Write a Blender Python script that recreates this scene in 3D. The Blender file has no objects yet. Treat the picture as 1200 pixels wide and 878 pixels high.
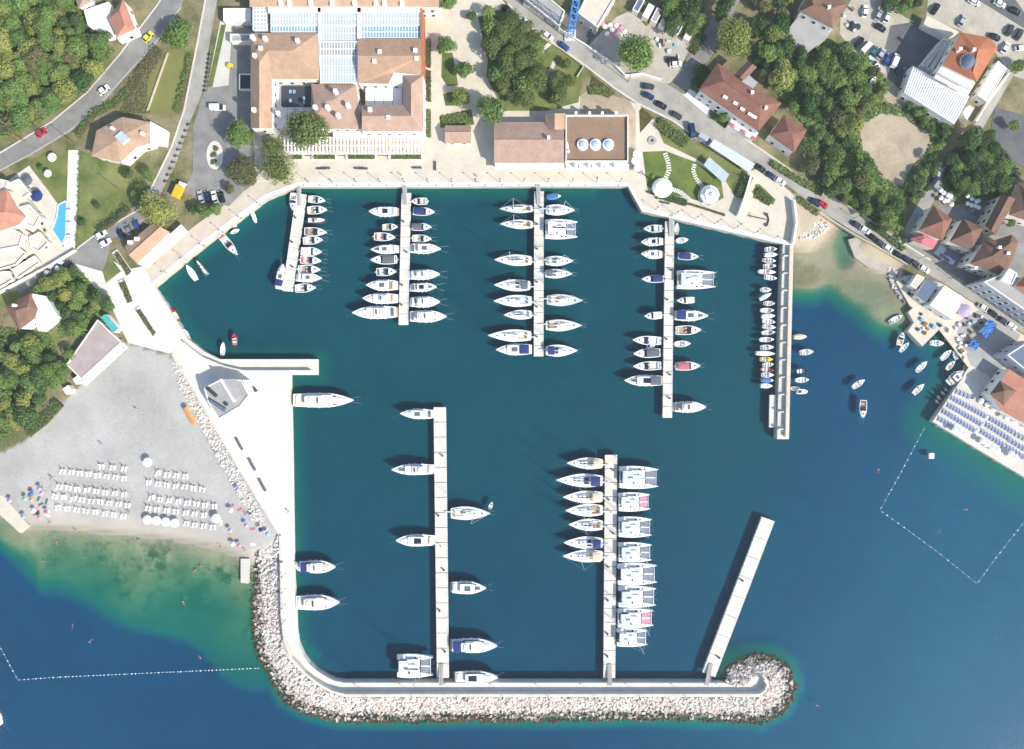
import bpy, bmesh, math, random
import numpy as np
from mathutils import Vector, Matrix
random.seed(7)
rng = np.random.default_rng(7)
R = math.radians
# ---------------------------------------------------------------- camera, sky, sun, exposure
scene = bpy.context.scene
CAM_H, MPP = 245.0, 0.3          # drone height (m), metres per photograph pixel at water level
cam = bpy.data.cameras.new('camera'); cam_o = bpy.data.objects.new('camera', cam)
scene.collection.objects.link(cam_o); scene.camera = cam_o
cam_o.location = (0, 0, CAM_H); cam_o.rotation_euler = (0, 0, 0)
cam.sensor_width = 36; cam.lens = 36 * CAM_H / (1200 * MPP); cam.clip_start = 1; cam.clip_end = 5000
SUN_EL, SUN_AZ = R(39), math.atan2(-0.6, 0.8)      # sun stands to the lower right of the picture
world = bpy.data.worlds.new('World'); scene.world = world; world.use_nodes = True
wn = world.node_tree; bg = wn.nodes['Background']
sky = wn.nodes.new('ShaderNodeTexSky'); sky.sky_type = 'NISHITA'; sky.sun_disc = False
sky.sun_elevation = SUN_EL; sky.sun_rotation = math.pi / 2 - SUN_AZ
wn.links.new(sky.outputs[0], bg.inputs[0]); bg.inputs[1].default_value = 0.15
sl = bpy.data.lights.new('sun', 'SUN'); sl.energy = 4.2; sl.angle = R(0.55); sl.color = (1, 0.955, 0.88)
so = bpy.data.objects.new('sun', sl); scene.collection.objects.link(so)
sdir = Vector((math.cos(SUN_EL) * math.cos(SUN_AZ), math.cos(SUN_EL) * math.sin(SUN_AZ), math.sin(SUN_EL)))
so.rotation_euler = sdir.to_track_quat('Z', 'Y').to_euler(); so.location = sdir * 400
vs = scene.view_settings
vs.view_transform = 'Standard'; vs.look = 'None'; vs.exposure = 0.6; vs.gamma = 1; vs.use_curve_mapping = False
scene.cycles.max_bounces = 6; scene.cycles.transparent_max_bounces = 8

# ---------------------------------------------------------------- helpers
G = 1.6                                            # level of the land and the quays above the water
def P(x, y, z=G):                                  # photograph pixel -> place at height z
    k = MPP * (CAM_H - z) / CAM_H
    return Vector(((x - 600) * k, (439 - y) * k, z))
COL = scene.collection
def lin(h):
    h = h.lstrip('#'); o = []
    for i in (0, 2, 4):
        c = int(h[i:i+2], 16) / 255
        o.append(c / 12.92 if c < .04045 else ((c + .055) / 1.055) ** 2.4)
    return tuple(o)
MATS = {}
def nd(nt, t, **kw):
    n = nt.nodes.new(t)
    for k, v in kw.items():
        if k.startswith('i_'):
            n.inputs[k[2:].replace('_', ' ')].default_value = v
        else: setattr(n, k, v)
    return n
def newmat(name):
    m = bpy.data.materials.new(name); m.use_nodes = True
    MATS[name] = m
    return m, m.node_tree, m.node_tree.nodes['Principled BSDF']
def mixc(nt, fac, a, b, blend='MIX'):
    n = nt.nodes.new('ShaderNodeMix'); n.data_type = 'RGBA'; n.blend_type = blend
    for sock, v in ((n.inputs[0], fac), (n.inputs[6], a), (n.inputs[7], b)):
        if isinstance(v, (int, float)): sock.default_value = v
        elif isinstance(v, tuple): sock.default_value = v + (1,) if len(v) == 3 else v
        else: nt.links.new(v, sock)
    return n.outputs[2]
def noise(nt, scale, detail=4, rough=.6, vec=None):
    n = nd(nt, 'ShaderNodeTexNoise'); n.inputs['Scale'].default_value = scale
    n.inputs['Detail'].default_value = detail; n.inputs['Roughness'].default_value = rough
    if vec is None:
        g = nd(nt, 'ShaderNodeNewGeometry'); vec = g.outputs['Position']
    nt.links.new(vec, n.inputs['Vector'])
    return n.outputs['Fac']
def ramp(nt, fac, lo, hi):
    n = nd(nt, 'ShaderNodeMapRange'); n.inputs['From Min'].default_value = lo; n.inputs['From Max'].default_value = hi
    nt.links.new(fac, n.inputs['Value']); return n.outputs['Result']
def mat(name, hexc, rough=.75, var=.12, scale=.6, spec=.25, metal=0., fine=0., objrand=0., alt=None, slab=0.):
    if name in MATS: return MATS[name]
    m, nt, b = newmat(name); c = lin(hexc)
    b.inputs['Roughness'].default_value = rough; b.inputs['Specular IOR Level'].default_value = spec
    b.inputs['Metallic'].default_value = metal; b.inputs['Base Color'].default_value = c + (1,)
    out = None
    if var:
        f = ramp(nt, noise(nt, scale), .3, .7)
        lo = tuple(x * (1 - var) for x in c)
        hi = lin(alt) if alt else tuple(min(1, x * (1 + var)) for x in c)
        out = mixc(nt, f, lo, hi)
        if fine:
            f2 = ramp(nt, noise(nt, scale * 9, 3), .25, .75)
            out = mixc(nt, fine, out, mixc(nt, f2, (.35,) * 3, (1.,) * 3), 'MULTIPLY')
    if slab:
        g = nd(nt, 'ShaderNodeNewGeometry'); br = nd(nt, 'ShaderNodeTexBrick'); br.inputs['Scale'].default_value = 1 / slab; nt.links.new(g.outputs['Position'], br.inputs['Vector'])
        br.inputs['Color1'].default_value = (1, 1, 1, 1); br.inputs['Color2'].default_value = (.96, .95, .94, 1); br.inputs['Mortar'].default_value = (.82, .8, .77, 1); br.inputs['Mortar Size'].default_value = .03
        out = mixc(nt, .8, out, br.outputs['Color'], 'MULTIPLY')
    if objrand:
        oi = nd(nt, 'ShaderNodeObjectInfo')
        src = out if out is not None else c
        k = mixc(nt, oi.outputs['Random'], (1 - objrand,) * 3, (1 + objrand,) * 3)
        out = mixc(nt, 1.0, src, k, 'MULTIPLY')
    if out is not None: nt.links.new(out, b.inputs['Base Color'])
    return m
def setkind(o, k): o['kind'] = k; return o
def tag(o, label, cat, group=None):
    o['label'] = label; o['category'] = cat
    if group: o['group'] = group
    return o
def thing(name, label, cat, loc=(0, 0, 0), rz=0., group=None):
    o = bpy.data.objects.new(name, None); COL.objects.link(o); o.empty_display_size = .3
    o.location = loc; o.rotation_euler = (0, 0, rz)
    return tag(o, label, cat, group)
def link(name, me, parent=None, loc=None, rz=0., scale=None):
    o = bpy.data.objects.new(name, me); COL.objects.link(o)
    if parent is not None: o.parent = parent
    if loc is not None: o.location = loc
    if rz: o.rotation_euler = (0, 0, rz)
    if scale is not None: o.scale = scale
    return o
class MB:
    def __init__(s): s.v = []; s.f = []; s.m = []
    def add(s, vs, fs, mi=0):
        b = len(s.v); s.v += [tuple(v) for v in vs]
        for f in fs: s.f.append([b + i for i in f]); s.m.append(mi)
        return s
    def box(s, c, d, mi=0, rz=0., taper=1.):
        cx, cy, cz = c; x, y, z = d[0] / 2, d[1] / 2, d[2] / 2; ca, sa = math.cos(rz), math.sin(rz); vs = []
        for zz, k in ((-z, 1.), (z, taper)):
            for xx, yy in ((-x, -y), (x, -y), (x, y), (-x, y)):
                vs.append((cx + (xx * ca - yy * sa) * k, cy + (xx * sa + yy * ca) * k, cz + zz))
        return s.add(vs, [(3, 2, 1, 0), (4, 5, 6, 7), (0, 1, 5, 4), (1, 2, 6, 5), (2, 3, 7, 6), (3, 0, 4, 7)], mi)
    def prism(s, pts, z0, z1, mi=0, mtop=None, bottom=True):
        pts = ccw(pts); n = len(pts)
        vs = [(p[0], p[1], z0) for p in pts] + [(p[0], p[1], z1) for p in pts]
        s.add(vs, [(i, (i + 1) % n, n + (i + 1) % n, n + i) for i in range(n)] + ([tuple(reversed(range(n)))] if bottom else []), mi)
        s.f.append([len(s.v) - n + i for i in range(n)]); s.m.append(mi if mtop is None else mtop)
        return s
    def tube(s, a, b, r0, r1=None, n=6, mi=0):
        a, b = Vector(a), Vector(b); r1 = r0 if r1 is None else r1
        d = (b - a).normalized(); u = d.orthogonal().normalized(); w = d.cross(u); vs = []
        for p, r in ((a, r0), (b, r1)):
            for i in range(n):
                t = 2 * math.pi * i / n; vs.append(p + (u * math.cos(t) + w * math.sin(t)) * r)
        return s.add(vs, [(i, (i + 1) % n, n + (i + 1) % n, n + i) for i in range(n)] + [tuple(reversed(range(n))), tuple(range(n, 2 * n))], mi)
    def loft(s, rings, mi=0, close=True, cap0=True, cap1=True):
        n = len(rings[0]); vs = [v for r in rings for v in r]; fs = []
        for k in range(len(rings) - 1):
            for i in range(n if close else n - 1):
                j = (i + 1) % n; fs.append((k * n + i, k * n + j, (k + 1) * n + j, (k + 1) * n + i))
        if cap0: fs.append(tuple(reversed(range(n))))
        if cap1: fs.append(tuple(range((len(rings) - 1) * n, len(rings) * n)))
        return s.add(vs, fs, mi)
    def lathe(s, prof, n=12, c=(0, 0), mi=0):
        rings = [[(c[0] + r * math.cos(2 * math.pi * i / n), c[1] + r * math.sin(2 * math.pi * i / n), z) for i in range(n)] for r, z in prof]
        return s.loft(rings, mi)
    def mesh(s, name, mats, org=(0, 0, 0), smooth=False):
        me = bpy.data.meshes.new(name); o = org
        me.from_pydata([(v[0] - o[0], v[1] - o[1], v[2] - o[2]) for v in s.v], [], s.f)
        for m in (mats if isinstance(mats, (list, tuple)) else [mats]): me.materials.append(MATS[m] if isinstance(m, str) else m)
        me.polygons.foreach_set('material_index', s.m)
        if smooth: me.polygons.foreach_set('use_smooth', [True] * len(s.f))
        me.update(); return me
    def build(s, name, mats, parent=None, world=False, smooth=False):
        return link(name, s.mesh(name, mats, parent.location if (world and parent is not None) else (0, 0, 0), smooth), parent)
def ccw(pts):
    a = sum(pts[i][0] * pts[(i + 1) % len(pts)][1] - pts[(i + 1) % len(pts)][0] * pts[i][1] for i in range(len(pts)))
    return list(pts) if a > 0 else list(reversed(pts))
def PX(pts, z=G): return [P(x, y, z) for x, y in pts]
def centroid(pts): return Vector((sum(p[0] for p in pts) / len(pts), sum(p[1] for p in pts) / len(pts), 0))
def sheet(name, pts, z, m, thick=.3, kind='structure', parent=None):   # slab with its top at z
    o = MB().prism(PX(pts, z), z - thick, z).build(name, m, parent)
    if kind and parent is None: setkind(o, kind)
    return o
def offset(pts, d):                                # offset an open polyline to its left by d (world xy)
    out = []
    for i, p in enumerate(pts):
        a = pts[max(i - 1, 0)]; b = pts[min(i + 1, len(pts) - 1)]
        t = Vector((b[0] - a[0], b[1] - a[1])).normalized(); out.append(Vector((p[0] - t.y * d, p[1] + t.x * d, 0)))
    return out
def band(pts, d0, d1): return offset(pts, d0) + list(reversed(offset(pts, d1)))
ORD = ['first', 'second', 'third', 'fourth', 'fifth', 'sixth', 'seventh', 'eighth', 'ninth', 'tenth', 'eleventh', 'twelfth', 'thirteenth', 'fourteenth', 'fifteenth', 'sixteenth', 'seventeenth', 'eighteenth', 'nineteenth']
TENS = ['', '', 'twenty', 'thirty', 'forty', 'fifty', 'sixty', 'seventy', 'eighty', 'ninety']
def ordw(i):
    if i <= 19: return ORD[i - 1]
    t, u = divmod(i, 10)
    return (TENS[t][:-1] + 'ieth') if u == 0 else TENS[t] + '-' + ORD[u - 1]
def inside(px, py, poly):
    px = np.asarray(px, float); py = np.asarray(py, float); r = np.zeros(px.shape, bool); n = len(poly)
    for i in range(n):
        x0, y0 = poly[i]; x1, y1 = poly[(i + 1) % n]
        if y0 == y1: continue
        c = ((y0 > py) != (y1 > py)) & (px < (x1 - x0) * (py - y0) / (y1 - y0) + x0); r ^= c
    return r
def pdist(px, py, line):
    px = np.asarray(px, float); py = np.asarray(py, float); d = np.full(px.shape, 1e9)
    for (x0, y0), (x1, y1) in zip(line[:-1], line[1:]):
        dx, dy = x1 - x0, y1 - y0; t = np.clip(((px - x0) * dx + (py - y0) * dy) / (dx * dx + dy * dy + 1e-9), 0, 1)
        d = np.minimum(d, np.hypot(px - x0 - t * dx, py - y0 - t * dy))
    return d
# ---------------------------------------------------------------- materials
mat('concrete', '#d0ccc1', .85, .1, .15, fine=.18, slab=3.)
mat('quay_white', '#d8d4c9', .85, .09, .1, fine=.2)
mat('cream_paving', '#d2c9b6', .85, .09, .25, fine=.16, slab=1.2)
mat('pink_paving', '#ccbfae', .85, .09, .25, fine=.16, slab=1.2)
mat('coping', '#dfe3dc', .8, .06, .4)
mat('pontoon_deck', '#d8d3c6', .85, .12, .35, fine=.3)
mat('asphalt', '#8b8984', .9, .2, .22, fine=.35)
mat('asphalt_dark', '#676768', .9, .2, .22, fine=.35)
mat('road_pale', '#a5a197', .9, .18, .2, fine=.3)
mat('white_line', '#e8e6e0', .7, .08, 1.)
mat('dirt', '#b1a38b', .95, .2, .12, fine=.35)
mat('scrub', '#6f6e4c', .95, .3, .15, fine=.5, alt='#8d7f58')
mat('gravel', '#b9b1a1', .95, .15, .3, fine=.45)
mat('lawn', '#66783c', .95, .25, .14, fine=.4, alt='#8a8c54')
mat('lawn_dry', '#8b8450', .95, .2, .16, fine=.3, alt='#7a8446')
mat('lawn_green', '#557036', .95, .25, .16, fine=.4, alt='#74803f')
mat('flowerbed', '#57502f', .95, .35, .9, fine=.5)
mat('white_wall', '#e6e2d8', .8, .06, .3)
mat('cream_wall', '#d9cbb0', .8, .08, .3)
mat('grey_wall', '#b7bac0', .8, .08, .3)
mat('stone_wall', '#c3b69a', .9, .15, 1.2, fine=.3)
mat('white_flat', '#e4e2dd', .8, .06, .25, fine=.1)
mat('villa_stone', '#d3cbbb', .85, .12, .5, fine=.3)
mat('grey_flat', '#a5a39f', .9, .1, .25, fine=.2)
mat('brown_flat', '#8e7560', .9, .1, .25, fine=.2)
mat('mauve_flat', '#ab9c98', .9, .12, .3, fine=.25)
mat('slate', '#5c6a80', .6, .12, .5)
mat('glass', '#1d2a36', .08, 0, spec=.7)
mat('glass_roof', '#aebcc0', .12, .1, .3, spec=.8)
mat('glass_blue', '#83a5b8', .1, .1, .3, spec=.8)
mat('frame_white', '#eeeeea', .5, 0)
mat('gelcoat', '#eeeeec', .25, 0, spec=.5)
mat('gelcoat_grey', '#c3c8cc', .3, 0, spec=.5)
mat('deck_offwhite', '#dedcd2', .5, .06, 1.5)
mat('teak', '#a5937a', .7, .15, 1.5)
mat('teak_pale', '#cfc5b2', .7, .12, 1.5)
mat('varnish', '#6e452a', .35, .2, 2., spec=.5)
mat('navy_canvas', '#2b3a70', .85, .1, 1.5)
mat('blue_canvas', '#3f73b0', .85, .1, 1.5)
mat('grey_canvas', '#5f646c', .85, .1, 1.5)
mat('beige_canvas', '#cfc2a6', .85, .1, 1.5)
mat('white_canvas', '#f0efea', .85, .05, 1.5)
mat('red_canvas', '#b06a70', .85, .1, 1.5)
mat('pink_canvas', '#d58b9c', .85, .1, 1.5)
mat('orange_canvas', '#cf9a62', .85, .1, 1.5)
mat('lilac_canvas', '#a89cba', .85, .1, 1.5)
mat('cyan_canvas', '#7fb2c4', .85, .1, 1.5)
mat('teal_roof', '#4fa8a0', .7, .1, .5)
mat('yellow_paint', '#d8c23a', .4, 0)
mat('red_paint', '#b8252c', .35, 0, spec=.5)
mat('blue_paint', '#4f8fd6', .45, .05, .5)
mat('black_rubber', '#1d1e20', .7, 0)
mat('dark_grey', '#3c4048', .6, .1, 1.)
mat('alu', '#c9ccd0', .35, 0, spec=.5)
mat('net', '#7d8792', .9, .15, 2.5)
mat('wood', '#8a6a48', .8, .2, 1.5)
mat('bark', '#5b4a38', .95, .25, 2.)
mat('skin', '#b98163', .7, 0)
mat('rope', '#c9cdd0', .8, 0)
def tile_mat(name, c1, c2):
    m, nt, b = newmat(name); b.inputs['Roughness'].default_value = .85; b.inputs['Specular IOR Level'].default_value = .2
    f = ramp(nt, noise(nt, .35, 5, .7), .3, .7); col = mixc(nt, f, lin(c1), lin(c2))
    f2 = ramp(nt, noise(nt, 2.6, 3, .7), .3, .75); col = mixc(nt, .5, col, mixc(nt, f2, (.5, .47, .45), (1.1, 1.08, 1.05)), 'MULTIPLY')
    oi = nd(nt, 'ShaderNodeObjectInfo'); col = mixc(nt, 1., col, mixc(nt, oi.outputs['Random'], (.88,) * 3, (1.08,) * 3), 'MULTIPLY')
    nt.links.new(col, b.inputs['Base Color'])
    g = nd(nt, 'ShaderNodeNewGeometry'); w = nd(nt, 'ShaderNodeTexWave', bands_direction='DIAGONAL'); w.inputs['Scale'].default_value = 1.2
    w.inputs['Distortion'].default_value = .6; nt.links.new(g.outputs['Position'], w.inputs['Vector'])
    bp = nd(nt, 'ShaderNodeBump'); bp.inputs['Strength'].default_value = .35; bp.inputs['Distance'].default_value = .1
    nt.links.new(w.outputs['Fac'], bp.inputs['Height']); nt.links.new(bp.outputs[0], b.inputs['Normal'])
    return m
tile_mat('tile_salmon', '#bda087', '#a88a72')
tile_mat('tile_pink', '#bfa492', '#aa8d7d')
tile_mat('tile_red', '#98705f', '#80594b')
tile_mat('tile_orange', '#bd7c5c', '#ab6a4a')
tile_mat('tile_brown', '#8a6e5e', '#745848')
tile_mat('tile_coral', '#c48f7a', '#b27a66')
# ================================================================ terrain, sea, quays
BEACH = [(-60, 598), (0, 604), (24, 619), (51, 619), (82, 621), (143, 627), (184, 630), (240, 640), (281, 654), (300, 664)]
COVE = [(928, 292), (950, 297), (966, 286), (978, 268), (990, 264), (1000, 268), (992, 286), (1002, 303), (1020, 316), (1042, 322), (1050, 340)]
QUAY_IN = [(1050, 340), (1066, 358), (1101, 387), (1135, 431), (1093, 494), (1130, 518), (1200, 560), (1500, 745)]
HARB = [(925, 288), (752, 247.5), (736, 218.5), (348, 219), (312, 233), (240, 286.5), (180, 336), (197, 360), (220, 397), (240, 412.5), (257, 421), (371, 421), (371, 439.5), (339.5, 439.5), (341.5, 540), (344, 683), (345.5, 700), (346.5, 739), (349.5, 755), (355, 768), (362, 778), (371, 786), (383.5, 794), (392, 798), (404, 800.3), (849, 800.5), (859, 803.5), (871, 803.5), (880, 798), (886, 793), (894, 792), (901, 796), (903.5, 804), (899, 812), (891, 816.6)]
WALL_OUT = [(891, 816.8), (404, 816.8), (387.5, 812), (371, 802.5), (355, 790), (338, 772), (330, 751), (328, 722), (327, 628)]
ROCK_OUT = [(851, 798), (852, 788), (863, 778), (884, 771), (904, 773), (920, 784), (927, 804), (915, 829), (890, 841), (860, 839), (802, 838), (720, 838), (600, 839), (480, 840), (404, 841), (383, 837), (355, 829), (334, 815), (322, 790), (308, 768), (302, 739), (299.5, 700), (300, 683), (302, 640), (300, 655)]
LAND = [(-400, -400), (1700, -400), (1700, 860), (1200, 560), (1130, 518), (1093, 494), (1135, 431), (1101, 387), (1066, 358), (1050, 340), (1042, 322), (1020, 316), (1002, 303), (992, 286), (1000, 268), (990, 264), (978, 268), (966, 286), (950, 297), (928, 292), (925, 288), (752, 247.5), (736, 218.5), (348, 219), (312, 233), (240, 286.5), (180, 336), (197, 360), (220, 397), (240, 412.5), (257, 421), (300, 500), (330, 600), (327, 640), (300, 664)] + list(reversed(BEACH))[1:] + [(-400, 580)]
NX, NY = 300, 236
gx = np.linspace(-150, 1350, NX); gy = np.linspace(-150, 1030, NY)
GX, GY = np.meshgrid(gx, gy)
ins = inside(GX, GY, LAND)
d_beach = pdist(GX, GY, BEACH); d_cove = pdist(GX, GY, COVE)
rock_poly = ROCK_OUT + list(reversed(WALL_OUT))
d_rock = pdist(GX, GY, ROCK_OUT)
d_quay = pdist(GX, GY, HARB[:24]); d_qr = pdist(GX, GY, QUAY_IN)
def fbm(x, y, s, o=4, seed=0):
    r = np.zeros_like(x); a = 1.
    g = np.random.default_rng(seed)
    for k in range(o):
        for _ in range(3):
            th = g.uniform(0, 6.28); ph = g.uniform(0, 6.28); f = s * 2 ** k * g.uniform(.7, 1.3)
            r += a * np.sin((x * math.cos(th) + y * math.sin(th)) * f + ph + 1.3 * np.sin((x * math.sin(th) - y * math.cos(th)) * f * .7 + ph * 2))
        a *= .55
    return r / 3.5
nz = fbm(GX, GY, .035, 4, 3)
deep = 6.0 + .7 * nz
harb_in = inside(GX, GY, [(925, 288), (752, 247), (736, 218), (348, 219), (312, 233), (240, 286), (180, 336), (240, 412), (257, 421), (339, 439), (346, 739), (404, 800), (850, 800), (880, 640), (917, 520)])
dep = deep.copy()
reach = 48 + np.clip((GX - 60) / 190., 0, 1) * 78 + 16 * fbm(GX, GY, .02, 3, 21)
bdep = .12 + (np.maximum(d_beach - 2, 0) * .019 + np.maximum(d_beach - reach, 0) * .10 + nz * .35 * np.clip(d_beach / 40, 0, 1) + np.where(GX < 45, np.maximum(45 - GX, 0) * np.clip(d_beach - 22, 0, 40) * .0032, 0))
dep = np.where(harb_in, dep, np.minimum(dep, bdep))
dep = np.minimum(dep, .1 + np.maximum(d_cove - 3, 0) * .006 + np.maximum(d_cove - 40, 0) * .15 + np.where(GX < 926, np.clip((926 - GX), 0, 12) * .4, 0) + nz * .3 * np.clip(d_cove / 30, 0, 1))
dep = np.minimum(dep, np.where(inside(GX, GY, rock_poly), -.5, .1 + d_rock * .2 + .3 * nz))
dep = np.minimum(dep, 2.9 + d_quay * .07 + np.where(GX > 700, 2, 0))
dep = np.minimum(dep, 2.0 + d_qr * .05)
near_beach = np.minimum(d_beach, np.where(ins, d_cove * 2.2, 1e9))
land_z = np.minimum(G - .06, .05 + near_beach * .05)
cov_l = inside(GX, GY, [(920, 225), (960, 240), (1060, 300), (1055, 345), (1000, 330), (925, 300)])
land_z = np.where(cov_l, np.minimum(land_z, .1 + d_cove * .06), land_z)
Z = np.where(ins, land_z, -np.maximum(dep, .05))
rock_in = inside(GX, GY, ROCK_OUT + [(327, 628)] + list(reversed(WALL_OUT)) + [(898, 813), (904, 804), (901, 795), (894, 791), (886, 792), (880, 797), (871, 803), (859, 803)])
d_wall = pdist(GX, GY, WALL_OUT + [(898, 813), (903, 804), (901, 796), (894, 792), (880, 798), (860, 803.5)])
Z = np.where(rock_in, -.9 + 2.1 * d_rock / (d_rock + d_wall + 1e-6), Z)
stream = pdist(GX, GY, [(1012, 262), (994, 272), (986, 290), (990, 306)])
Z = np.minimum(Z, np.where(stream < 22, -.8 + (stream / 13.) ** 2 * .9 + .12 * nz, 9))
pond = inside(GX, GY, [(1104, 386), (1136, 430), (1140, 425), (1106, 380)])
k = MPP * (CAM_H - Z) / CAM_H
WX = (GX - 600) * k; WY = (439 - GY) * k
for a, i in ((WX, (slice(None), 0)), (WX, (slice(None), -1)), (WY, (0, slice(None))), (WY, (-1, slice(None)))): a[i] *= 8
idx = np.arange(NX * NY).reshape(NY, NX)
quads = np.stack([idx[1:, :-1], idx[1:, 1:], idx[:-1, 1:], idx[:-1, :-1]], -1).reshape(-1, 4)
def grid_obj(name, xs, ys, zs, attrs, m):
    me = bpy.data.meshes.new(name); me.from_pydata(np.stack([xs, ys, zs], -1).reshape(-1, 3).tolist(), [], quads.tolist())
    for an, arr in attrs.items():
        at = me.attributes.new(an, 'FLOAT', 'POINT'); at.data.foreach_set('value', arr.astype(np.float32).ravel())
    me.polygons.foreach_set('use_smooth', [True] * len(me.polygons)); me.materials.append(MATS[m]); me.update()
    return setkind(link(name, me), 'structure')
def attr(nt, n): return nd(nt, 'ShaderNodeAttribute', attribute_name=n).outputs['Fac']
# ground: pebble beach, scrub, sandy and weedy sea floor
m, nt, b = newmat('ground'); b.inputs['Roughness'].default_value = .95; b.inputs['Specular IOR Level'].default_value = .1
scr = mixc(nt, ramp(nt, noise(nt, .13, 5, .65), .35, .65), lin('#5d643c'), lin('#968a6c'))
scr = mixc(nt, .4, scr, mixc(nt, ramp(nt, noise(nt, 1.4, 3), .3, .7), (.4,) * 3, (1.1,) * 3), 'MULTIPLY')
peb = mixc(nt, ramp(nt, noise(nt, .06, 5, .6), .3, .7), lin('#a19e98'), lin('#b9b6b0'))
peb = mixc(nt, .45, peb, mixc(nt, ramp(nt, noise(nt, 1.1, 5, .75), .3, .7), (.62,) * 3, (1.12,) * 3), 'MULTIPLY')
peb = mixc(nt, attr(nt, 'sandy'), peb, lin('#b3a58e'))
col = mixc(nt, attr(nt, 'pebble'), scr, peb)
bed = mixc(nt, ramp(nt, noise(nt, .09, 5, .65), .4, .62), lin('#b5ab88'), lin('#7f8763'))
bed = mixc(nt, ramp(nt, noise(nt, .06, 7, .72), .52, .6), bed, lin('#4d6444'))
bed = mixc(nt, attr(nt, 'sandy'), bed, mixc(nt, ramp(nt, noise(nt, .08, 5, .65), .35, .65), lin('#98876c'), lin('#b0a084')))
bed = mixc(nt, attr(nt, 'weed'), bed, lin('#25332c'))
bed = mixc(nt, .35, bed, mixc(nt, ramp(nt, noise(nt, .7, 4, .7), .3, .7), (.45,) * 3, (1.15,) * 3), 'MULTIPLY')
col = mixc(nt, attr(nt, 'bed'), col, bed)
col = mixc(nt, attr(nt, 'rocky'), col, lin('#a29c90'))
col = mixc(nt, attr(nt, 'wet'), col, mixc(nt, .42, col, (.05, .045, .03)))
nt.links.new(col, b.inputs['Base Color'])
pebble = np.clip(1.2 - np.where(ins, np.minimum(d_beach, 500), 0) / 500., 0, 1)
beach_poly = [(-60, 540), (0, 530), (28, 520), (95, 452), (150, 402), (205, 420), (330, 628), (310, 680), (0, 640), (-60, 640)]
peb_m = inside(GX, GY, beach_poly) | cov_l
sandy = np.where(cov_l | (d_cove < 60), 1., np.clip(1 - d_beach / 20, 0, .38))
weed = np.clip(fbm(GX, GY, .03, 4, 11) * 1.3 - .25 + np.where(GX < 45, .5, 0) - .15, 0, 1) * np.clip((-Z - 1.4) / 1.2, 0, 1)
wet = np.clip(1 - np.abs(Z - .12) / .28, 0, 1)
grid_obj('ground', WX, WY, Z, {'pebble': peb_m.astype(float), 'sandy': sandy, 'weed': weed, 'bed': np.clip((-Z + .1) / .3, 0, 1), 'wet': wet * (~rock_in), 'rocky': (rock_in & (Z > -.2)).astype(float)}, 'ground')
# water: a clear rippled surface over the scattering body of the water
m, nt, b = newmat('sea_water')
nz1 = nd(nt, 'ShaderNodeTexNoise'); nz1.inputs['Scale'].default_value = .8; nz1.inputs['Detail'].default_value = 5
g = nd(nt, 'ShaderNodeNewGeometry'); nt.links.new(g.outputs['Position'], nz1.inputs['Vector'])
bp = nd(nt, 'ShaderNodeBump'); bp.inputs['Strength'].default_value = .3; bp.inputs['Distance'].default_value = .15
nt.links.new(nz1.outputs['Fac'], bp.inputs['Height'])
gl = nd(nt, 'ShaderNodeBsdfGlossy'); gl.inputs['Roughness'].default_value = .1; nt.links.new(bp.outputs[0], gl.inputs['Normal'])
lw = nd(nt, 'ShaderNodeLayerWeight'); nt.links.new(bp.outputs[0], lw.inputs['Normal'])
pw_ = nd(nt, 'ShaderNodeMath', operation='POWER'); nt.links.new(lw.outputs['Facing'], pw_.inputs[0]); pw_.inputs[1].default_value = 5
fr = nd(nt, 'ShaderNodeMath', operation='MULTIPLY_ADD'); nt.links.new(pw_.outputs[0], fr.inputs[0]); fr.inputs[1].default_value = .98; fr.inputs[2].default_value = .02
tr = nd(nt, 'ShaderNodeBsdfTransparent')
ms = nd(nt, 'ShaderNodeMixShader'); nt.links.new(fr.outputs[0], ms.inputs[0]); nt.links.new(tr.outputs[0], ms.inputs[1]); nt.links.new(gl.outputs[0], ms.inputs[2])
nt.links.new(ms.outputs[0], nt.nodes['Material Output'].inputs[0])
m, nt, b = newmat('water_body')
b.inputs['Roughness'].default_value = 1.; b.inputs['Specular IOR Level'].default_value = 0.
dp = attr(nt, 'depth'); har = attr(nt, 'harbour')
deepc = mixc(nt, har, lin('#0b4666'), lin('#0c4e59'))
deepc = mixc(nt, attr(nt, 'clear'), deepc, lin('#145a74'))  # sky reflection and haze painted into the water as a lighter blue
deepc = mixc(nt, .5, deepc, mixc(nt, ramp(nt, noise(nt, .018, 4, .6), .3, .7), (.8, .84, .88), (1.18, 1.15, 1.1)), 'MULTIPLY')
deepc = mixc(nt, .45, deepc, mixc(nt, ramp(nt, noise(nt, .22, 6, .75), .3, .7), (.78, .8, .82), (1.2, 1.16, 1.14)), 'MULTIPLY')
f_d = ramp(nt, dp, .8, 4.2)
nt.links.new(mixc(nt, f_d, lin('#0f8066'), deepc), b.inputs['Base Color'])
b.inputs['Subsurface Weight'].default_value = 1.; b.inputs['Subsurface Radius'].default_value = (.8, 1.0, 1.1); b.inputs['Subsurface Scale'].default_value = 1.7
tr = nd(nt, 'ShaderNodeBsdfTransparent')
nt.links.new(mixc(nt, ramp(nt, dp, 0, 3.5), (.93, .97, .95), (.10, .62, .52)), tr.inputs[0])
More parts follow.
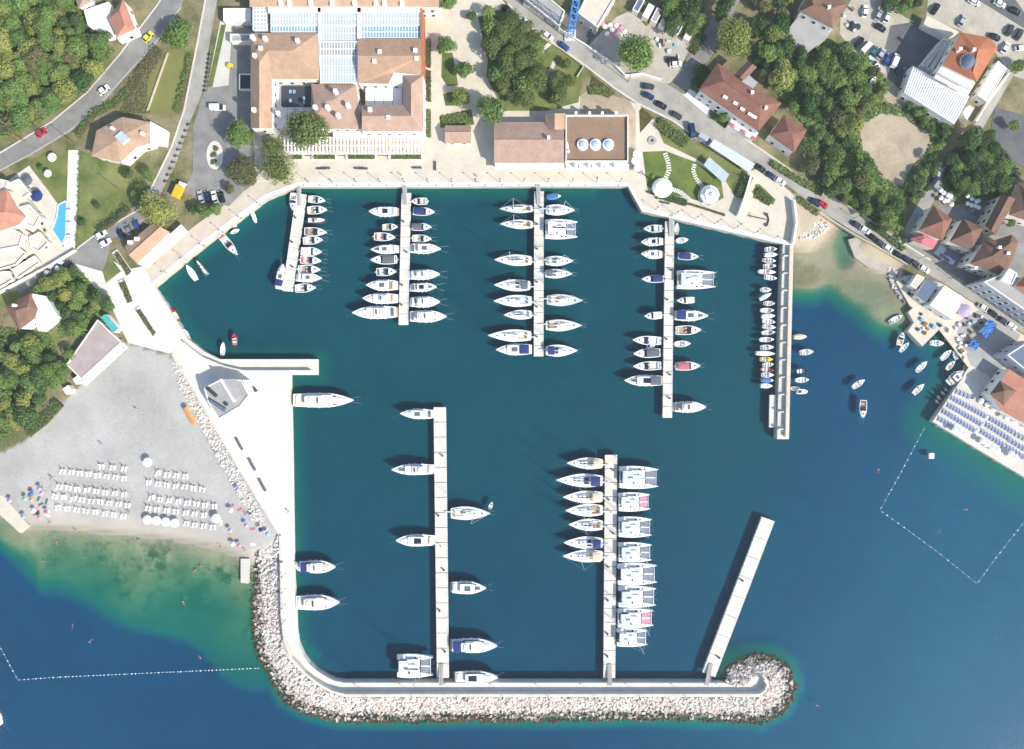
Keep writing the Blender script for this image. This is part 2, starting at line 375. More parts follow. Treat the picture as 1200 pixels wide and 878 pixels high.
# share of light scattered back by the water column itself: 1 - exp(-depth * .55)
ex = nd(nt, 'ShaderNodeMath', operation='MULTIPLY'); nt.links.new(dp, ex.inputs[0]); ex.inputs[1].default_value = -.62
e2 = nd(nt, 'ShaderNodeMath', operation='EXPONENT'); nt.links.new(ex.outputs[0], e2.inputs[0])
ms = nd(nt, 'ShaderNodeMixShader'); nt.links.new(e2.outputs[0], ms.inputs[0]); nt.links.new(b.outputs[0], ms.inputs[1]); nt.links.new(tr.outputs[0], ms.inputs[2])
nt.links.new(ms.outputs[0], nt.nodes['Material Output'].inputs[0])
hb = np.clip(1 - np.where(harb_in, 0, pdist(GX, GY, [(917, 520), (880, 640), (850, 800)]) / 70.), 0, 1) * np.where(GY > 815, 0, 1) * np.where(GX > 330, 1, np.where(GY > 500, 0, 1))
hb *= np.clip(1.15 - np.maximum(GY - 420, 0) / 520., 0, 1)
clear = np.clip((GX - 820) / 420. + (GY - 600) / 700., 0, 1)  # mask of the painted sky sheen, growing towards the lower right
k0 = MPP
WX0 = (GX - 600) * k0; WY0 = (439 - GY) * k0
for a, i in ((WX0, (slice(None), 0)), (WX0, (slice(None), -1)), (WY0, (0, slice(None))), (WY0, (-1, slice(None)))): a[i] *= 8
grid_obj('sea_water', WX0, WY0, np.zeros_like(WX0), {}, 'sea_water')
zb_ = -np.minimum(np.maximum(-Z, 0) * .42, 1.9) - .02
grid_obj('water_body', WX0, WY0, zb_, {'depth': np.maximum(-Z, 0.), 'harbour': hb, 'clear': clear}, 'water_body')

# ---------------------------------------------------------------- quays, moles and the breakwater
def wall_line(name, pts, w, z0, z1, m, parent=None, world=True):
    ps = [P(x, y, z1) for x, y in pts]
    return MB().prism(band(ps, w / 2, -w / 2), z0, z1).build(name, m, parent)
q = sheet('quay_north', [(180, 336), (240, 286.5), (312, 233), (348, 219), (736, 218.5), (752, 247.5), (925, 288), (932, 283), (932, 236), (756, 205), (735, 196), (340, 196), (300, 214), (232, 262), (168, 312), (120, 322), (126, 340), (160, 352)], G, 'pink_paving', 9)
def coping(pts, w=1.1, h=.12, parent=None, m='coping'):
    ps = [P(x, y, G) for x, y in pts]
    return MB().prism(band(ps, 0, w), G - .5, G + h).build('coping', m, parent)
coping([(180, 336), (240, 286.5), (312, 233), (348, 219), (736, 218.5), (752, 247.5), (925, 288)], 1.5, .1, q)
ql = sheet('quay_west', [(120, 322), (168, 312), (180, 336), (197, 360), (220, 397), (240, 412.5), (257, 421), (371, 421), (371, 439.5), (339.5, 439.5), (341.5, 540), (343.5, 660), (327, 660), (327, 628), (274, 540), (201, 415), (150, 402), (131, 360), (98, 322)], G + .02, 'quay_white', 9)
wall_line('low_wall', [(201, 415), (274, 540), (327, 628)], .4, G - 1, G + .5, 'concrete', ql)
MB().prism(PX([(181, 335), (197, 360), (220, 397), (240, 412.5), (257, 421), (370, 421.4), (370, 433), (284, 433), (262, 428), (238, 418), (212, 398), (190, 362), (172, 340)], G + .05), G - .3, G + .05).build('quay_strip', 'pontoon_deck', ql)
wall_line('low_wall', [(214, 401), (238, 419.5), (262, 429.5), (284, 434.6), (364, 434.6)], .5, G, G + 1.5, 'concrete', ql)
bw = sheet('breakwater', [(327, 655), (343.4, 655)] + HARB[15:] + WALL_OUT[:-1], G + .01, 'quay_white', 9)
pw = [P(x, y, G + 2.1) for x, y in [(889, 797), (896, 797), (900, 803), (897, 810), (890, 814.6), (404, 814.8), (388, 810.5), (372, 801), (357, 789), (341, 771), (333, 751), (330, 722), (329, 660)]]
MB().prism(band(pw[1:], .35, -.35), G - .5, G + 2.1).build('parapet_wall', 'concrete', bw)
# tiers between parapet and rocks
MB().prism(band([P(x, y, G + 1.) for x, y in WALL_OUT], .1, -.6), G - 2, G + .9).build('toe_step', 'concrete', bw)
# breakwater rocks (hundreds of small boulders, nobody could count them)
def rocks(name, poly, n, r0, r1, zfun, m):
    xs = [p[0] for p in poly]; ys = [p[1] for p in poly]; V = []; F = []; c = 0
    base = np.array([(-1, -1, -1), (1, -1, -1), (1, 1, -1), (-1, 1, -1), (-.75, -.75, .8), (.75, -.75, .8), (.75, .75, .8), (-.75, .75, .8)])
    fs = np.array([(3, 2, 1, 0), (4, 5, 6, 7), (0, 1, 5, 4), (1, 2, 6, 5), (2, 3, 7, 6), (3, 0, 4, 7)])
    while c < n:
        px = rng.uniform(min(xs), max(xs), 4000); py = rng.uniform(min(ys), max(ys), 4000)
        ok = inside(px, py, poly); px, py = px[ok], py[ok]; zz = zfun(px, py)
        for x, y, z in zip(px, py, zz):
            if c >= n: break
            r = rng.uniform(r0, r1); d = base * (r * rng.uniform(.6, 1.2, 3)) + rng.normal(0, .17 * r, (8, 3))
            q = Matrix.Rotation(rng.uniform(0, 6.28), 3, 'Z') @ Matrix.Rotation(rng.normal(0, .45), 3, 'X') @ Matrix.Rotation(rng.normal(0, .45), 3, 'Y')
            d = d @ np.array(q).T + np.array(P(x, y, z))
            V.append(d); F.append(fs + 8 * c); c += 1
    me = bpy.data.meshes.new(name); me.from_pydata(np.concatenate(V).tolist(), [], np.concatenate(F).tolist()); me.materials.append(MATS[m]); me.update()
    return setkind(link(name, me), 'stuff')
m, nt, b = newmat('rock'); b.inputs['Roughness'].default_value = .9
g = nd(nt, 'ShaderNodeNewGeometry'); sep = nd(nt, 'ShaderNodeSeparateXYZ'); nt.links.new(g.outputs['Position'], sep.inputs[0])
c0 = mixc(nt, g.outputs['Random Per Island'], lin('#bdb7ac'), lin('#e2dfd8'))
c0 = mixc(nt, ramp(nt, noise(nt, .12, 4), .35, .7), c0, lin('#cdbcb0'))
c0 = mixc(nt, ramp(nt, sep.outputs['Z'], .45, -.1), c0, lin('#4a3f28'))
nt.links.new(c0, b.inputs['Base Color'])
def rz(px, py):
    a = pdist(px, py, ROCK_OUT); w = pdist(px, py, WALL_OUT + [(898, 813), (903, 804), (901, 796), (894, 792), (880, 798), (860, 803.5)])
    return -.72 + 2.4 * a / (a + w + 1e-6) + rng.normal(0, .18, len(px))
rocks('breakwater_rocks', ROCK_OUT + [(327, 628)] + list(reversed(WALL_OUT)) + [(898, 813), (904, 804), (901, 795), (894, 791), (886, 792), (880, 797), (871, 803), (859, 803)], 8200, .3, .66, rz, 'rock')
sub = [(x, y) for x, y in [(296, 640), (294, 700), (296, 740), (302, 770), (317, 795), (330, 821), (353, 835), (383, 843), (404, 847), (600, 846), (720, 844), (802, 844), (860, 846), (893, 848), (921, 834), (934, 805), (926, 780), (906, 767), (884, 765), (860, 773), (847, 786), (846, 798)]]
rocks('submerged_rocks', sub + ROCK_OUT[:-1], 1500, .35, .8, lambda px, py: -.35 - pdist(px, py, ROCK_OUT) * .11, 'rock')
rocks('shore_rocks', [(201, 422), (210, 425), (262, 520), (312, 612), (326, 632), (318, 655), (300, 660), (308, 632), (268, 560), (215, 465)], 900, .2, .5, lambda px, py: .6 + 1. * np.clip((660 - py) / 60, 0, 1) * .9, 'rock')
rocks('shore_rocks', [(1040, 312), (1052, 316), (1062, 332), (1072, 345), (1062, 356), (1046, 336)], 160, .35, .9, lambda px, py: np.full(len(px), .3), 'rock')
rocks('shore_rocks', [(938, 262), (962, 258), (972, 266), (950, 282), (938, 280)], 120, .25, .6, lambda px, py: np.full(len(px), 1.0), 'rock')
# concrete block at the end of the beach, jetty at its left end
sheet('beach_jetty', [(282, 655), (292, 655), (291, 684), (282, 683)], .9, 'concrete', 3)
sheet('stone_jetty', [(-40, 560), (0, 577), (34, 616), (23.5, 625), (0, 603), (-40, 575)], 1.2, 'cream_paving', 3)
# pier with the raised walk (right)
pier = sheet('walled_pier', [(917.4, 287), (930, 287), (924.6, 514.8), (910.7, 514.8)], G, 'concrete', 8)
MB().prism(PX([(925.6, 289), (929.6, 289), (924.5, 512), (920.5, 512)], G + 1.25), G - .2, G + 1.25).build('raised_walk', 'cream_paving', pier)
for i in range(11):
    y = 300 + i * 20.3; x = 917.4 - (y - 287) * .0294
    MB().box(P(x + 3.6, y, G + .5), (1.7, .45, 1.), rz=0).build('buttress', 'concrete', pier)
for i in range(16):
    y = 294 + i * 14; x = 929.4 - (y - 289) * .0229
    MB().tube(P(x - 1.5, y, G + 1.2), P(x - 1.5, y, G + 2.2), .05).build('rail_post', 'alu', pier)
sheet('floating_platform', [(902, 463), (910, 463), (909.4, 501), (901.4, 501)], .55, 'pontoon_deck', .8, None)
tag(bpy.data.objects['floating_platform'], 'small pale floating platform beside the end of the walled pier', 'platform')

# ---------------------------------------------------------------- pontoons
def pontoon(label, a0, a1, b1, b0, gang, nseg, peds):
    # a0,a1 = shore end corners, b0,b1 = far end corners
    c = [P(*p, .6) for p in (a0, a1, b1, b0)]; loc = sum(c, Vector()) / 4; loc.z = 0
    t = thing('pontoon', label, 'pontoon', loc, 0, 'floating pontoons')
    for i in range(nseg):
        u0, u1 = i / nseg + .0012, (i + 1) / nseg - .0012
        q = [c[0].lerp(c[3], u0), c[1].lerp(c[2], u0), c[1].lerp(c[2], u1), c[0].lerp(c[3], u1)]
        MB().prism(q, -.5, .6).build('deck_section', 'pontoon_deck', t, True)
    for u in peds:
        for s in (.3,):
            p = c[0].lerp(c[3], u).lerp(c[1].lerp(c[2], u), s if random.random() < .5 else 1 - s)
            MB().box((p.x, p.y, 1.15), (.55, .45, 1.1)).build('service_pedestal', 'dark_grey', t, True)
    mb = MB()
    for u in np.linspace(.03, .97, nseg * 3):
        for e in (.04, .96):
            p = c[0].lerp(c[3], u).lerp(c[1].lerp(c[2], u), e); mb.box((p.x, p.y, .68), (.18, .4, .14))
    setkind(mb.build('cleats', 'alu', t, True), 'stuff')
    if gang:
        g0, g1, w = P(*gang[0], G + .1), P(*gang[1], .75), gang[2]
        d = (g1 - g0); n = Vector((-d.y, d.x, 0)).normalized() * w / 2; up = Vector((0, 0, .12)); mb = MB()
        mb.add([g0 + n, g0 - n, g1 - n, g1 + n, g0 + n + up, g0 - n + up, g1 - n + up, g1 + n + up], [(3, 2, 1, 0), (4, 5, 6, 7), (0, 1, 5, 4), (1, 2, 6, 5), (2, 3, 7, 6), (3, 0, 4, 7)])
        gw = mb.build('gangway', 'grey_flat', t, True)
        for s in (-1, 1):
            r = MB()
            r.tube(g0 + n * s + Vector((0, 0, 1)), g1 + n * s + Vector((0, 0, 1)), .04)
            for u in np.linspace(0, 1, 5): r.tube(g0.lerp(g1, u) + n * s, g0.lerp(g1, u) + n * s + Vector((0, 0, 1)), .03)
            o = r.build('railing', 'alu', gw); o.data.transform(Matrix.Translation(-loc))
    return t
pontoon('short slanting pontoon nearest the left quay', (347, 226), (359, 228), (342.5, 342), (331, 341), ((351, 218), (351, 241), 1.2), 9, (.25, .5, .75))
pontoon('second pontoon from the left under the hotel terrace', (470.5, 226), (481.5, 226), (478, 381), (467, 381), ((474.5, 217), (475, 240), 1.3), 12, (.22, .45, .7, .85))
pontoon('long pontoon below the brown flat roofed restaurant', (626, 224), (637.3, 224), (637, 418), (625.5, 418), ((630.5, 216), (631.5, 240), 1.3), 15, (.1, .2, .35, .55, .7, .88))
pontoon('pontoon below the lawn with two round pavilions', (779.6, 259), (790.3, 259), (787.7, 490), (776.5, 490), ((786.5, 251), (786.8, 277), 1.5), 17, (.25, .4, .6, .78, .9))
pontoon('long lower left pontoon attached to the breakwater', (512, 795), (526, 795), (522.4, 477), (508, 477), ((517, 803), (517.3, 778), 1.4), 18, (.1, .25, .4, .6, .82))
pontoon('lower pontoon between white sailing yachts and catamarans', (707, 795), (721, 795), (723.4, 533), (709, 533), ((714.5, 803), (714.3, 778), 1.4), 16, (.1, .2, .35, .5, .65, .8, .93))
pontoon('empty slanting white pontoon near the breakwater head', (823, 788), (838, 794), (908, 611), (893, 605.5), ((828, 803), (833, 778), 1.4), 8, (.12, .6))

# ---------------------------------------------------------------- roads, pavements, yards, lawns
Z1, Z2, Z3, Z4, Z5 = G + .03, G + .06, G + .09, G + .12, G + .15
def zone(name, m, z, pts, thick=.3): return sheet(name, pts, z, m, thick)
# roads
zone('road_wood', 'asphalt', Z1, [(-60, 210), (0, 178), (61, 141), (102, 107), (139, 63.5), (184, 4), (200, -30), (225, -30), (212, 8), (180, 52), (152, 82), (117, 121), (82, 152), (35, 181), (-60, 232)])
zone('road_hotel', 'road_pale', Z1, [(244, -20), (231.5, 51), (216, 129), (201.5, 172), (172, 232), (164, 246), (182, 246), (190, 223), (205, 194), (224, 139), (239, 103), (244, 58), (258, -20)])
zone('road_villa', 'asphalt', Z1 + .004, [(164, 245), (176, 258), (131, 280), (126, 300), (122, 320), (98, 322), (50, 318), (38, 336), (0, 354), (-60, 380), (-60, 372), (0, 342), (57, 311), (82, 301), (113, 274)])
zone('main_road', 'road_pale', Z1, [(570, -20), (595, 4), (627, 37), (656, 55), (685, 76), (720, 103), (747, 121), (788, 141), (829, 170), (843, 180), (884, 196), (917, 213), (960, 246), (1001, 272), (1062, 307), (1103, 330), (1150, 360), (1200, 391), (1400, 500), (1400, 480), (1200, 376), (1155, 346), (1091, 305), (1050, 280), (1011, 252), (960, 223), (896, 178), (872, 162), (835, 139), (800, 110), (775, 94), (734, 90), (720, 77), (685, 53), (656, 35), (613, 6), (590, -20)])
zone('side_road', 'asphalt', Z2 + .004, [(784, 100), (790, 94), (820, 45), (847, 0), (860, -20), (878, -20), (867, 0), (837, 61), (806, 106)])
zone('lane', 'road_pale', Z2, [(1056, 276), (1062, 264), (1083, 225), (1107, 194), (1122, 176), (1144, 143), (1157, 123), (1181, 82), (1200, 66), (1230, 50), (1230, 62), (1200, 78), (1188, 88), (1166, 126), (1152, 150), (1130, 184), (1114, 206), (1090, 242), (1070, 278)])
zone('top_road', 'asphalt_dark', Z2 + .004, [(1128, -20), (1146, 0), (1200, 33), (1300, 85), (1300, 62), (1200, 14), (1176, -20)])
zone('parking_yard', 'asphalt', Z2 + .003, [(226, 150), (240, 104), (268, 100), (272, 28), (297, 28), (297, 196), (290, 214), (284, 226), (268, 242), (214, 226), (226, 200)])
# pavements
zone('hotel_terrace', 'cream_paving', Z1, [(296, 150), (345, 150), (345, 183), (498, 183), (498, -20), (572, -20), (595, 8), (560, 20), (585, 128), (655, 128), (680, 112), (738, 118), (750, 160), (745, 205), (736, 213), (352, 215), (300, 214)])
zone('yard_pavement', 'concrete', Z1 + .003, [(258, 25), (272, 25), (270, 104), (243, 102)])
zone('garden_path', 'quay_white', Z1, [(80, 176), (93, 176), (91, 240), (88, 294), (74, 302), (78, 240)])
zone('villa_terrace', 'villa_stone', Z1 + .012, [(-40, 220), (10, 211), (34, 194), (67, 238), (62, 270), (73, 289), (88, 292), (0, 341), (-40, 360)])
zone('east_plaza', 'cream_paving', Z1 + .01, [(737, 118), (749, 123), (790, 165), (862, 206), (893, 196), (934, 232), (930, 280), (752, 244), (738, 214)])
zone('path_west', 'quay_white', Z2 + .012, [(88, 309), (122, 319), (131, 305), (152, 318), (182, 340), (150, 402), (131, 360)])
zone('restaurant_pavement', 'dirt', Z2, [(680, 112), (692, 104), (738, 118), (745, 132), (745, 200), (735, 200), (735, 135), (680, 132)])
zone('workshop_yard', 'gravel', Z1, [(985, 20), (1010, -20), (1040, -10), (1060, 20), (1082, 30), (1062, 105), (1040, 90), (1000, 60), (984, 40)])
zone('upper_yard', 'gravel', Z1, [(1090, -20), (1250, -20), (1250, 110), (1185, 88), (1165, 60), (1125, 36), (1085, 20)])
zone('tree_yard', 'gravel', Z1 + .008, [(688, 55), (722, 20), (745, 10), (810, 52), (795, 85), (785, 98), (735, 92), (715, 76)])
zone('building_site', 'asphalt_dark', Z1 + .006, [(655, 33), (668, 14), (692, 30), (715, 60), (718, 74), (690, 56)])  # dark asphalt pit, with the big tree's shadow painted into its tone
zone('dirt_lot', 'dirt', Z1, [(1005, 140), (1030, 128), (1062, 132), (1098, 160), (1092, 180), (1070, 205), (1060, 228), (1035, 215), (1012, 180)])
zone('dirt_track', 'dirt', Z1 + .004, [(1036, 85), (1045, 95), (1060, 112), (1072, 135), (1055, 138), (1035, 112)])
zone('shore_apron', 'cream_paving', Z1 + .004, [(1050, 330), (1062, 322), (1103, 332), (1200, 393), (1260, 430), (1260, 590), (1200, 556), (1130, 515), (1094, 493), (1135, 431), (1101, 387), (1066, 358)])
zone('shore_apron', 'grey_flat', Z2 + .02, [(1118, 380), (1150, 362), (1196, 392), (1180, 425), (1165, 445), (1138, 428)])
dk = sheet('sun_deck', [(1093, 494), (1130, 440), (1145, 446), (1240, 510), (1240, 583), (1200, 559), (1130, 517)], G + .18, 'concrete', 6)
sheet('stone_pier', [(1064.5, 366), (1075, 356), (1101, 386), (1081, 406), (1064, 388), (1071, 378)], G + .06, 'cream_paving', 6)
zone('pebble_spit', 'gravel', .75, [(994, 281), (1004, 278), (1044, 306), (1040, 319), (1018, 314), (1002, 302)], 1.5)
# lawns and beds
for i, (m_, z_, pts) in enumerate([
    ('lawn', Z1 + .02, [(36, 192), (52, 178), (80, 176), (78, 232), (68, 238)]),
    ('lawn', Z1 + .02, [(93, 176), (108, 182), (140, 192), (172, 215), (160, 240), (112, 272), (88, 292), (91, 236)]),
    ('lawn_dry', Z1 + .02, [(196, 60), (218, 56), (222, 60), (206, 128), (195, 138), (172, 130), (160, 116)]),
    ('lawn_green', Z1 + .03, [(259, 29), (265, 29), (249, 102), (243, 102)]),
    ('lawn_green', Z2, [(753, 178), (780, 177), (815, 190), (845, 210), (848, 232), (834, 240), (806, 232), (770, 226), (758, 218)]),
    ('lawn', Z2, [(770, 150), (790, 160), (836, 178), (877, 203), (870, 232), (861, 230), (846, 205), (815, 186), (778, 168)]),
    ('lawn', Z2, [(574, 40), (580, 12), (598, 14), (684, 78), (678, 120), (640, 130), (590, 130), (570, 90)]),
    ('flowerbed', Z2 + .01, [(688, 110), (694, 88), (720, 108), (716, 113)]),
    ('flowerbed', Z2 + .01, [(749, 130), (752, 126), (766, 138), (750, 156)]),
    ('lawn_green', Z2, [(518, 62), (530, 62), (537, 100), (524, 101), (517, 90)]),
    ('lawn_green', Z2, [(519, 110), (536, 106), (540, 124), (522, 124)]),
    ('lawn_green', Z2, [(515, 136), (552, 128), (556, 146), (516, 150)]),
    ('lawn_green', Z2 + .01, [(885, 216), (890, 216), (909, 234), (906, 240), (882, 232)]),
    ('lawn', Z1 + .02, [(0, 345), (20, 340), (32, 348), (8, 360), (-30, 362)]),
    ('lawn', Z1, [(50, 395), (76, 380), (72, 395), (62, 415), (40, 418)]),
    ('lawn', Z2 + .03, [(120, 318), (128, 300), (142, 318), (124, 332)])]):
    sheet('lawn' if 'lawn' in m_ else 'planting_bed', pts, z_, m_, .3)
# kerb and edge lines along the roads
def line(name, m_, z, pts, w): return setkind(MB().prism(band([P(x, y, z) for x, y in pts], w / 2, -w / 2), z - .2, z).build(name, m_), 'structure')
line('kerb', 'concrete', G + .16, [(-60, 211), (0, 179), (61, 142), (102, 108), (139, 65), (184, 6), (200, -20)], .4)
line('kerb', 'grey_flat', G + .16, [(-60, 231), (35, 181), (82, 152.5), (117, 121.5), (152, 82.5), (180, 52.5), (212, 8)], .5)
line('kerb', 'concrete', G + .17, [(244, -20), (231, 51), (215.5, 129), (201, 172), (172, 231)], .55)
line('kerb', 'concrete', G + .17, [(595, 4), (627, 37), (656, 55), (685, 76), (720, 103), (747, 121), (788, 141), (829, 170), (843, 180), (884, 196)], .6)
line('kerb', 'concrete', G + .17, [(800, 110), (835, 139), (872, 162), (896, 178), (960, 223), (1011, 252), (1050, 280), (1091, 305)], .6)
line('kerb', 'concrete', G + .17, [(-60, 372), (0, 342), (57, 311), (88, 293), (113, 274), (164, 245)], .5)
zone('yard_shade', 'asphalt_dark', Z2 + .01, [(1044, 30), (1082, 24), (1105, 44), (1078, 77), (1066, 80), (1058, 106), (1040, 92), (1036, 60)])  # dark asphalt; the villa's shadow is put into its colour too
zone('town_pavement', 'asphalt', Z1 + .012, [(1064, 268), (1100, 240), (1160, 240), (1200, 262), (1260, 280), (1260, 400), (1200, 374), (1110, 316), (1060, 286)])
zone('driveway', 'asphalt_dark', Z1 + .014, [(1166, 126), (1190, 132), (1230, 150), (1230, 215), (1186, 190), (1168, 190), (1160, 160)])  # dirt and shade put together into one dark asphalt colour
# ================================================================ boats
def hullf(t, stern, fine, peak=.42):
    if t < peak: return stern + (1 - stern) * math.sin(t / peak * math.pi / 2)
    return max(0., 1 - ((t - peak) / (1 - peak)) ** fine)
def hull_parts(t_, L, B, hs, hb, stern, fine, m, deckm, peak=.42, n=13, yo=0., open_=None):
    """outer skin + deck (or open inside with a floor); returns width and sheer functions"""
    W = lambda t: B / 2 * max(hullf(t, stern, fine, peak), .012)
    S = lambda t: hs + (hb - hs) * t * t
    rings = []
    ts = [i / (n - 1) for i in range(n)]
    for t in ts:
        x = -L / 2 + L * t; w = W(t); z = S(t); r = .12 * L * max(0, t - .8)
        rings.append([(x, yo - w, z), (x - r * .5, yo - w * .93, z * .45), (x - r, yo - w * .7, -.12), (x - r, yo, -.45), (x - r, yo + w * .7, -.12), (x - r * .5, yo + w * .93, z * .45), (x, yo + w, z)])
    mb = MB(); mb.loft(rings, close=False, cap0=True, cap1=False); mb.build('hull', m, t_, smooth=False)
    if open_ is None:
        dk = [[(-L / 2 + L * t, yo - W(t) * .995, S(t)), (-L / 2 + L * t, yo - W(t) * .93, S(t) + .02), (-L / 2 + L * t, yo, S(t) + .05), (-L / 2 + L * t, yo + W(t) * .93, S(t) + .02), (-L / 2 + L * t, yo + W(t) * .995, S(t))] for t in ts]
        MB().loft(dk, close=False, cap0=False, cap1=False).build('deck', deckm, t_)
    else:
        fd, fz, floorm = open_          # share of length foredeck, floor level
        tf = 1 - fd; ti = [.03 + (tf - .03) * i / 8 for i in range(9)]; rim = .86
        mb = MB()
        for s in (-1, 1):
            mb.loft([[(-L / 2 + L * t, yo + s * W(t) * .995, S(t)), (-L / 2 + L * t, yo + s * W(t) * rim, S(t) + .02), (-L / 2 + L * t, yo + s * W(t) * rim * .97, fz)] for t in ti], close=False, cap0=False, cap1=False)
        tt = [tf + (1 - tf) * i / 5 for i in range(6)]
        mb.loft([[(-L / 2 + L * t, yo - W(t) * .995, S(t)), (-L / 2 + L * t, yo, S(t) + .06), (-L / 2 + L * t, yo + W(t) * .995, S(t))] for t in tt], close=False, cap0=False, cap1=False)
        t0 = ti[0]; mb.box((-L / 2 + L * t0 * .5, yo, S(0) - .08), (L * t0, W(0) * 1.95, .18))
        mb.build('gunwale', deckm, t_)
        MB().loft([[(-L / 2 + L * t, yo - W(t) * rim * .98, fz), (-L / 2 + L * t, yo + W(t) * rim * .98, fz)] for t in ti], close=False, cap0=False, cap1=False).build('floor', floorm, t_)
    return W, S
def trunk(t_, name, m, L, W, S, t0, t1, frac, h, z0=0., top=.86, rake=.25, n=6, yo=0., mat_front=None):
    """raised block following the hull outline, from station t0 to t1; sloped front"""
    lo, hi = [], []
    for i in range(n):
        t = t0 + (t1 - t0) * i / (n - 1); w = W(t) * frac; z = S(t) + z0
        tt = t0 + (t1 - t0) * (i / (n - 1)) * (1 - rake) + (t1 - t0) * .02
        lo.append((-L / 2 + L * t, w, z)); hi.append((-L / 2 + L * tt, w * top, S((t0 + t1) / 2) + z0 + h))
    def ring(a): return [(x, yo + y, z) for x, y, z in a] + [(x, yo - y, z) for x, y, z in reversed(a)]
    return MB().loft([ring(lo), ring(hi)], cap0=False).build(name, m, t_)
def canopy(t_, name, m, x0, x1, w, z, rise=.25):
    n = 5; rings = []
    for i in range(n):
        u = i / (n - 1); x = x0 + (x1 - x0) * u; k = 1 - .25 * abs(2 * u - 1) ** 2
        rings.append([(x, -w / 2, z), (x, -w * .3, z + rise * k), (x, 0, z + rise * 1.2 * k), (x, w * .3, z + rise * k), (x, w / 2, z), (x, 0, z - .03)])
    mb = MB().loft(rings)
    o = mb.build(name, m, t_); f = MB()
    for xx in (x0, x1):
        for s in (-1, 1): f.tube((xx, s * w * .47, z - 1.1), (xx, s * w * .47, z + .05), .025, n=4)
    f.build('frame', 'alu', o); return o
def outboard(t_, x, y=0., s=1.):
    mb = MB().box((x - .25 * s, y, .75 * s), (.55 * s, .4 * s, .5 * s), taper=.8); mb.box((x - .2 * s, y, .15 * s), (.2 * s, .16 * s, .9 * s))
    mb.build('outboard_motor', random.choice(['dark_grey', 'black_rubber', 'gelcoat_grey']), t_)
def rail(t_, L, W, S, t0, t1, h=.55):
    mb = MB()
    for s in (-1, 1):
        prev = None
        for i in range(7):
            t = t0 + (t1 - t0) * i / 6; p = Vector((-L / 2 + L * t, s * W(t) * .94, S(t)))
            q = p + Vector((0, 0, h)); mb.tube(p, q, .022, n=4)
            if prev is not None: mb.tube(prev, q, .02, n=4)
            prev = q
    mb.build('guard_rail', 'alu', t_)
def lines(t_, L, x, zs, dx, dy, both=True):
    mb = MB()
    for s in ((-1, 1) if both else (1,)): mb.tube((x, s * .5, zs), (x + dx * .7, s * dy * .7, .05), .014, n=3)
    mb.build('mooring_line', 'rope', t_)
def motor_yacht(t_, L, B, v, cover=None):
    hs, hb = .09 * L ** .8 + .5, .13 * L ** .8 + .75
    hm = 'gelcoat' if v != 3 else 'gelcoat_grey'
    W, S = hull_parts(t_, L, B, hs, hb, .84, 2.3 if v != 2 else 1.9, hm, 'gelcoat', .45)
    MB().box((-L / 2 - .3, 0, .45), (.8, B * .78, .14)).build('swim_platform', random.choice(['teak', 'gelcoat', 'teak_pale']), t_)
    trunk(t_, 'cockpit_sole', random.choice(['teak', 'teak_pale', 'deck_offwhite', 'deck_offwhite', 'gelcoat_grey']), L, W, S, .03, .27, .8, .03, .04, 1., 0)
    cm = MB(); cm.box((-L * .43, 0, hs + .28), (.7, B * .6, .45)); cm.build('stern_seat', random.choice(['white_canvas', 'beige_canvas', 'grey_canvas']), t_)
    zc = .42 if L < 9 else .7
    trunk(t_, 'foredeck_coaming', 'gelcoat', L, W, S, .55, .88, .6, .22 + .02 * L, .03, .8, .15)
    trunk(t_, 'window_band', 'glass', L, W, S, .24, .7, .76, zc + .25, .03, .86, .22)
    c = trunk(t_, 'cabin', 'gelcoat', L, W, S, .23, .66, .74, .16, zc + .27, .9, .12)
    if v in (0, 3) and L > 9:
        trunk(t_, 'flybridge', 'gelcoat', L, W, S, .2, .5, .62, .55, zc + .42, .95, .1)
        trunk(t_, 'flybridge_floor', random.choice(['teak_pale', 'deck_offwhite']), L, W, S, .23, .42, .5, .03, zc + .98, 1., 0)
        MB().box((-L * .2, 0, hs + zc + 1.25), (.9, B * .36, .4)).build('helm_seat', 'white_canvas', t_)
        MB().box((-L * .08, 0, hs + zc + 1.3), (.3, B * .42, .5), taper=.8).build('flybridge_screen', 'glass', t_)
    elif v == 1:
        trunk(t_, 'sunroof', 'glass', L, W, S, .3, .5, .48, .05, zc + .43, .95, .05)
    elif v == 2:
        trunk(t_, 'roof_hatch', 'grey_canvas', L, W, S, .36, .54, .4, .05, zc + .43, .95, .05)
    pad = random.choice(['beige_canvas', 'grey_canvas', 'white_canvas', 'white_canvas', 'deck_offwhite'])
    trunk(t_, 'sun_pad', pad, L, W, S, .66, .82, .34, .1, .26 + .02 * L, .95, .05)
    for i in range(2):
        t = .86 + .05 * i; MB().box((-L / 2 + L * t, 0, S(t) + .12), (.4, .35, .1)).build('deck_hatch', 'glass' if i == 0 else 'alu', t_)
    if cover: canopy(t_, 'canopy', cover, -L * .47, -L * .2, B * .8, hs + zc + .7)
    rail(t_, L, W, S, .55, .985)
    lines(t_, L, L * .44, hb, 4.5, 1.8)
    fm = MB()
    for s in (-1, 1):
        for t in (.25, .42, .58): fm.tube((-L / 2 + L * t, s * (W(t) + .1), S(t) - .1), (-L / 2 + L * t, s * (W(t) + .1), S(t) - .65), .12, n=6)
    fm.build('fenders', 'white_canvas', t_)
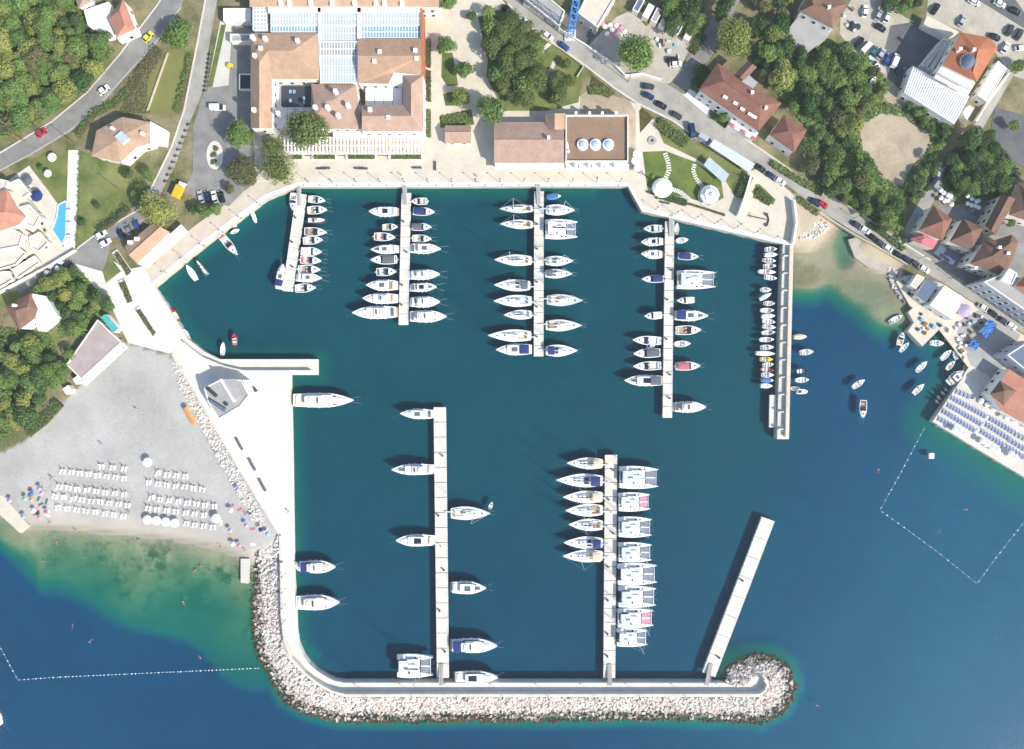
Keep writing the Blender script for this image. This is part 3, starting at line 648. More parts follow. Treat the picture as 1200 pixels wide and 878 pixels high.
def cruiser(t_, L, B, v, cover=None):
    """small cabin motorboat with windscreen, open cockpit aft"""
    hs, hb = .75, 1.05
    W, S = hull_parts(t_, L, B, hs, hb, .85, 2.4, 'gelcoat', 'gelcoat', .4, open_=(.47, .35, random.choice(['teak', 'deck_offwhite', 'teak_pale'])))
    trunk(t_, 'foredeck_cabin', 'gelcoat', L, W, S, .53, .9, .72, .3, .02, .75, .15)
    trunk(t_, 'windscreen', 'glass', L, W, S, .47, .64, .82, .5, .03, .72, .35)
    st = random.choice(['white_canvas', 'white_canvas', 'grey_canvas', 'gelcoat_grey', 'beige_canvas']) if v != 2 else 'red_canvas'
    for s in (-1, 1): MB().box((-L * .1, s * B * .2, .75), (.55, .5, .6), taper=.9).build('helm_seat', st, t_)
    MB().box((-L * .4, 0, .6), (.6, B * .66, .45)).build('stern_bench', st, t_)
    MB().box((-L * .05 + L * .5 * .62, 0, hb + .22), (.55, .5, .08)).build('deck_hatch', 'glass', t_)
    rail(t_, L, W, S, .6, .98, .4)
    outboard(t_, -L / 2, 0, 1.05)
    if cover: canopy(t_, 'canopy', cover, -L * .42, L * .02, B * .82, 1.75)
    lines(t_, L, L * .45, hb, 3.2, 1.)
def open_boat(t_, L, B, v, cover=None, hm='gelcoat'):
    hs, hb = .5, .72
    W, S = hull_parts(t_, L, B, hs, hb, .7 if v != 1 else .5, 2.2, hm, hm if hm != 'varnish' else 'gelcoat', .42, n=11, open_=(.22 if v != 2 else .4, .16, random.choice(['teak_pale', 'deck_offwhite', 'gelcoat_grey', 'gelcoat', 'deck_offwhite'])))
    for t in ((.12, .38, .62) if v != 2 else (.12, .4)):
        MB().box((-L / 2 + L * t, 0, .42), (.34, W(t) * 1.7, .07)).build('thwart', random.choice(['teak', 'gelcoat', 'gelcoat', 'deck_offwhite', 'grey_canvas']), t_)
    if v == 2:
        MB().box((L * .06, 0, .62), (.5, .6, .8), taper=.8).build('console', 'gelcoat', t_); MB().box((L * .08, 0, 1.1), (.1, .55, .25)).build('windscreen', 'glass', t_)
    outboard(t_, -L / 2, 0, .8)
    if cover: trunk(t_, 'boat_cover', cover, L, W, S, .04, .8, .96, .28, .03, .45, .1)
def rib_boat(t_, L, B, tubem='gelcoat_grey'):
    pts = [(-.5, -.5), (-.1, -.5), (.2, -.46), (.38, -.3), (.47, -.1), (.49, 0), (.47, .1), (.38, .3), (.2, .46), (-.1, .5), (-.5, .5)]
    r = .2 + .012 * L; mb = MB(); ring = []
    P3 = [Vector((x * L, y * (B - 2 * r), .42 + .25 * max(0, x))) for x, y in pts]
    for i, p in enumerate(P3):
        d = (P3[min(i + 1, 10)] - P3[max(i - 1, 0)]).normalized(); n = Vector((-d.y, d.x, 0))
        ring.append([p + n * r * math.cos(a) + Vector((0, 0, r * math.sin(a))) for a in [k * math.pi / 3 for k in range(6)]])
    mb.loft(ring); mb.build('inflatable_tube', tubem, t_, smooth=True)
    MB().prism([(p.x, p.y) for p in P3], .05, .32).build('hull', 'gelcoat', t_)
    MB().box((0, 0, .7), (.55, .6, .75), taper=.8).build('console', 'gelcoat', t_)
    MB().box((-L * .2, 0, .6), (.6, B * .42, .5)).build('seat', random.choice(['dark_grey', 'white_canvas']), t_)
    outboard(t_, -L / 2)
def sail_yacht(t_, L, B, v, cover=None, hm='gelcoat'):
    hs, hb = .95, 1.3
    dm = 'gelcoat' if v == 0 else ('deck_offwhite' if v == 1 else 'gelcoat_grey')
    W, S = hull_parts(t_, L, B, hs, hb, .72, 1.75, hm, dm, .38, n=14)
    trunk(t_, 'coachroof', 'gelcoat', L, W, S, .34, .74, .58, .38, .03, .82, .2)
    for s in (-1, 1):
        wd = MB()
        for t in (.42, .5, .58): wd.box((-L / 2 + L * t, s * W(t) * .55, S(t) + .22), (L * .055, .07, .16))
        wd.build('cabin_windows', 'glass', t_)
    hatch = MB()
    for t in (.5, .6, .78): hatch.box((-L / 2 + L * t, 0, S(t) + (.45 if t < .7 else .1)), (.5, .5, .06))
    hatch.build('deck_hatches', 'glass', t_)
    sole = random.choice(['teak', 'teak_pale', 'deck_offwhite', 'gelcoat_grey'])
    trunk(t_, 'cockpit_sole', sole, L, W, S, .05, .31, .62, .02, .05, 1., 0)
    for s in (-1, 1): MB().box((-L * .31, s * B * .27, hs + .22), (L * .2, B * .1, .34)).build('cockpit_bench', 'gelcoat' if v else sole, t_)
    wh = MB()
    for s in (-1, 1): wh.tube((-L * .4, s * B * .14, hs + .6), (-L * .41, s * B * .14, hs + .62), .4, n=10)
    wh.build('steering_wheels', 'dark_grey', t_)
    xm = L * .08; mh = 1.28 * L
    MB().tube((xm, 0, hs), (xm, 0, hs + mh), .11, .07, 8).build('mast', 'alu', t_)
    bm = MB().tube((xm - .1, 0, hs + 1.3), (xm - L * .36, 0, hs + 1.35), .08).build('boom', 'alu', t_)
    sc = random.choice(['white_canvas', 'white_canvas', 'white_canvas', 'navy_canvas', 'grey_canvas', 'gelcoat_grey'])
    MB().tube((xm - .2, 0, hs + 1.5), (xm - L * .35, 0, hs + 1.5), .24, .15, 6).build('sail_cover', sc, bm)
    rg = MB(); rg.tube((L * .485, 0, hb), (xm, 0, hs + mh), .05, .03, 5)
    rg.tube((-L * .49, 0, hs), (xm, 0, hs + mh), .02, n=3)
    for s in (-1, 1):
        rg.tube((xm - .2, s * B * .46, hs), (xm, s * .6, hs + mh * .55), .02, n=3); rg.tube((xm, s * .6, hs + mh * .55), (xm, 0, hs + mh * .97), .02, n=3)
        rg.tube((xm, 0, hs + mh * .55), (xm - .1, s * .62, hs + mh * .55), .035, n=4); rg.tube((xm, 0, hs + mh * .3), (xm - .1, s * .8, hs + mh * .3), .035, n=4)
    rg.build('rigging', 'alu', t_)
    hood = random.choice(['gelcoat_grey', 'grey_canvas', 'white_canvas', 'white_canvas', 'beige_canvas']) if cover is None else cover
    canopy(t_, 'sprayhood', hood, -L * .2, -L * .11, B * .52, hs + .55, .4)
    if cover: canopy(t_, 'bimini', cover, -L * .44, -L * .24, B * .72, hs + 1.9)
    rail(t_, L, W, S, .05, .98)
    MB().box((-L / 2 - .15, 0, .5), (.5, B * .5, .1)).build('swim_platform', 'teak', t_)
    MB().box((-L / 2 - 1., B * .1, 1.0), (2.6, .4, .08)).build('boarding_plank', 'alu', t_)
    lines(t_, L, L * .46, hb, 3., .8)
def catamaran(t_, L, B, v, cover=None, net='net'):
    hs, hb = 1.35, 1.6; hw = B * .27; yo = B / 2 - hw / 2
    for s in (-1, 1): W, S = hull_parts(t_, L, hw, hs, hb, .75, 2.0, 'gelcoat', 'gelcoat', .35, yo=s * yo)
    Wb = lambda t: B / 2 - hw * .45
    Sd = lambda t: hs + .02
    MB().box((-L * .14, 0, hs - .22), (L * .6, B - hw * 1.1, .5)).build('bridge_deck', 'gelcoat', t_)
    Wc = lambda t: (B / 2) * (.8 if t < .5 else .8 * (1 - ((t - .5) / .5) ** 2 * .9))
    trunk(t_, 'saloon_windows', 'glass', L, Wc, Sd, .3, .66, .8, .85, .03, .86, .25, n=8)
    trunk(t_, 'coachroof', 'gelcoat', L, Wc, Sd, .28, .62, .84, .16, .86, .92, .1, n=8)
    for s in (-1, 1):
        hm_ = MB()
        for t in (.5, .63, .75): hm_.box((-L / 2 + L * t, s * yo, hs + .13), (.55, .5, .08))
        hm_.build('deck_hatches', 'glass', t_)
        MB().add([(L * .16, s * .22, hs), (L * .41, s * .22, hs), (L * .41, s * (yo - hw * .3), hs), (L * .16, s * (yo - hw * .42), hs)] + [(L * .16, s * .22, hs - .05), (L * .41, s * .22, hs - .05), (L * .41, s * (yo - hw * .3), hs - .05), (L * .16, s * (yo - hw * .42), hs - .05)], [(0, 1, 2, 3), (7, 6, 5, 4), (0, 1, 5, 4), (2, 3, 7, 6)]).build('trampoline', net, t_)
    MB().box((L * .29, 0, hs), (L * .27, .36, .2)).build('centre_walkway', 'gelcoat', t_)
    MB().tube((L * .42, -yo, hb - .1), (L * .42, yo, hb - .1), .13).build('cross_beam', 'alu', t_)
    MB().box((-L * .33, 0, hs + .06), (L * .2, B * .56, .04)).build('cockpit_sole', random.choice(['teak', 'teak_pale', 'deck_offwhite']), t_)
    for s in (-1, 1): MB().box((-L * .34, s * B * .24, hs + .25), (L * .16, .7, .4)).build('cockpit_seat', random.choice(['grey_canvas', 'white_canvas', 'navy_canvas']), t_)
    bimi = cover or random.choice(['gelcoat', 'white_canvas', 'gelcoat_grey'])
    MB().box((-L * .31, 0, hs + 2.05), (L * .25, B * .62, .1)).build('hardtop', bimi, t_)
    sp = MB()
    for x in (-L * .42, -L * .2):
        for s in (-1, 1): sp.tube((x, s * B * .28, hs), (x, s * B * .28, hs + 2.05), .05, n=5)
    sp.build('hardtop_posts', 'alu', t_)
    MB().box((-L * .16, -B * .22, hs + 1.4), (.7, .6, .8), taper=.7).build('helm_station', 'dark_grey', t_)
    xm = L * .12; mh = 1.35 * L
    MB().tube((xm, 0, hs), (xm, 0, hs + mh), .15, .09, 8).build('mast', 'alu', t_)
    bm = MB().tube((xm, 0, hs + 2.3), (xm - L * .42, 0, hs + 2.35), .1).build('boom', 'alu', t_)
    MB().tube((xm - .2, 0, hs + 2.6), (xm - L * .4, 0, hs + 2.55), .3, .2, 6).build('sail_cover', random.choice(['white_canvas', 'white_canvas', 'navy_canvas', 'gelcoat_grey']), bm)
    rg = MB().tube((L * .42, 0, hb), (xm, 0, hs + mh * .9), .07, .04, 5)
    for s in (-1, 1):
        rg.tube((-L * .1, s * B * .46, hs), (xm, 0, hs + mh * .9), .025, n=3); rg.tube((xm, 0, hs + mh * .5), (xm - .2, s * .9, hs + mh * .5), .04, n=4)
    rg.build('rigging', 'alu', t_)
    td = MB(); td.tube((-L * .49, -B * .22, 1.3), (-L * .49, B * .25, 1.3), .28, .2, 8); td.build('tender', random.choice(['gelcoat_grey', 'dark_grey', 'gelcoat']), t_)
    for s in (-1, 1): MB().box((-L / 2 + .3, s * yo, .55), (1.2, hw * .7, .5)).build('stern_steps', 'teak_pale', t_)
    lines(t_, L, L * .46, hb, 2., 2.5)
def water_scooter(t_, L, B):
    hull_parts(t_, L, B, .4, .55, .8, 2., 'black_rubber', 'dark_grey', .4, n=9)
    MB().box((-L * .15, 0, .65), (L * .5, B * .35, .3), taper=.8).build('seat', 'grey_canvas', t_)
    MB().tube((L * .15, -B * .35, .95), (L * .15, B * .35, .95), .05).build('handlebar', 'alu', t_)
def swim_raft(t_, L, B):
    MB().box((0, 0, .2), (L, B, .35)).build('raft_deck', 'deck_offwhite', t_)
    for s in (-1, 1): MB().tube((-L * .55, s * B * .45, .05), (L * .55, s * B * .45, .05), .25, n=8).build('float', 'gelcoat_grey', t_)
    MB().box((-L * .6, 0, .4), (.2, B * .4, .8)).build('ladder', 'alu', t_)
KINDS = {'j': ('water_scooter', 'water scooter'), 'f': ('swimming_raft', 'raft'), 'm': ('motor_yacht', 'motor yacht'), 'c': ('motorboat', 'motorboat'), 'o': ('open_boat', 'open boat'), 'r': ('inflatable_boat', 'inflatable boat'), 's': ('sailing_yacht', 'sailing yacht'), 'k': ('catamaran', 'catamaran')}
CNAME = {'navy_canvas': 'navy', 'blue_canvas': 'blue', 'grey_canvas': 'grey', 'beige_canvas': 'beige', 'red_canvas': 'red', 'white_canvas': 'white', 'pink_canvas': 'pink', 'orange_canvas': 'orange', 'yellow_paint': 'yellow'}
def boat(x0, y0, x1, y1, w, kind, label, v=0, cover=None, hm='gelcoat', group=None, net='net'):
    """stern pixel, bow pixel, beam in pixels"""
    a, b_ = P(x0, y0, .9), P(x1, y1, .9); d = b_ - a; L = d.length; B = w * MPP * (1.07 if kind == 'k' else 1.)
    nm, cat = KINDS[kind]; c = (a + b_) / 2
    t_ = thing(nm, label, cat, (c.x, c.y, 0), math.atan2(d.y, d.x), group)
    if kind == 'm': motor_yacht(t_, L, B, v, cover)
    elif kind == 'c': cruiser(t_, L, B, v, cover)
    elif kind == 'o': open_boat(t_, L, B, v, cover, hm)
    elif kind == 'r': rib_boat(t_, L, B, hm)
    elif kind == 's': sail_yacht(t_, L, B, v, cover, hm)
    elif kind == 'j': water_scooter(t_, L, B)
    elif kind == 'f': swim_raft(t_, L, B)
    elif kind == 'k': catamaran(t_, L, B, v, cover, net)
    return t_
def row(data, where, group, desc={}):
    """data: (left x, right x, y, beam, kind, bow side, variant, cover, hull)"""
    cnt = 0
    for d in data:
        xa, xb, y, w, kind, bow = d[:6]; v = d[6] if len(d) > 6 else random.randrange(3); cov = d[7] if len(d) > 7 else None; hm = d[8] if len(d) > 8 else 'gelcoat'
        net = d[9] if len(d) > 9 else 'net'
        cnt += 1; tilt = random.uniform(-1.7, 1.7) if kind in 'co' else random.uniform(-1, 1)
        what = {'m': 'white motor yacht', 'c': 'white motorboat', 'o': 'small open boat', 'r': 'grey inflatable boat', 's': 'white sailing yacht', 'k': 'white catamaran'}[kind]
        if hm == 'varnish': what = 'classic wooden ' + KINDS[kind][1]
        elif hm == 'red_paint': what = 'red ' + KINDS[kind][1]
        elif hm == 'yellow_paint': what = 'yellow ' + KINDS[kind][1]
        elif hm == 'black_rubber': what = 'dark ' + KINDS[kind][1]
        if cov: what += ' with %s canopy' % CNAME[cov]
        if net != 'net': what += ' with pink deck net'
        lab = '%s, %s from the top %s' % (what, ordw(cnt), where)
        x0, x1 = (xa, xb) if bow == 'R' else (xb, xa)
        boat(x0, y - tilt * .5, x1, y + tilt * .5, w, kind, lab, v, cov, hm, group, net)
row([(432.5, 465, 248.3, 11.7, 'm', 'L', 1), (448, 466, 266, 8, 'c', 'R', 0), (438.3, 463.4, 277.6, 10, 'c', 'R', 2), (434.6, 465, 292.5, 11, 'm', 'L', 2), (434, 465, 304.4, 11, 'c', 'L', 1, 'grey_canvas'), (441, 464.7, 318.5, 10, 'c', 'R', 1), (429, 464, 334.5, 13, 'm', 'L', 2), (425, 464, 350, 12.5, 'm', 'L', 0), (413, 464, 366.4, 15, 'm', 'L', 0)], 'left of the second upper pontoon', 'boats left of the second upper pontoon')
row([(481.7, 500.6, 236, 8.5, 'c', 'L', 0), (484, 509.4, 248, 10, 'c', 'R', 0, 'navy_canvas'), (482.4, 505.7, 266, 9, 'c', 'R', 1, 'grey_canvas'), (483, 505.7, 279.6, 9, 'c', 'R', 1), (482, 517, 291.5, 12.5, 'm', 'R', 2), (481.7, 515.8, 322, 12, 'm', 'R', 0), (482.4, 512, 336.7, 10.5, 'm', 'R', 1), (482.4, 516, 354, 13, 'm', 'R', 3), (481, 524, 371, 14, 'm', 'R', 0)], 'right of the second upper pontoon', 'boats right of the second upper pontoon')
row([(361, 381, 234, 9, 'c', 'R', 0), (360, 383, 246, 10, 'c', 'R', 1), (360.5, 382.5, 258, 9, 'r', 'R', 0, None, 'dark_grey'), (356.5, 383, 271.6, 10, 'c', 'R', 0), (355, 378, 281.5, 10, 'c', 'R', 1), (352, 377, 294.8, 10.5, 'c', 'R', 0, 'white_canvas'), (351.7, 376.3, 305, 10, 'c', 'R', 2), (349, 375.7, 315.6, 10, 'c', 'R', 0), (348.6, 377.3, 325.5, 11, 'm', 'R', 2), (345.5, 370, 337.5, 10.5, 'c', 'R', 1)], 'right of the short leftmost pontoon', 'boats right of the leftmost pontoon')
boat(343.5, 226, 343, 246.5, 8, 'c', 'white motorboat at the shore end of the leftmost pontoon', 0)
boat(327, 336.5, 332, 309.5, 11, 'm', 'white motorboat with blue canopy at the outer end of the leftmost pontoon', 2, 'navy_canvas')
row([(585, 624, 245, 10, 's', 'L', 2, None, 'varnish'), (586, 624, 263, 11, 's', 'L', 1), (579, 622.7, 305, 13.5, 's', 'L', 1), (578.7, 621, 334.4, 14, 's', 'L', 0, 'grey_canvas'), (578, 622.7, 352.8, 14, 's', 'L', 0), (590, 622.7, 369, 11.5, 's', 'L', 1), (571.5, 622, 393.4, 14.5, 's', 'L', 0), (581, 621, 409.7, 13.5, 'm', 'L', 2, 'navy_canvas')], 'left of the restaurant pontoon', 'boats left of the restaurant pontoon')
row([(641, 657.6, 230, 7, 'o', 'R', 0, 'blue_canvas'), (640, 673.6, 246.3, 13, 's', 'R', 0), (639.4, 677, 269, 22, 'k', 'R', 0), (639.4, 672, 306, 12, 's', 'R', 0), (639, 671, 321, 11, 's', 'R', 1, 'grey_canvas'), (641, 683, 352, 14, 's', 'R', 2), (639.7, 682, 381.5, 14, 's', 'R', 1), (639.7, 677, 411, 14, 's', 'R', 0, 'navy_canvas')], 'right of the restaurant pontoon', 'boats right of the restaurant pontoon')
row([(754, 776, 268, 9, 'c', 'L', 0), (751, 775, 283.5, 10, 'm', 'L', 1), (751, 775, 298, 10.5, 'm', 'L', 2), (752, 778, 327, 9, 'c', 'L', 0, 'navy_canvas'), (755, 776, 370, 9, 'c', 'L', 1, 'white_canvas'), (741, 775, 399, 10.5, 'c', 'L', 0), (742, 774, 414, 11, 'c', 'L', 1, 'grey_canvas'), (741.5, 775, 429, 10.5, 'c', 'L', 1), (731, 775, 446, 13, 'm', 'L', 1, 'grey_canvas')], 'left of the pavilion lawn pontoon', 'boats left of the lawn pontoon')
row([(793, 807, 281.5, 7, 'o', 'R', 2), (795, 819, 300.5, 9, 'c', 'R', 0, 'navy_canvas'), (793.5, 839, 328, 21, 'k', 'R', 0), (793, 814, 352, 8, 'c', 'L', 0, 'white_canvas'), (791, 829.6, 370, 13, 'm', 'R', 2, 'navy_canvas'), (792, 822, 387, 11, 'c', 'R', 0), (791, 810, 403, 7.5, 'o', 'R', 2), (792, 821, 429, 10.5, 'c', 'R', 0, 'red_canvas'), (791, 827, 477, 13, 'm', 'R', 3)], 'right of the pavilion lawn pontoon', 'boats right of the lawn pontoon')
boat(793.3, 274, 793.7, 261, 5.5, 'o', 'tiny white open boat at the gangway of the lawn pontoon', 0)
boat(758, 405.5, 767, 405, 6, 'r', 'small inflatable tender alongside a white motorboat left of lawn pontoon')
sm = [(896.7, 911, 291.9), (896, 912, 298.4), (894, 909.6, 305.2), (895, 910, 311.6), (889.6, 910, 318.6), (896, 911, 325.4), (892, 904.4, 339.6), (895, 908.5, 355.6), (892, 907.7, 363.7), (892.6, 909, 370.4), (894, 909.6, 376.8), (894, 909.6, 383.2), (893, 909, 389.7), (891, 907.7, 398), (891.6, 907.5, 407), (886, 909, 414.2), (891, 906.6, 421.2), (894, 907, 427.5), (893, 907.5, 433.5), (892.7, 907.5, 439.5), (892.7, 907, 445.5), (891.4, 906, 452.2)]
row([(a, b_, y, 5.9, 'o', 'R', [0, 2, 1, 0, 2][i % 5], {15: 'white_canvas', 1: 'white_canvas', 9: 'white_canvas', 21: 'white_canvas', 20: 'blue_canvas'}.get(i), {16: 'yellow_paint', 18: 'red_paint'}.get(i, 'gelcoat')) for i, (a, b_, y) in enumerate(sm)], 'left of the walled pier', 'small boats left of the walled pier')
boat(890.5, 351, 904.5, 343.5, 5.5, 'o', 'covered white boat lying askew among small boats by the walled pier', 0, 'white_canvas')
row([(930.6, 946, 394.7, 6.5, 'o', 'R', 0, 'beige_canvas'), (938, 954, 412.7, 7, 'o', 'R', 2), (933.7, 947.4, 435, 6, 'o', 'R', 0, None, 'black_rubber'), (932.6, 948.5, 445.4, 6.5, 'o', 'R', 1), (928, 939, 456, 5.5, 'o', 'R', 0), (934, 946.5, 459, 6, 'r', 'R')], 'right of the walled pier', 'small boats right of the walled pier')
# lower harbour
row([(469, 506.5, 485, 12, 'm', 'L', 2), (459, 507, 550, 13, 'm', 'L', 0), (464, 507.5, 633, 14, 'm', 'L', 1)], 'left of the lower left pontoon', 'motor yachts left of the lower left pontoon')
boat(466, 780, 508, 780, 26, 'k', 'white catamaran in the corner left of the lower left pontoon', 0)
boat(528.4, 601.5, 575, 601.5, 16, 's', 'lone white sailing yacht right of the lower left pontoon', 1)
boat(573.5, 597, 577, 588.5, 4.6, 'o', 'tiny tender floating at the bow of the lone sailing yacht', 0)
row([(530, 570, 688.5, 15, 'm', 'R', 2), (530, 583, 756, 17, 'm', 'R', 0, 'navy_canvas'), (534, 584, 793, 14.5, 'm', 'R', 1)], 'right of the lower left pontoon', 'motor yachts right of the lower left pontoon')
row([(663.7, 706, 543, 14, 's', 'L', 1, 'beige_canvas'), (651, 706, 563, 16, 's', 'L', 0, 'navy_canvas'), (659, 706, 582.5, 15, 's', 'L', 0, 'beige_canvas'), (662, 706, 598, 15, 's', 'L', 0), (666, 706, 615, 14.5, 's', 'L', 1), (660, 706, 636, 15, 's', 'L', 0, 'navy_canvas'), (659, 706, 651.5, 15, 's', 'L', 1, 'beige_canvas')], 'left of the lower right pontoon', 'sailing yachts left of the lower right pontoon')
row([(726, 772, 559.5, 25, 'k', 'R', 0), (725, 762, 588, 21, 'k', 'R', 0, None, 'gelcoat', 'pink_canvas'), (725, 764, 617.5, 23, 'k', 'R', 0), (725, 764, 647, 22, 'k', 'R', 0), (724, 770, 672.5, 24.5, 'k', 'R', 0), (725, 769, 699, 24, 'k', 'R', 0), (724, 766, 724, 21.5, 'k', 'R', 0, None, 'gelcoat', 'pink_canvas'), (723, 759, 746.6, 20.5, 'k', 'R', 0)], 'right of the lower right pontoon', 'catamarans right of the lower right pontoon')
boat(344.5, 469, 416, 469, 17, 'm', 'largest white motor yacht moored below the stub mole', 0)
boat(353, 664, 394, 664, 15, 'm', 'white motor yacht with navy aft canopy moored to the left breakwater', 0, 'navy_canvas')
boat(347.5, 706, 399, 705, 18, 'm', 'big white flybridge motor yacht moored below another at left breakwater', 3)
boat(346, 660, 350.5, 669, 5, 'r', 'small inflatable tender behind the motor yacht at left breakwater')
# left quay
boat(294.3, 247.5, 299.5, 260.5, 5, 'r', 'grey inflatable dinghy tied to the left quay')
boat(267, 263.5, 277, 264.5, 5, 'o', 'upper of two tiny dinghies at the left quay', 0)
boat(270.5, 273, 279.5, 268.5, 5, 'o', 'lower of two tiny dinghies at the left quay', 1)
boat(258, 275, 278, 299, 9.5, 'c', 'white motorboat with red seats moored bow out at left quay', 2)
boat(229.5, 328, 217.5, 310, 7.5, 'o', 'white open boat near the left quay corner, covered', 2, 'white_canvas')
boat(242, 321.5, 228.5, 303.5, 6.5, 'r', 'dark inflatable boat near the left quay corner', 0, None, 'dark_grey')
boat(208, 375, 198, 360.5, 7.5, 'o', 'red open boat against the west quay wall', 2, None, 'red_paint')
boat(220, 396, 214.5, 385.5, 5.5, 'o', 'small white boat against the west quay wall', 0)
boat(260, 416.5, 261, 401, 6, 'o', 'white open boat floating above the stub mole', 0)
boat(275, 405, 273.5, 390.5, 7, 'o', 'red boat floating above the stub mole beside a white boat', 2, None, 'red_paint')
# right cove
for d in [(1043, 378, 1058, 369.5, 6.5, 'o', 'white open boat near the right rocks, topmost in the cove', 0), (1054, 405, 1058, 389.5, 7.5, 'c', 'white motorboat rafted to a small boat left of the stone pier', 0), (1055, 412.5, 1065.5, 401.5, 5.5, 'o', 'small dark-floored boat rafted to a motorboat by the stone pier', 1), (1091, 402, 1107, 402.5, 7, 'o', 'white boat lying level right of the stone pier tip', 2), (1104, 421.5, 1115.5, 410, 6.5, 'o', 'white open boat left of two others along the cove quay', 0), (1122.5, 421.5, 1118.5, 411, 5.5, 'o', 'white boat closest to the cove quay wall', 0), (1110, 433.5, 1119.5, 423, 6, 'o', 'white open boat lowest of three along the cove quay', 1), (1075, 435.5, 1087, 423.5, 6.5, 'o', 'white open boat anchored in mid cove', 2), (1071, 462, 1083.5, 450, 6.5, 'o', 'pale blue-white boat anchored lower in the cove', 2), (1000, 454.5, 1013.8, 445, 6.5, 'o', 'white boat anchored farthest left in the cove', 2), (1012.5, 469, 1011, 490, 8.5, 'c', 'lone white motorboat anchored bow down left of the cove', 0), (1113.5, 448, 1128.5, 434.5, 11.5, 'm', 'broad white motor yacht tied above the sun deck', 2)]:
    boat(*d)
boat(1131, 437, 1133.5, 425, 5, 'o', 'yellow green boat lying on the cove quay corner', 0, None, 'yellow_paint')
for i, (x, y) in enumerate([(1101, 466), (1106, 461), (1110, 457), (1099, 471)]):
    boat(x + 3, y + 3, x - 4, y - 3, 3.8, 'j', ['dark water scooter, second from the deck corner beside the sun deck', 'dark water scooter, third from the deck corner beside the sun deck', 'dark water scooter farthest from the deck corner beside the sun deck', 'dark water scooter nearest the sun deck corner'][i], 2, None, 'black_rubber', 'dark water scooters beside the sun deck')
boat(1090, 534.5, 1096, 534.5, 6, 'f', 'small square raft floating below the sun deck', 2)
boat(-8, 832, 1, 850, 9, 'm', 'white boat half out of frame at the lower left edge', 2)
def beached(x0, y0, x1, y1, w, kind, label, v):
    t_ = boat(x0, y0, x1, y1, w, kind, label, v); t_.location.z = G + .45
beached(1014, 70, 1028, 84, 8, 'c', 'white motorboat stored on land beside the parked cars', 0)
beached(1018, 101, 1023, 92, 5, 'o', 'small white boat stored in the scrub below the yard', 0)
# ================================================================ buildings
WIN = {}
def win_mesh(w, h):
    if (w, h) not in WIN:
        f = MB().box((0, 0, 0), (w + .22, .12, h + .22)).mesh('window', 'frame_white')
        p = MB().box((0, -.07, 0), (w, .06, h)).mesh('pane', 'glass')
        WIN[(w, h)] = (f, p)
    return WIN[(w, h)]
def windows(root, foot, z0, z1, w=1.1, h=1.4, step=3.1, face=True):
    foot = ccw(foot); c = centroid(foot); n = len(foot); loc = root.location
    fm, pm = win_mesh(w, h)
    for i in range(n):
        a, b_ = foot[i], foot[(i + 1) % n]; d = Vector((b_[0] - a[0], b_[1] - a[1], 0)); L = d.length
        if L < 3: continue
        nrm = Vector((d.y, -d.x, 0)).normalized()
        mid = Vector(((a[0] + b_[0]) / 2, (a[1] + b_[1]) / 2, 0))
        if face and nrm.dot(-mid.normalized()) < .05: continue          # sides seen from above the harbour
        k = max(1, int((L - 1.2) / step)); ns = max(1, int((z1 - z0 - .4) / 2.9))
        for s in range(ns):
            for j in range(k):
                p = Vector((a[0], a[1], 0)) + d * ((j + .5) / k); p.z = z0 + 1.6 + s * 2.9
                o = link('window', fm, root, p + nrm * .02 - loc, math.atan2(d.y, d.x)); link('pane', pm, o)
def chimney(root, x, y, z, h=1.6, s=.8, par=None):
    p = P(x, y, z + h); mb = MB().box((p.x, p.y, z + h / 2 - .4), (s, s, h + .8)); mb.box((p.x, p.y, z + h + .06), (s + .25, s + .25, .12))
    o = mb.build('chimney', 'white_wall', par or root, False); o.data.transform(Matrix.Translation(-root.location)); return o
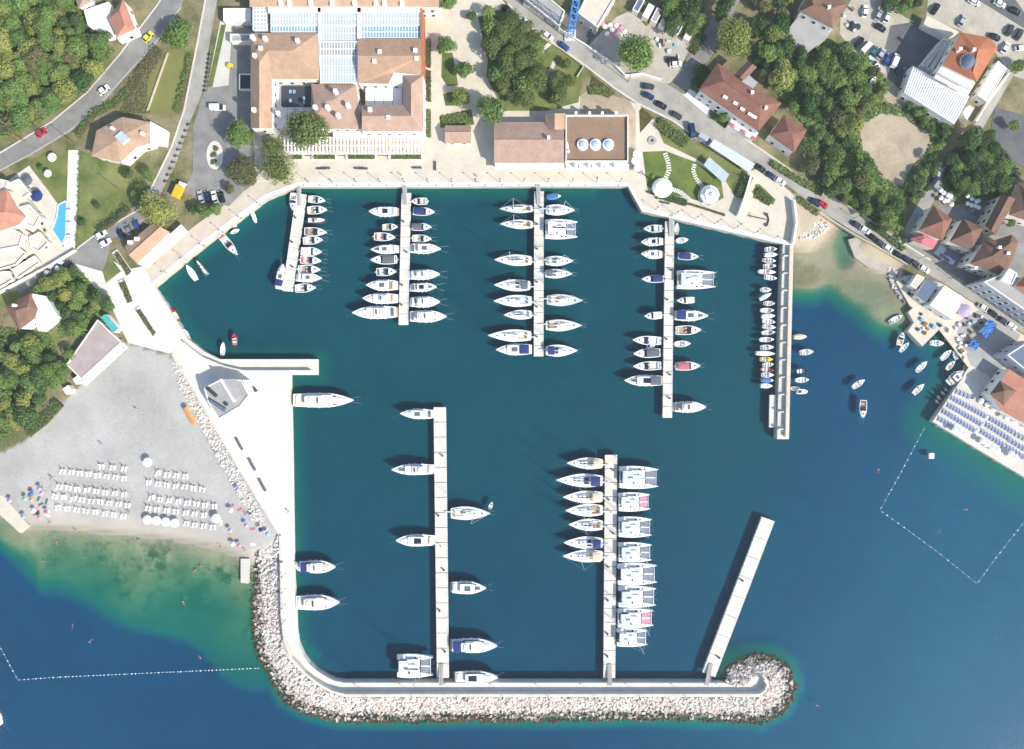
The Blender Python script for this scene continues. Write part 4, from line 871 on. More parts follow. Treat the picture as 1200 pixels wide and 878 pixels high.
def house(name, label, eave, ze, roof, ridge=None, zr=None, wall='white_wall', roofm='tile_salmon', inset=.45, cat='house', chim=(), win=True, parapet=.5, facets=None, zb=G - .5, group=None, trim='white_wall'):
    E = PX(eave, ze); c = centroid(E)
    root = thing(name, label, cat, (c.x, c.y, G), 0, group)
    rad = sum((Vector((p.x, p.y, 0)) - c).length for p in E) / len(E); k = 1 - inset / rad
    foot = [Vector((c.x + (p.x - c.x) * k, c.y + (p.y - c.y) * k, 0)) for p in E]
    MB().prism(foot, zb, ze - .05).build('wall', wall, root, True)
    E2 = ccw(E); n = len(E2)
    mb = MB()
    if roof == 'flat':
        mb.prism(foot, ze - .2, ze); r = mb.build('roof', roofm, root, True)
        if parapet:
            ring = foot + [foot[0]]; pp = MB(); fc = ccw(foot)
            for i in range(n):
                a, b_ = fc[i], fc[(i + 1) % n]; d = (b_ - a).normalized(); nn = Vector((-d.y, d.x, 0))
                pp.prism([a - d * .02 - nn * .03, b_ + d * .02 - nn * .03, b_ - d * .3 + nn * .28, a + d * .3 + nn * .28], ze - .3, ze + parapet)
            pp.build('parapet', trim, root, True)
    else:
        mb.prism([(p.x, p.y) for p in E], ze - .22, ze - .02)
        if facets:
            for f in facets: mb.add([P(x, y, z) for x, y, z in f], [tuple(range(len(f)))])
        else:
            rp = [P(x, y, zr) for x, y in ridge]
            near = lambda p: min(rp, key=lambda q: (q.xy - p.xy).length)
            for i in range(n):
                a, b_ = E2[i], E2[(i + 1) % n]; ra, rb = near(a), near(b_)
                f = [a, b_, rb] + ([ra] if ra is not rb else [])
                mb.add(f, [tuple(range(len(f)))])
        r = mb.build('roof', roofm, root, True)
        if ridge and len(ridge) == 2 and facets is None:
            a, b_ = P(*ridge[0], zr), P(*ridge[1], zr)
            o = MB().tube(a + Vector((0, 0, .05)), b_ + Vector((0, 0, .05)), .18).build('ridge_tiles', roofm, r); o.data.transform(Matrix.Translation(-root.location))
    for cx, cy, cz in chim: chimney(root, cx, cy, cz, par=r)
    if win: windows(root, foot, G, ze - .3)
    return root
def part_px(root, name, m, pts, z0, z1, **kw): return MB().prism(PX(pts, z1), z0, z1).build(name, m, root, True)
def slats(root, name, m, q, z, n, w, h=.12, along=True):
    """n slats across the quadrilateral q (pixels)"""
    c = PX(q, z); loc = root.location
    for i in range(n):
        u = (i + .5) / n; a, b_ = c[0].lerp(c[1], u), c[3].lerp(c[2], u)
        d = (b_ - a); L = d.length; o = MB().box((0, 0, 0), (L, w, h)).mesh(name, m) if i == 0 else o
        link(name, o, root, (a + b_) / 2 - loc, math.atan2(d.y, d.x), (1, 1, 1))
# ---- hotel
HZ, HR = 9.5, 12.2
def hp(x, y, z): return (280 + x / 3.99, y / 3.99, z)
def hpx(x, y): return (280 + x / 3.99, y / 3.99)
hc = P(400, 90, G)
hotel = thing('hotel', 'large hotel with salmon tiled roofs and long glass roofs above the harbour', 'hotel', (hc.x, hc.y, G))
def hroof(name, m, fs):
    mb = MB()
    for f in fs: mb.add([P(*hp(*v)) for v in f], [tuple(range(len(f)))])
    return mb.build(name, m, hotel, True)
e, r_ = HZ, HR
def hwall(pts, z, m='white_wall', k=.985): 
    q = PX([hpx(*p) for p in pts], z); c = centroid(q); q = [c + (Vector((p.x, p.y, 0)) - c) * k for p in q]
    MB().prism(q, G - .4, z - .05).build('wall', m, hotel, True); windows(hotel, q, G, z - .3)
hwall([(55, 155), (155, 155), (155, 600), (55, 600)], e); hwall([(150, 155), (375, 155), (375, 370), (150, 370)], e)
r1 = hroof('roof', 'tile_salmon', [[(55, 155, e), (95, 290, r_), (95, 600, r_), (55, 600, e)], [(55, 155, e), (135, 238, r_), (95, 290, r_)], [(55, 155, e), (370, 155, e), (250, 238, r_), (135, 238, r_)], [(250, 238, r_), (370, 155, e), (375, 370, e)], [(135, 238, r_), (250, 238, r_), (375, 370, e), (155, 370, e)], [(95, 600, r_), (95, 290, r_), (135, 238, r_), (155, 370, e), (155, 600, e)], [(55, 600, e), (95, 600, r_), (155, 600, e)]])
hwall([(338, 393), (548, 395), (572, 600), (338, 600)], 8.2)
r2 = hroof('roof', 'tile_pink', [[(338, 393, 8.2), (548, 395, 8.2), (440, 470, 11), (412, 472, 11)], [(338, 393, 8.2), (412, 472, 11), (360, 545, 11), (338, 600, 8.2)], [(360, 545, 11), (412, 472, 11), (440, 470, 11), (548, 395, 8.2), (575, 605, 8.2), (338, 602, 8.2)]])
hwall([(555, 180), (852, 180), (852, 388), (555, 388)], e)
r3 = hroof('roof', 'tile_salmon', [[(555, 180, e), (852, 180, e), (852, 262, r_), (555, 262, r_)], [(555, 262, r_), (852, 262, r_), (852, 352, e), (725, 340, e), (700, 392, e), (555, 390, e)], [(852, 180, e), (852, 352, e), (852, 262, r_)], [(555, 180, e), (555, 262, r_), (555, 390, e)]])
hwall([(765, 352), (862, 352), (862, 612), (765, 612)], e); hwall([(572, 492), (770, 492), (770, 612), (572, 612)], e)
r4 = hroof('roof', 'tile_pink', [[(572, 490, e), (765, 490, e), (805, 543, r_), (575, 543, r_)], [(765, 490, e), (765, 352, e), (860, 352, e), (805, 395, r_), (805, 543, r_)], [(575, 543, r_), (805, 543, r_), (863, 615, e), (575, 615, e)], [(805, 543, r_), (805, 395, r_), (860, 352, e), (863, 615, e)], [(572, 490, e), (575, 543, r_), (575, 615, e)]])
part_px(hotel, 'side_wall', 'tile_orange', [hpx(848, 38), hpx(858, 38), hpx(860, 350), hpx(851, 350)], G, e + .2)
part_px(hotel, 'courtyard_floor', 'white_flat', [hpx(152, 365), hpx(345, 365), hpx(345, 600), hpx(152, 600)], G, 4.)
pv = part_px(hotel, 'courtyard_pavilion', 'dark_grey', [hpx(198, 403), hpx(336, 403), hpx(336, 495), hpx(198, 495)], 3.8, 5.2)
for (x, y) in ((240, 428), (258, 428), (240, 470), (304, 460), (304, 478)): part_px(hotel, 'skylight', 'glass_blue', [hpx(x - 6, y - 8), hpx(x + 6, y - 8), hpx(x + 6, y + 8), hpx(x - 6, y + 8)], 5, 5.5)
for i in range(4):
    x0, x1 = 592 + i * 43, 633 + i * 43
    part_px(hotel, 'courtyard_roof_panel', 'white_flat', [hpx(x0, 392), hpx(x1, 392), hpx(x1, 492), hpx(x0, 492)], 5, 5.6)
def glass_roof(q, z, nx, ny, ridge=0, m='glass_roof', mullion=.16):
    c = [P(*hpx(*p), z) for p in q]
    pane = None
    for i in range(nx):
        for j in range(ny):
            u0, u1, v0, v1 = i / nx, (i + 1) / nx, j / ny, (j + 1) / ny
            pt = lambda u, v: c[0].lerp(c[1], u).lerp(c[3].lerp(c[2], u), v)
            a, b_, d = pt(u0, v0), pt(u1, v0), pt(u0, v1)
            cx = (pt(u0, v0) + pt(u1, v1)) / 2; sx, sy = (b_ - a).length, (d - a).length
            if pane is None: pane = MB().box((0, 0, 0), (sx - mullion, sy - mullion, .06)).mesh('glass_pane', m)
            link('glass_pane', pane, hotel, cx - Vector((hc.x, hc.y, G)))
    mb = MB()
    for i in range(nx + 1): mb.tube(c[0].lerp(c[1], i / nx) + Vector((0, 0, .04)), c[3].lerp(c[2], i / nx) + Vector((0, 0, .04)), .13, n=4)
    for j in range(ny + 1): mb.tube(c[0].lerp(c[3], j / ny) + Vector((0, 0, .05)), c[1].lerp(c[2], j / ny) + Vector((0, 0, .05)), .16, n=4)
    mb.build('glazing_bars', 'frame_white', hotel, True)
glass_roof([(150, 58), (368, 58), (368, 118), (150, 118)], 9.2, 16, 2)
glass_roof([(150, 122), (368, 122), (368, 150), (150, 150)], 8.6, 16, 1, m='glass_blue')
glass_roof([(382, 58), (553, 58), (553, 118), (382, 118)], 9.2, 13, 2)
glass_roof([(382, 122), (553, 122), (553, 190), (382, 190)], 8.8, 13, 2)
glass_roof([(382, 196), (553, 196), (553, 262), (382, 262)], 9.8, 13, 2, m='grey_flat')
glass_roof([(382, 268), (553, 268), (553, 388), (382, 388)], 9.2, 13, 3)
glass_roof([(572, 58), (848, 58), (848, 118), (572, 118)], 9.2, 20, 2)
glass_roof([(572, 122), (848, 122), (848, 178), (572, 178)], 8.6, 20, 2, m='glass_blue')
glass_roof([(66, 28), (130, 28), (130, 142), (66, 142)], 8.6, 4, 6)
part_px(hotel, 'wall', 'white_wall', [hpx(148, 60), hpx(850, 60), hpx(850, 178), hpx(554, 186), hpx(553, 386), hpx(380, 386), hpx(378, 150), hpx(148, 148)], G, 8.1)
part_px(hotel, 'wall', 'white_wall', [hpx(66, 30), hpx(130, 30), hpx(130, 140), hpx(66, 140)], G, 8.2)
for q in ([(368, 36), (382, 36), (380, 388), (370, 150)], [(553, 36), (570, 36), (570, 180), (553, 180)], [(135, 30), (850, 30), (850, 57), (135, 57)]):
    part_px(hotel, 'roof_gutter', 'white_flat', [hpx(*p) for p in q], 8, 9.6)
# rear wing with dormers
hwall([(55, -60), (930, -60), (930, 28), (55, 28)], e)
r5 = hroof('roof', 'tile_salmon', [[(50, 34, e), (935, 34, e), (935, -30, r_ + .6), (50, -30, r_ + .6)], [(50, -90, e), (50, -30, r_ + .6), (935, -30, r_ + .6), (935, -90, e)]])
for x in (195, 235, 335, 435, 540, 640, 680, 762):
    p = P(*hpx(x, 8), 11); o = MB().box((p.x, p.y, 10.6), (1.3, 2.2, 1.4)).build('dormer', 'white_wall', r5); o.data.transform(Matrix.Translation(-hotel.location))
for x, y in ((62, 172), (120, 178), (100, 225), (72, 258), (272, 188), (68, 512), (182, 528), (450, 425), (355, 500), (412, 500), (508, 490), (462, 538), (612, 512), (698, 548), (658, 242), (632, 285), (825, 235), (830, 272)):
    chimney(hotel, *hpx(x, y), 10.8, 1.5, 1.1, r1)
part_px(hotel, 'front_terrace', 'white_flat', [hpx(440, 604), hpx(866, 604), hpx(866, 640), hpx(440, 640)], G, 5.2)
pg = [hpx(205, 640), hpx(866, 640), hpx(866, 722), hpx(205, 722)]
slats(hotel, 'pergola_slat', 'frame_white', pg, 4.6, 40, .55)
mb = MB()
for v in (0.04, .5, .96):
    a, b_ = P(*hpx(205, 640 + 82 * v), 4.45), P(*hpx(866, 640 + 82 * v), 4.45); mb.tube(a, b_, .12, n=4)
mb.build('pergola_beam', 'frame_white', hotel, True)
for i in range(12):
    p = P(*hpx(215 + i * 58, 718), G); o = MB().tube((p.x, p.y, G), (p.x, p.y, 4.5), .14).build('pergola_post', 'frame_white', hotel, True)
zone('pergola_floor', 'pink_paving', G + .07, [hpx(205, 640), hpx(870, 640), hpx(870, 725), hpx(205, 725)])
# small west annexes of the hotel
house('service_hut', 'white flat hut with glass side beside the hotel wall', [(261, 10), (295, 10), (295, 26), (261, 26)], 4.5, 'flat', roofm='white_flat', cat='hut', win=False)
house('ramp_shelter', 'grey flat shelter between the lawn strip and the hotel', [(269, 40), (295, 40), (295, 50), (269, 50)], 4., 'flat', roofm='grey_flat', cat='shelter', win=False)
house('light_well', 'low white parapet frame round a dark opening beside the hotel', [(280, 86), (296, 86), (296, 107), (280, 107)], 2.6, 'flat', roofm='dark_grey', cat='opening', win=False, parapet=.5)
# ---- restaurant
house('tiled_hall', 'long pink tiled hall next to the brown flat roof on the quay', [(579, 143), (661, 143), (661, 191), (579, 191)], 6.5, 'gable', [(579, 164), (661, 164)], 9.2, roofm='tile_pink', cat='hall', chim=[(643, 161, 8.6)])
hl = bpy.data.objects['tiled_hall']
mb = MB(); f = [P(639, 133, 7), P(663, 133, 7), P(663, 152, 7), P(650, 152, 9), P(650, 133, 9.4), P(639, 152, 7)]
mb.add(f, [(0, 5, 3, 4), (4, 3, 2, 1), (0, 4, 1)]); mb.build('cross_gable', 'tile_salmon', hl, True)
part_px(hl, 'front_canopy', 'white_flat', [(580, 191.5), (661, 191.5), (661, 198), (580, 198)], 4.6, 4.9)
for i in range(14):
    p = P(583 + i * 5.8, 197.5, G); MB().tube((p.x, p.y, G), (p.x, p.y, 4.6), .16).build('column', 'white_wall', hl, True)
rs = house('flat_restaurant', 'brown flat roofed restaurant with three round white skylights', [(661.5, 135), (737, 135), (737, 191), (661.5, 191)], 6.5, 'flat', roofm='brown_flat', cat='restaurant', parapet=.9, trim='white_wall')
for x in (683, 698, 713):
    c = P(x, 169, 7.6); sk = MB().lathe([(1.95, 6.4), (1.95, 7.3), (1.5, 7.45)], 16, (c.x, c.y)).build('skylight', 'frame_white', rs, True)
    o = MB().lathe([(1.5, 7.4), (1.2, 7.75), (.6, 7.95), (.05, 8.0)], 12, (c.x, c.y)).build('dome', 'glass_roof', sk); o.data.transform(Matrix.Translation(-rs.location))
for x in (675, 691, 706, 722):
    for y in (132.6, 193): 
        c = P(x, y, 7.2); MB().box((c.x, c.y, 4.4), (.9, .9, 6.1)).build('pillar', 'white_wall', rs, True)
for x in (664, 665, 664.5, 666): 
    c = P(x, 150 + 4.5 * (x - 660), 7.2); MB().lathe([(.5, 6.5), (.5, 7.2), (.25, 7.4)], 8, (c.x, c.y)).build('roof_vent', 'frame_white', rs, True)
for i in range(5):
    part_px(rs, 'awning', 'white_canvas', [(664 + i * 15, 192.5), (677 + i * 15, 192.5), (677 + i * 15, 200), (664 + i * 15, 200)], 4.2, 4.4)
house('kiosk', 'small tiled kiosk in the hotel garden', [(521.5, 147), (552, 147), (552, 168), (521.5, 168)], 4.2, 'gable', [(521.5, 155), (552, 155)], 5.6, roofm='tile_pink', cat='kiosk')
# ---- villas on the left
vl = house('hexagonal_villa', 'villa with many-sided salmon roof and square skylight below the road', [(113, 153), (143, 137), (175, 143), (176, 168), (160, 172), (141, 190), (107, 183)], 7.5, 'hip', [(137, 164), (145, 158)], 9.6, roofm='tile_salmon', cat='villa', chim=[(131, 150, 8.2), (166, 156, 8)])
part_px(vl, 'roof_skylight', 'glass_roof', [(134, 160), (142, 153), (151, 162), (143, 169)], 8.5, 9.8)
part_px(vl, 'side_terrace', 'white_flat', [(176, 142), (194, 152), (192, 170), (176, 168)], G, 4.5)
h2 = house('terraced_house', 'red tiled house with white roof terrace beside the wood', [(127, 22), (144, -2), (158, 34), (137, 43)], 7, 'hip', [(140, 12), (146, 30)], 9, roofm='tile_coral', cat='house')
part_px(h2, 'roof_terrace', 'white_flat', [(98, 12), (127, 2), (130, 24), (134, 40), (120, 44), (103, 30)], G, 5)
part_px(h2, 'terrace_wall', 'white_wall', [(137, 44), (158, 35), (160, 38), (139, 48)], G, 4)
house('roadside_house', 'small pink roofed house at the top edge left of the road', [(84, -14), (100, -14), (106, 2), (92, 10)], 6, 'hip', [(92, -8), (97, 0)], 7.6, roofm='tile_pink', cat='house')
pvl = house('pool_villa', 'white villa with coral roof beside the small pool at left edge', [(-40, 240), (8, 221), (20, 243), (30, 254), (22, 263), (0, 271), (-40, 285)], 8, 'hip', [(-20, 254), (6, 248)], 10, roofm='tile_coral', cat='villa')
part_px(pvl, 'upper_terrace', 'villa_stone', [(10, 212), (26, 226), (45, 252), (38, 272), (24, 264), (31, 254), (20, 242), (8, 220)], G, 4.6)
part_px(pvl, 'lower_terrace', 'villa_stone', [(-20, 272), (22, 265), (40, 276), (48, 290), (0, 320), (-20, 330)], G, 3.6)
for q, z in [([(-20, 205), (8, 212), (6, 222), (-20, 238)], 6.5), ([(22, 243), (34, 240), (46, 254), (40, 266), (30, 262), (32, 254)], 5.8), ([(-10, 273), (14, 268), (26, 275), (22, 288), (-10, 294)], 6.2), ([(-10, 295), (20, 289), (30, 297), (18, 310), (-10, 318)], 5), ([(34, 278), (46, 272), (56, 284), (46, 294), (36, 290)], 4.4), ([(14, 316), (40, 300), (46, 308), (20, 326)], 3.8), ([(12, 214), (22, 210), (34, 226), (26, 232)], 5.4), ([(-10, 320), (10, 318), (14, 328), (-10, 342)], 4.2)]:
    st_ = part_px(pvl, 'terrace_storey', 'villa_stone', q, G, z); c_ = PX(q, z + .7)
    e_ = MB()
    for a, b_ in zip(c_, c_[1:] + c_[:1]): e_.prism(band([a, b_], .12, -.12), z - .1, z + .7)
    e_.build('terrace_parapet', 'white_wall', st_); st_.children[0].data.transform(Matrix.Translation(-pvl.location)); windows(pvl, PX(q, z), G, z)
pool = thing('swimming_pool', 'small blue swimming pool between white terrace and white path', 'pool', P(70, 262, G))
poolpts = [(68, 240), (78, 235), (77, 276), (72.6, 287), (60.6, 269), (66, 255)]
m, nt, b = newmat('pool_water'); b.inputs['Base Color'].default_value = lin('#4fa4d8') + (1,); b.inputs['Roughness'].default_value = .06
MB().prism(PX(poolpts, G + .16), G - .2, G + .16).build('pool_water', 'pool_water', pool, True)
pp = PX(poolpts + poolpts[:1], G + .3); mbp = MB()
for a, b_ in zip(pp[:-1], pp[1:]): mbp.prism(band([a, b_], .22, -.22), G - .2, G + .3)
mbp.build('pool_edge', 'quay_white', pool, True)
h4 = house('brown_roof_house', 'house with brown hipped roof and white wing among trees at left', [(6, 359), (35.5, 344), (44, 362), (41, 373), (22, 387)], 8, 'hip', [(18, 364), (32, 360)], 10, roofm='tile_brown', cat='house', chim=[(16, 358, 8.8)])
part_px(h4, 'white_wing', 'white_flat', [(37, 344), (53, 347), (68, 371), (45, 388), (40, 374), (45, 362)], G, 6)
windows(h4, PX([(37, 344), (53, 347), (68, 371), (45, 388)], G), G, 6)
qh = house('quay_hall', 'hall with salmon roof and white canopy at the west quay', [(146, 289), (177, 263), (199, 272), (161, 309)], 5.2, 'gable', [(151, 299), (188, 266)], 6.8, roofm='tile_salmon', cat='hall')
part_px(qh, 'white_canopy', 'white_flat', [(161, 309.5), (181, 291), (186, 286), (212, 263), (221, 272), (172, 314)], 4.2, 4.5)
for i in range(6):
    p = P(173 + i * 9, 312 - i * 7.8, G); MB().tube((p.x, p.y, G), (p.x, p.y, 4.2), .12).build('canopy_post', 'frame_white', qh, True)
for x, y in ((152, 284), (160, 280)):
    p = P(x, y, 6.6); MB().box((p.x, p.y, 6.2), (1.4, 1.2, 1.2)).build('roof_unit', 'white_flat', qh, True)
bh = house('beach_hall', 'low mauve flat roofed hall along the top of the beach', [(115, 373), (144, 401), (95, 446), (77, 428)], 4.6, 'flat', roofm='mauve_flat', wall='stone_wall', cat='hall', parapet=.25)
part_px(bh, 'front_canopy', 'white_flat', [(144.5, 402), (150, 407), (101, 452), (95.5, 447)], 3.4, 3.6)
for i in range(8):
    p = P(148.5 - i * 6.6, 407.5 + i * 6.1, G); MB().box((p.x, p.y, 2.6), (.4, .4, 2.)).build('column', 'white_wall', bh, True)
house('teal_shed', 'narrow teal roofed shed above the beach hall', [(117, 371), (123, 367), (139.5, 386), (133.5, 391.5)], 4.8, 'flat', roofm='teal_roof', cat='shed', parapet=.1, win=False, trim='teal_roof')
for i, q in enumerate([[(84, 444), (91, 439), (96, 447), (89, 452)], [(72, 456), (80, 450), (86, 457), (78, 464)]]):
    house('beach_kiosk', ['upper small white kiosk below the beach hall', 'lower small white kiosk below the beach hall'][i], q, 4, 'flat', roofm='white_flat', cat='kiosk', parapet=.15, win=False, group='white beach kiosks')
mo = house('modern_pavilion', 'modern angular grey flat roofed building on the white quay', [(238, 454), (258, 444), (284, 444), (294, 463), (283, 477), (256, 493), (243, 472)], 6.8, 'flat', roofm='grey_flat', wall='white_wall', cat='building', parapet=.35)
part_px(mo, 'upper_roof', 'grey_flat', [(259, 444.6), (276, 444), (284, 463), (273, 470)], 6.7, 7.7)
part_px(mo, 'roof_wall', 'frame_white', [(257, 445), (259, 444), (275, 470), (273, 471)], 6.7, 8.3)
part_px(mo, 'front_screen', 'frame_white', [(284.5, 445), (287, 446), (295, 463), (292, 466)], G, 7.2)
part_px(mo, 'roof_duct', 'slate', [(244, 470), (246, 468), (264, 479), (262, 483)], 6.7, 8)
part_px(mo, 'roof_duct', 'dark_grey', [(240, 455), (243, 453), (254, 463), (252, 466)], 6.7, 7.8)
p = P(264, 474, 8); MB().lathe([(.6, 6.7), (.6, 7.6), (.3, 7.8)], 10, (p.x, p.y)).build('roof_vent', 'dark_grey', mo, True)
part_px(mo, 'leaning_fin', 'dark_grey', [(288, 448), (290, 447), (300, 458), (298, 460)], G, 3.5)
part_px(mo, 'leaning_fin', 'dark_grey', [(287, 452), (289, 451), (293, 461), (291, 462)], G, 3.2)
# orange awning on the beach
p = P(222, 487, G); aw = thing('beach_tent', 'orange awning tent beside the rocks on the beach', 'tent', (p.x, p.y, .9))
mb = MB(); q = [P(214, 479, 3.2), P(219, 476, 3.2), P(231, 494, 3.2), P(225, 499, 3.2)]; qt = [P(217, 478, 3.9), P(228, 496, 3.9)]
mb.add(q + qt, [(0, 1, 4), (1, 2, 5, 4), (2, 3, 5), (3, 0, 4, 5)]); mb.build('canopy', 'orange_canvas', aw, True)
mb = MB(); [mb.tube((v.x, v.y, .8), (v.x, v.y, 3.2), .06) for v in q]; mb.build('pole', 'alu', aw, True)
# ---- houses along the upper road
h10 = house('white_town_house', 'large white house with red hipped roof at the road junction', [(819, 105), (841, 74), (916, 121), (889, 154)], 9, 'hip', [(848, 95), (891, 123)], 11.5, roofm='tile_red', cat='house', chim=[(882, 108, 10), (898, 126, 10)])
part_px(h10, 'rear_wing', 'grey_flat', [(864, 100), (878, 88), (888, 97), (876, 112)], G, 9.6)
MB().add([P(862, 86, 9.3), P(877, 71, 9.3), P(887, 79, 9.3), P(872, 95, 9.3), P(867, 91, 10.6), P(882, 75, 10.6)], [(0, 1, 5, 4), (4, 5, 2, 3), (0, 4, 3), (1, 2, 5)]).build('rear_roof', 'tile_brown', h10, True)
part_px(h10, 'front_annex', 'white_flat', [(853, 147), (860, 134), (889, 156), (884, 163)], G, 5)
for i in range(5):
    x, y = 856 + i * 6.4, 143 + i * 3.9; part_px(h10, 'awning', 'red_canvas' if i % 2 == 0 else 'white_canvas', [(x, y), (x + 5, y + 3), (x + 3.4, y + 7), (x - 1.6, y + 4)], 5, 5.25)
for x, y in ((850, 114), (862, 121), (870, 128), (879, 134), (884, 137)): 
    p = P(x, y, 10.3); MB().box((p.x, p.y, 10.2), (1.6, .9, .5), rz=-.5).build('roof_window', 'frame_white', h10, True)
zone('front_yard', 'white_flat', G + .2, [(802, 112), (808, 104), (834, 120), (830, 136)])
zone('hedge_bed', 'lawn_green', G + .3, [(836, 130), (858, 140), (850, 150), (832, 138)])
h11 = house('small_town_house', 'smaller white house with red pyramid roof below the junction house', [(902, 158), (919, 134), (946, 152), (931, 179)], 7.5, 'hip', [(924, 154), (929, 158)], 9.8, roofm='tile_red', cat='house')
h12 = house('terrace_house', 'house with brown and orange roof and flat concrete terrace, top right', [(938, 13), (950, -18), (994, 4), (976, 33)], 8.5, 'hip', [(953, 6), (972, 10)], 10.6, roofm='tile_brown', cat='house', chim=[(972, 8, 9.8)])
part_px(h12, 'flat_terrace', 'grey_flat', [(915, 45), (939, 15), (976, 34), (968, 46), (943, 63)], G, 5)
h13 = house('orange_roof_villa', 'villa with bright orange roof and round tower beside white corrugated roof', [(1105, 76), (1127, 38), (1159, 44), (1169, 56), (1145, 96)], 12.5, 'hip', [(1146, 58), (1140, 84)], 14.8, roofm='tile_orange', cat='villa', chim=[(1126, 57, 13.4), (1142, 58, 13.8)])
p = P(1136, 72, 14.5); tw = MB().lathe([(2.6, 11.5), (2.6, 14.0), (2.9, 14.1)], 12, (p.x, p.y)).build('tower', 'cream_wall', h13, True)
o = MB().lathe([(2.9, 14.05), (1.6, 15.0), (.05, 15.6)], 12, (p.x, p.y)).build('tower_roof', 'slate', tw); o.data.transform(Matrix.Translation(-h13.location))
for k in range(3):
    z = 11 - k * 2.8; d = k * 5.5
    part_px(h13, 'balcony', 'white_wall', [(1104 - d * .7, 76 + d), (1143 - d * .55, 97 + d * .9), (1139 - d * .55, 104 + d * .9), (1100 - d * .7, 83 + d)], z - .3, z)
    part_px(h13, 'balcony_front', 'frame_white', [(1100 - d * .7, 83 + d), (1139 - d * .55, 104 + d * .9), (1138.5 - d * .55, 105 + d * .9), (1099.5 - d * .7, 84 + d)], z - .2, z + .9)
house('white_annex', 'long white flat roofed annex right of the orange roof villa', [(1170, 70), (1181, 80), (1156, 121), (1144, 113)], 6, 'flat', roofm='white_flat', cat='building', parapet=.2)
cw = house('corrugated_hall', 'hall with large white corrugated metal roof', [(1068.5, 76), (1138, 113), (1119, 147), (1057.5, 108)], 6.2, 'flat', roofm='white_flat', cat='hall', parapet=0, win=True)
slats(cw, 'roof_rib', 'gelcoat', [(1069.5, 77.5), (1137, 113.5), (1118, 145.5), (1059, 107.5)], 6.4, 26, .18, .14)
house('white_shed', 'small white flat shed at the end of the corrugated hall', [(1127, 133), (1136, 122), (1143, 126), (1133, 143)], 5, 'flat', roofm='white_flat', cat='shed', parapet=0, win=False)
st = house('stepped_terraces', 'grey stepped terrace building between beige roof and orange villa', [(1078, 77), (1105, 44), (1113, 48), (1106, 76), (1096, 88)], 5, 'flat', roofm='grey_flat', cat='building', parapet=.4, win=False)
for i in range(3): part_px(st, 'terrace_slab', 'concrete', [(1083 + i * 7, 76 + i * 2.6), (1104 + i * 4, 47 + i * 2), (1108 + i * 4, 49 + i * 2), (1087 + i * 7, 79 + i * 2.6)], 4.9, 5.8 + .5 * i)
house('beige_shed', 'long beige roofed shed above the shaded yard, top right', [(1085, 17), (1126, 38), (1112, 45), (1081, 28)], 4.8, 'flat', roofm='cream_paving', cat='shed', parapet=0, win=False)
# ---- town on the right shore
h14 = house('pyramid_roof_house', 'red pyramid roofed house with red annex at the lane corner', [(1094, 240), (1116, 257), (1104, 282), (1077, 270)], 8, 'hip', [(1105, 259)], 11, roofm='tile_red', cat='house')
MB().prism(PX([(1070, 283), (1079, 274), (1097, 285), (1092, 292)], 5), G - .3, 5).build('annex_wall', 'cream_wall', h14, True)
MB().add([P(1066, 280, 5), P(1077, 271, 5), P(1099, 283, 5), P(1093, 292, 5), P(1083, 276, 6.6), P(1079, 286, 6.2)], [(0, 1, 4, 5), (1, 2, 4), (4, 2, 3, 5), (0, 5, 3)]).build('annex_roof', 'red_canvas', h14, True)
h15 = house('second_pyramid_house', 'brown red pyramid roofed house, second from the lane corner', [(1129, 256), (1152, 267), (1141, 295), (1113, 283)], 8, 'hip', [(1139, 271)], 10.8, roofm='tile_brown', cat='house')
pgl = thing('street_pergola', 'dark slatted pergola between road and pyramid roofed houses', 'pergola', P(1110, 298, G))
slats(pgl, 'slat', 'slate', [(1094, 297), (1116, 311), (1124, 301), (1102, 287)], 4.3, 12, .5)
for x, y in ((1094, 297), (1116, 311), (1124, 301), (1102, 287)):
    p = P(x, y, G); MB().tube((p.x, p.y, G), (p.x, p.y, 4.3), .1).build('post', 'slate', pgl, True)
h16 = house('l_shaped_house', 'tall white fronted house with brown ridged roofs above the shore road', [(1137, 309), (1153, 285), (1186, 275), (1194, 284), (1178, 325)], 10, 'hip', [(1163, 300), (1184, 285)], 12.2, roofm='tile_brown', cat='house', chim=[(1172, 290, 11), (1182, 297, 11), (1144, 314, 10)])
h17 = house('long_roof_house', 'long narrow brown roofed house behind the pyramid houses at right edge', [(1174, 228), (1190, 233), (1167, 276), (1155, 264)], 8.5, 'gable', [(1182, 230), (1161, 270)], 10.5, roofm='tile_brown', cat='house', wall='cream_wall')
h18 = house('edge_house', 'brown roofed house at the right edge above the long roof', [(1192, 214), (1230, 214), (1215, 262), (1183, 252)], 8, 'hip', [(1205, 225), (1203, 245)], 10, roofm='tile_brown', cat='house')
house('shore_road_block', 'tall grey white apartment block fronting the shore road at right edge', [(1150, 330), (1180, 318), (1260, 355), (1240, 392)], 11.5, 'flat', roofm='grey_flat', wall='grey_wall', cat='building', parapet=.6)
house('white_cube_house', 'white flat roofed house between brown roofs at the right edge', [(1171, 329), (1182, 313), (1193, 320), (1186, 335)], 13, 'flat', roofm='white_flat', cat='house', parapet=.3)
house('corner_red_house', 'red roofed house cut by the right edge above the shore road', [(1190, 335), (1202, 322), (1240, 336), (1225, 360)], 13, 'hip', [(1205, 336), (1222, 342)], 15, roofm='tile_orange', cat='house')
house('shore_hut', 'beige flat roofed hut at the rocks of the right shore', [(1065, 335), (1075, 320), (1085, 325), (1073, 340)], 4.8, 'flat', roofm='cream_paving', cat='hut', parapet=.1, win=False)
house('slate_roof_hall', 'slate blue roofed hall between beige hut and white roof on shore', [(1073, 347), (1087, 325), (1101, 332), (1085, 356)], 5.2, 'flat', roofm='slate', cat='hall', parapet=0)
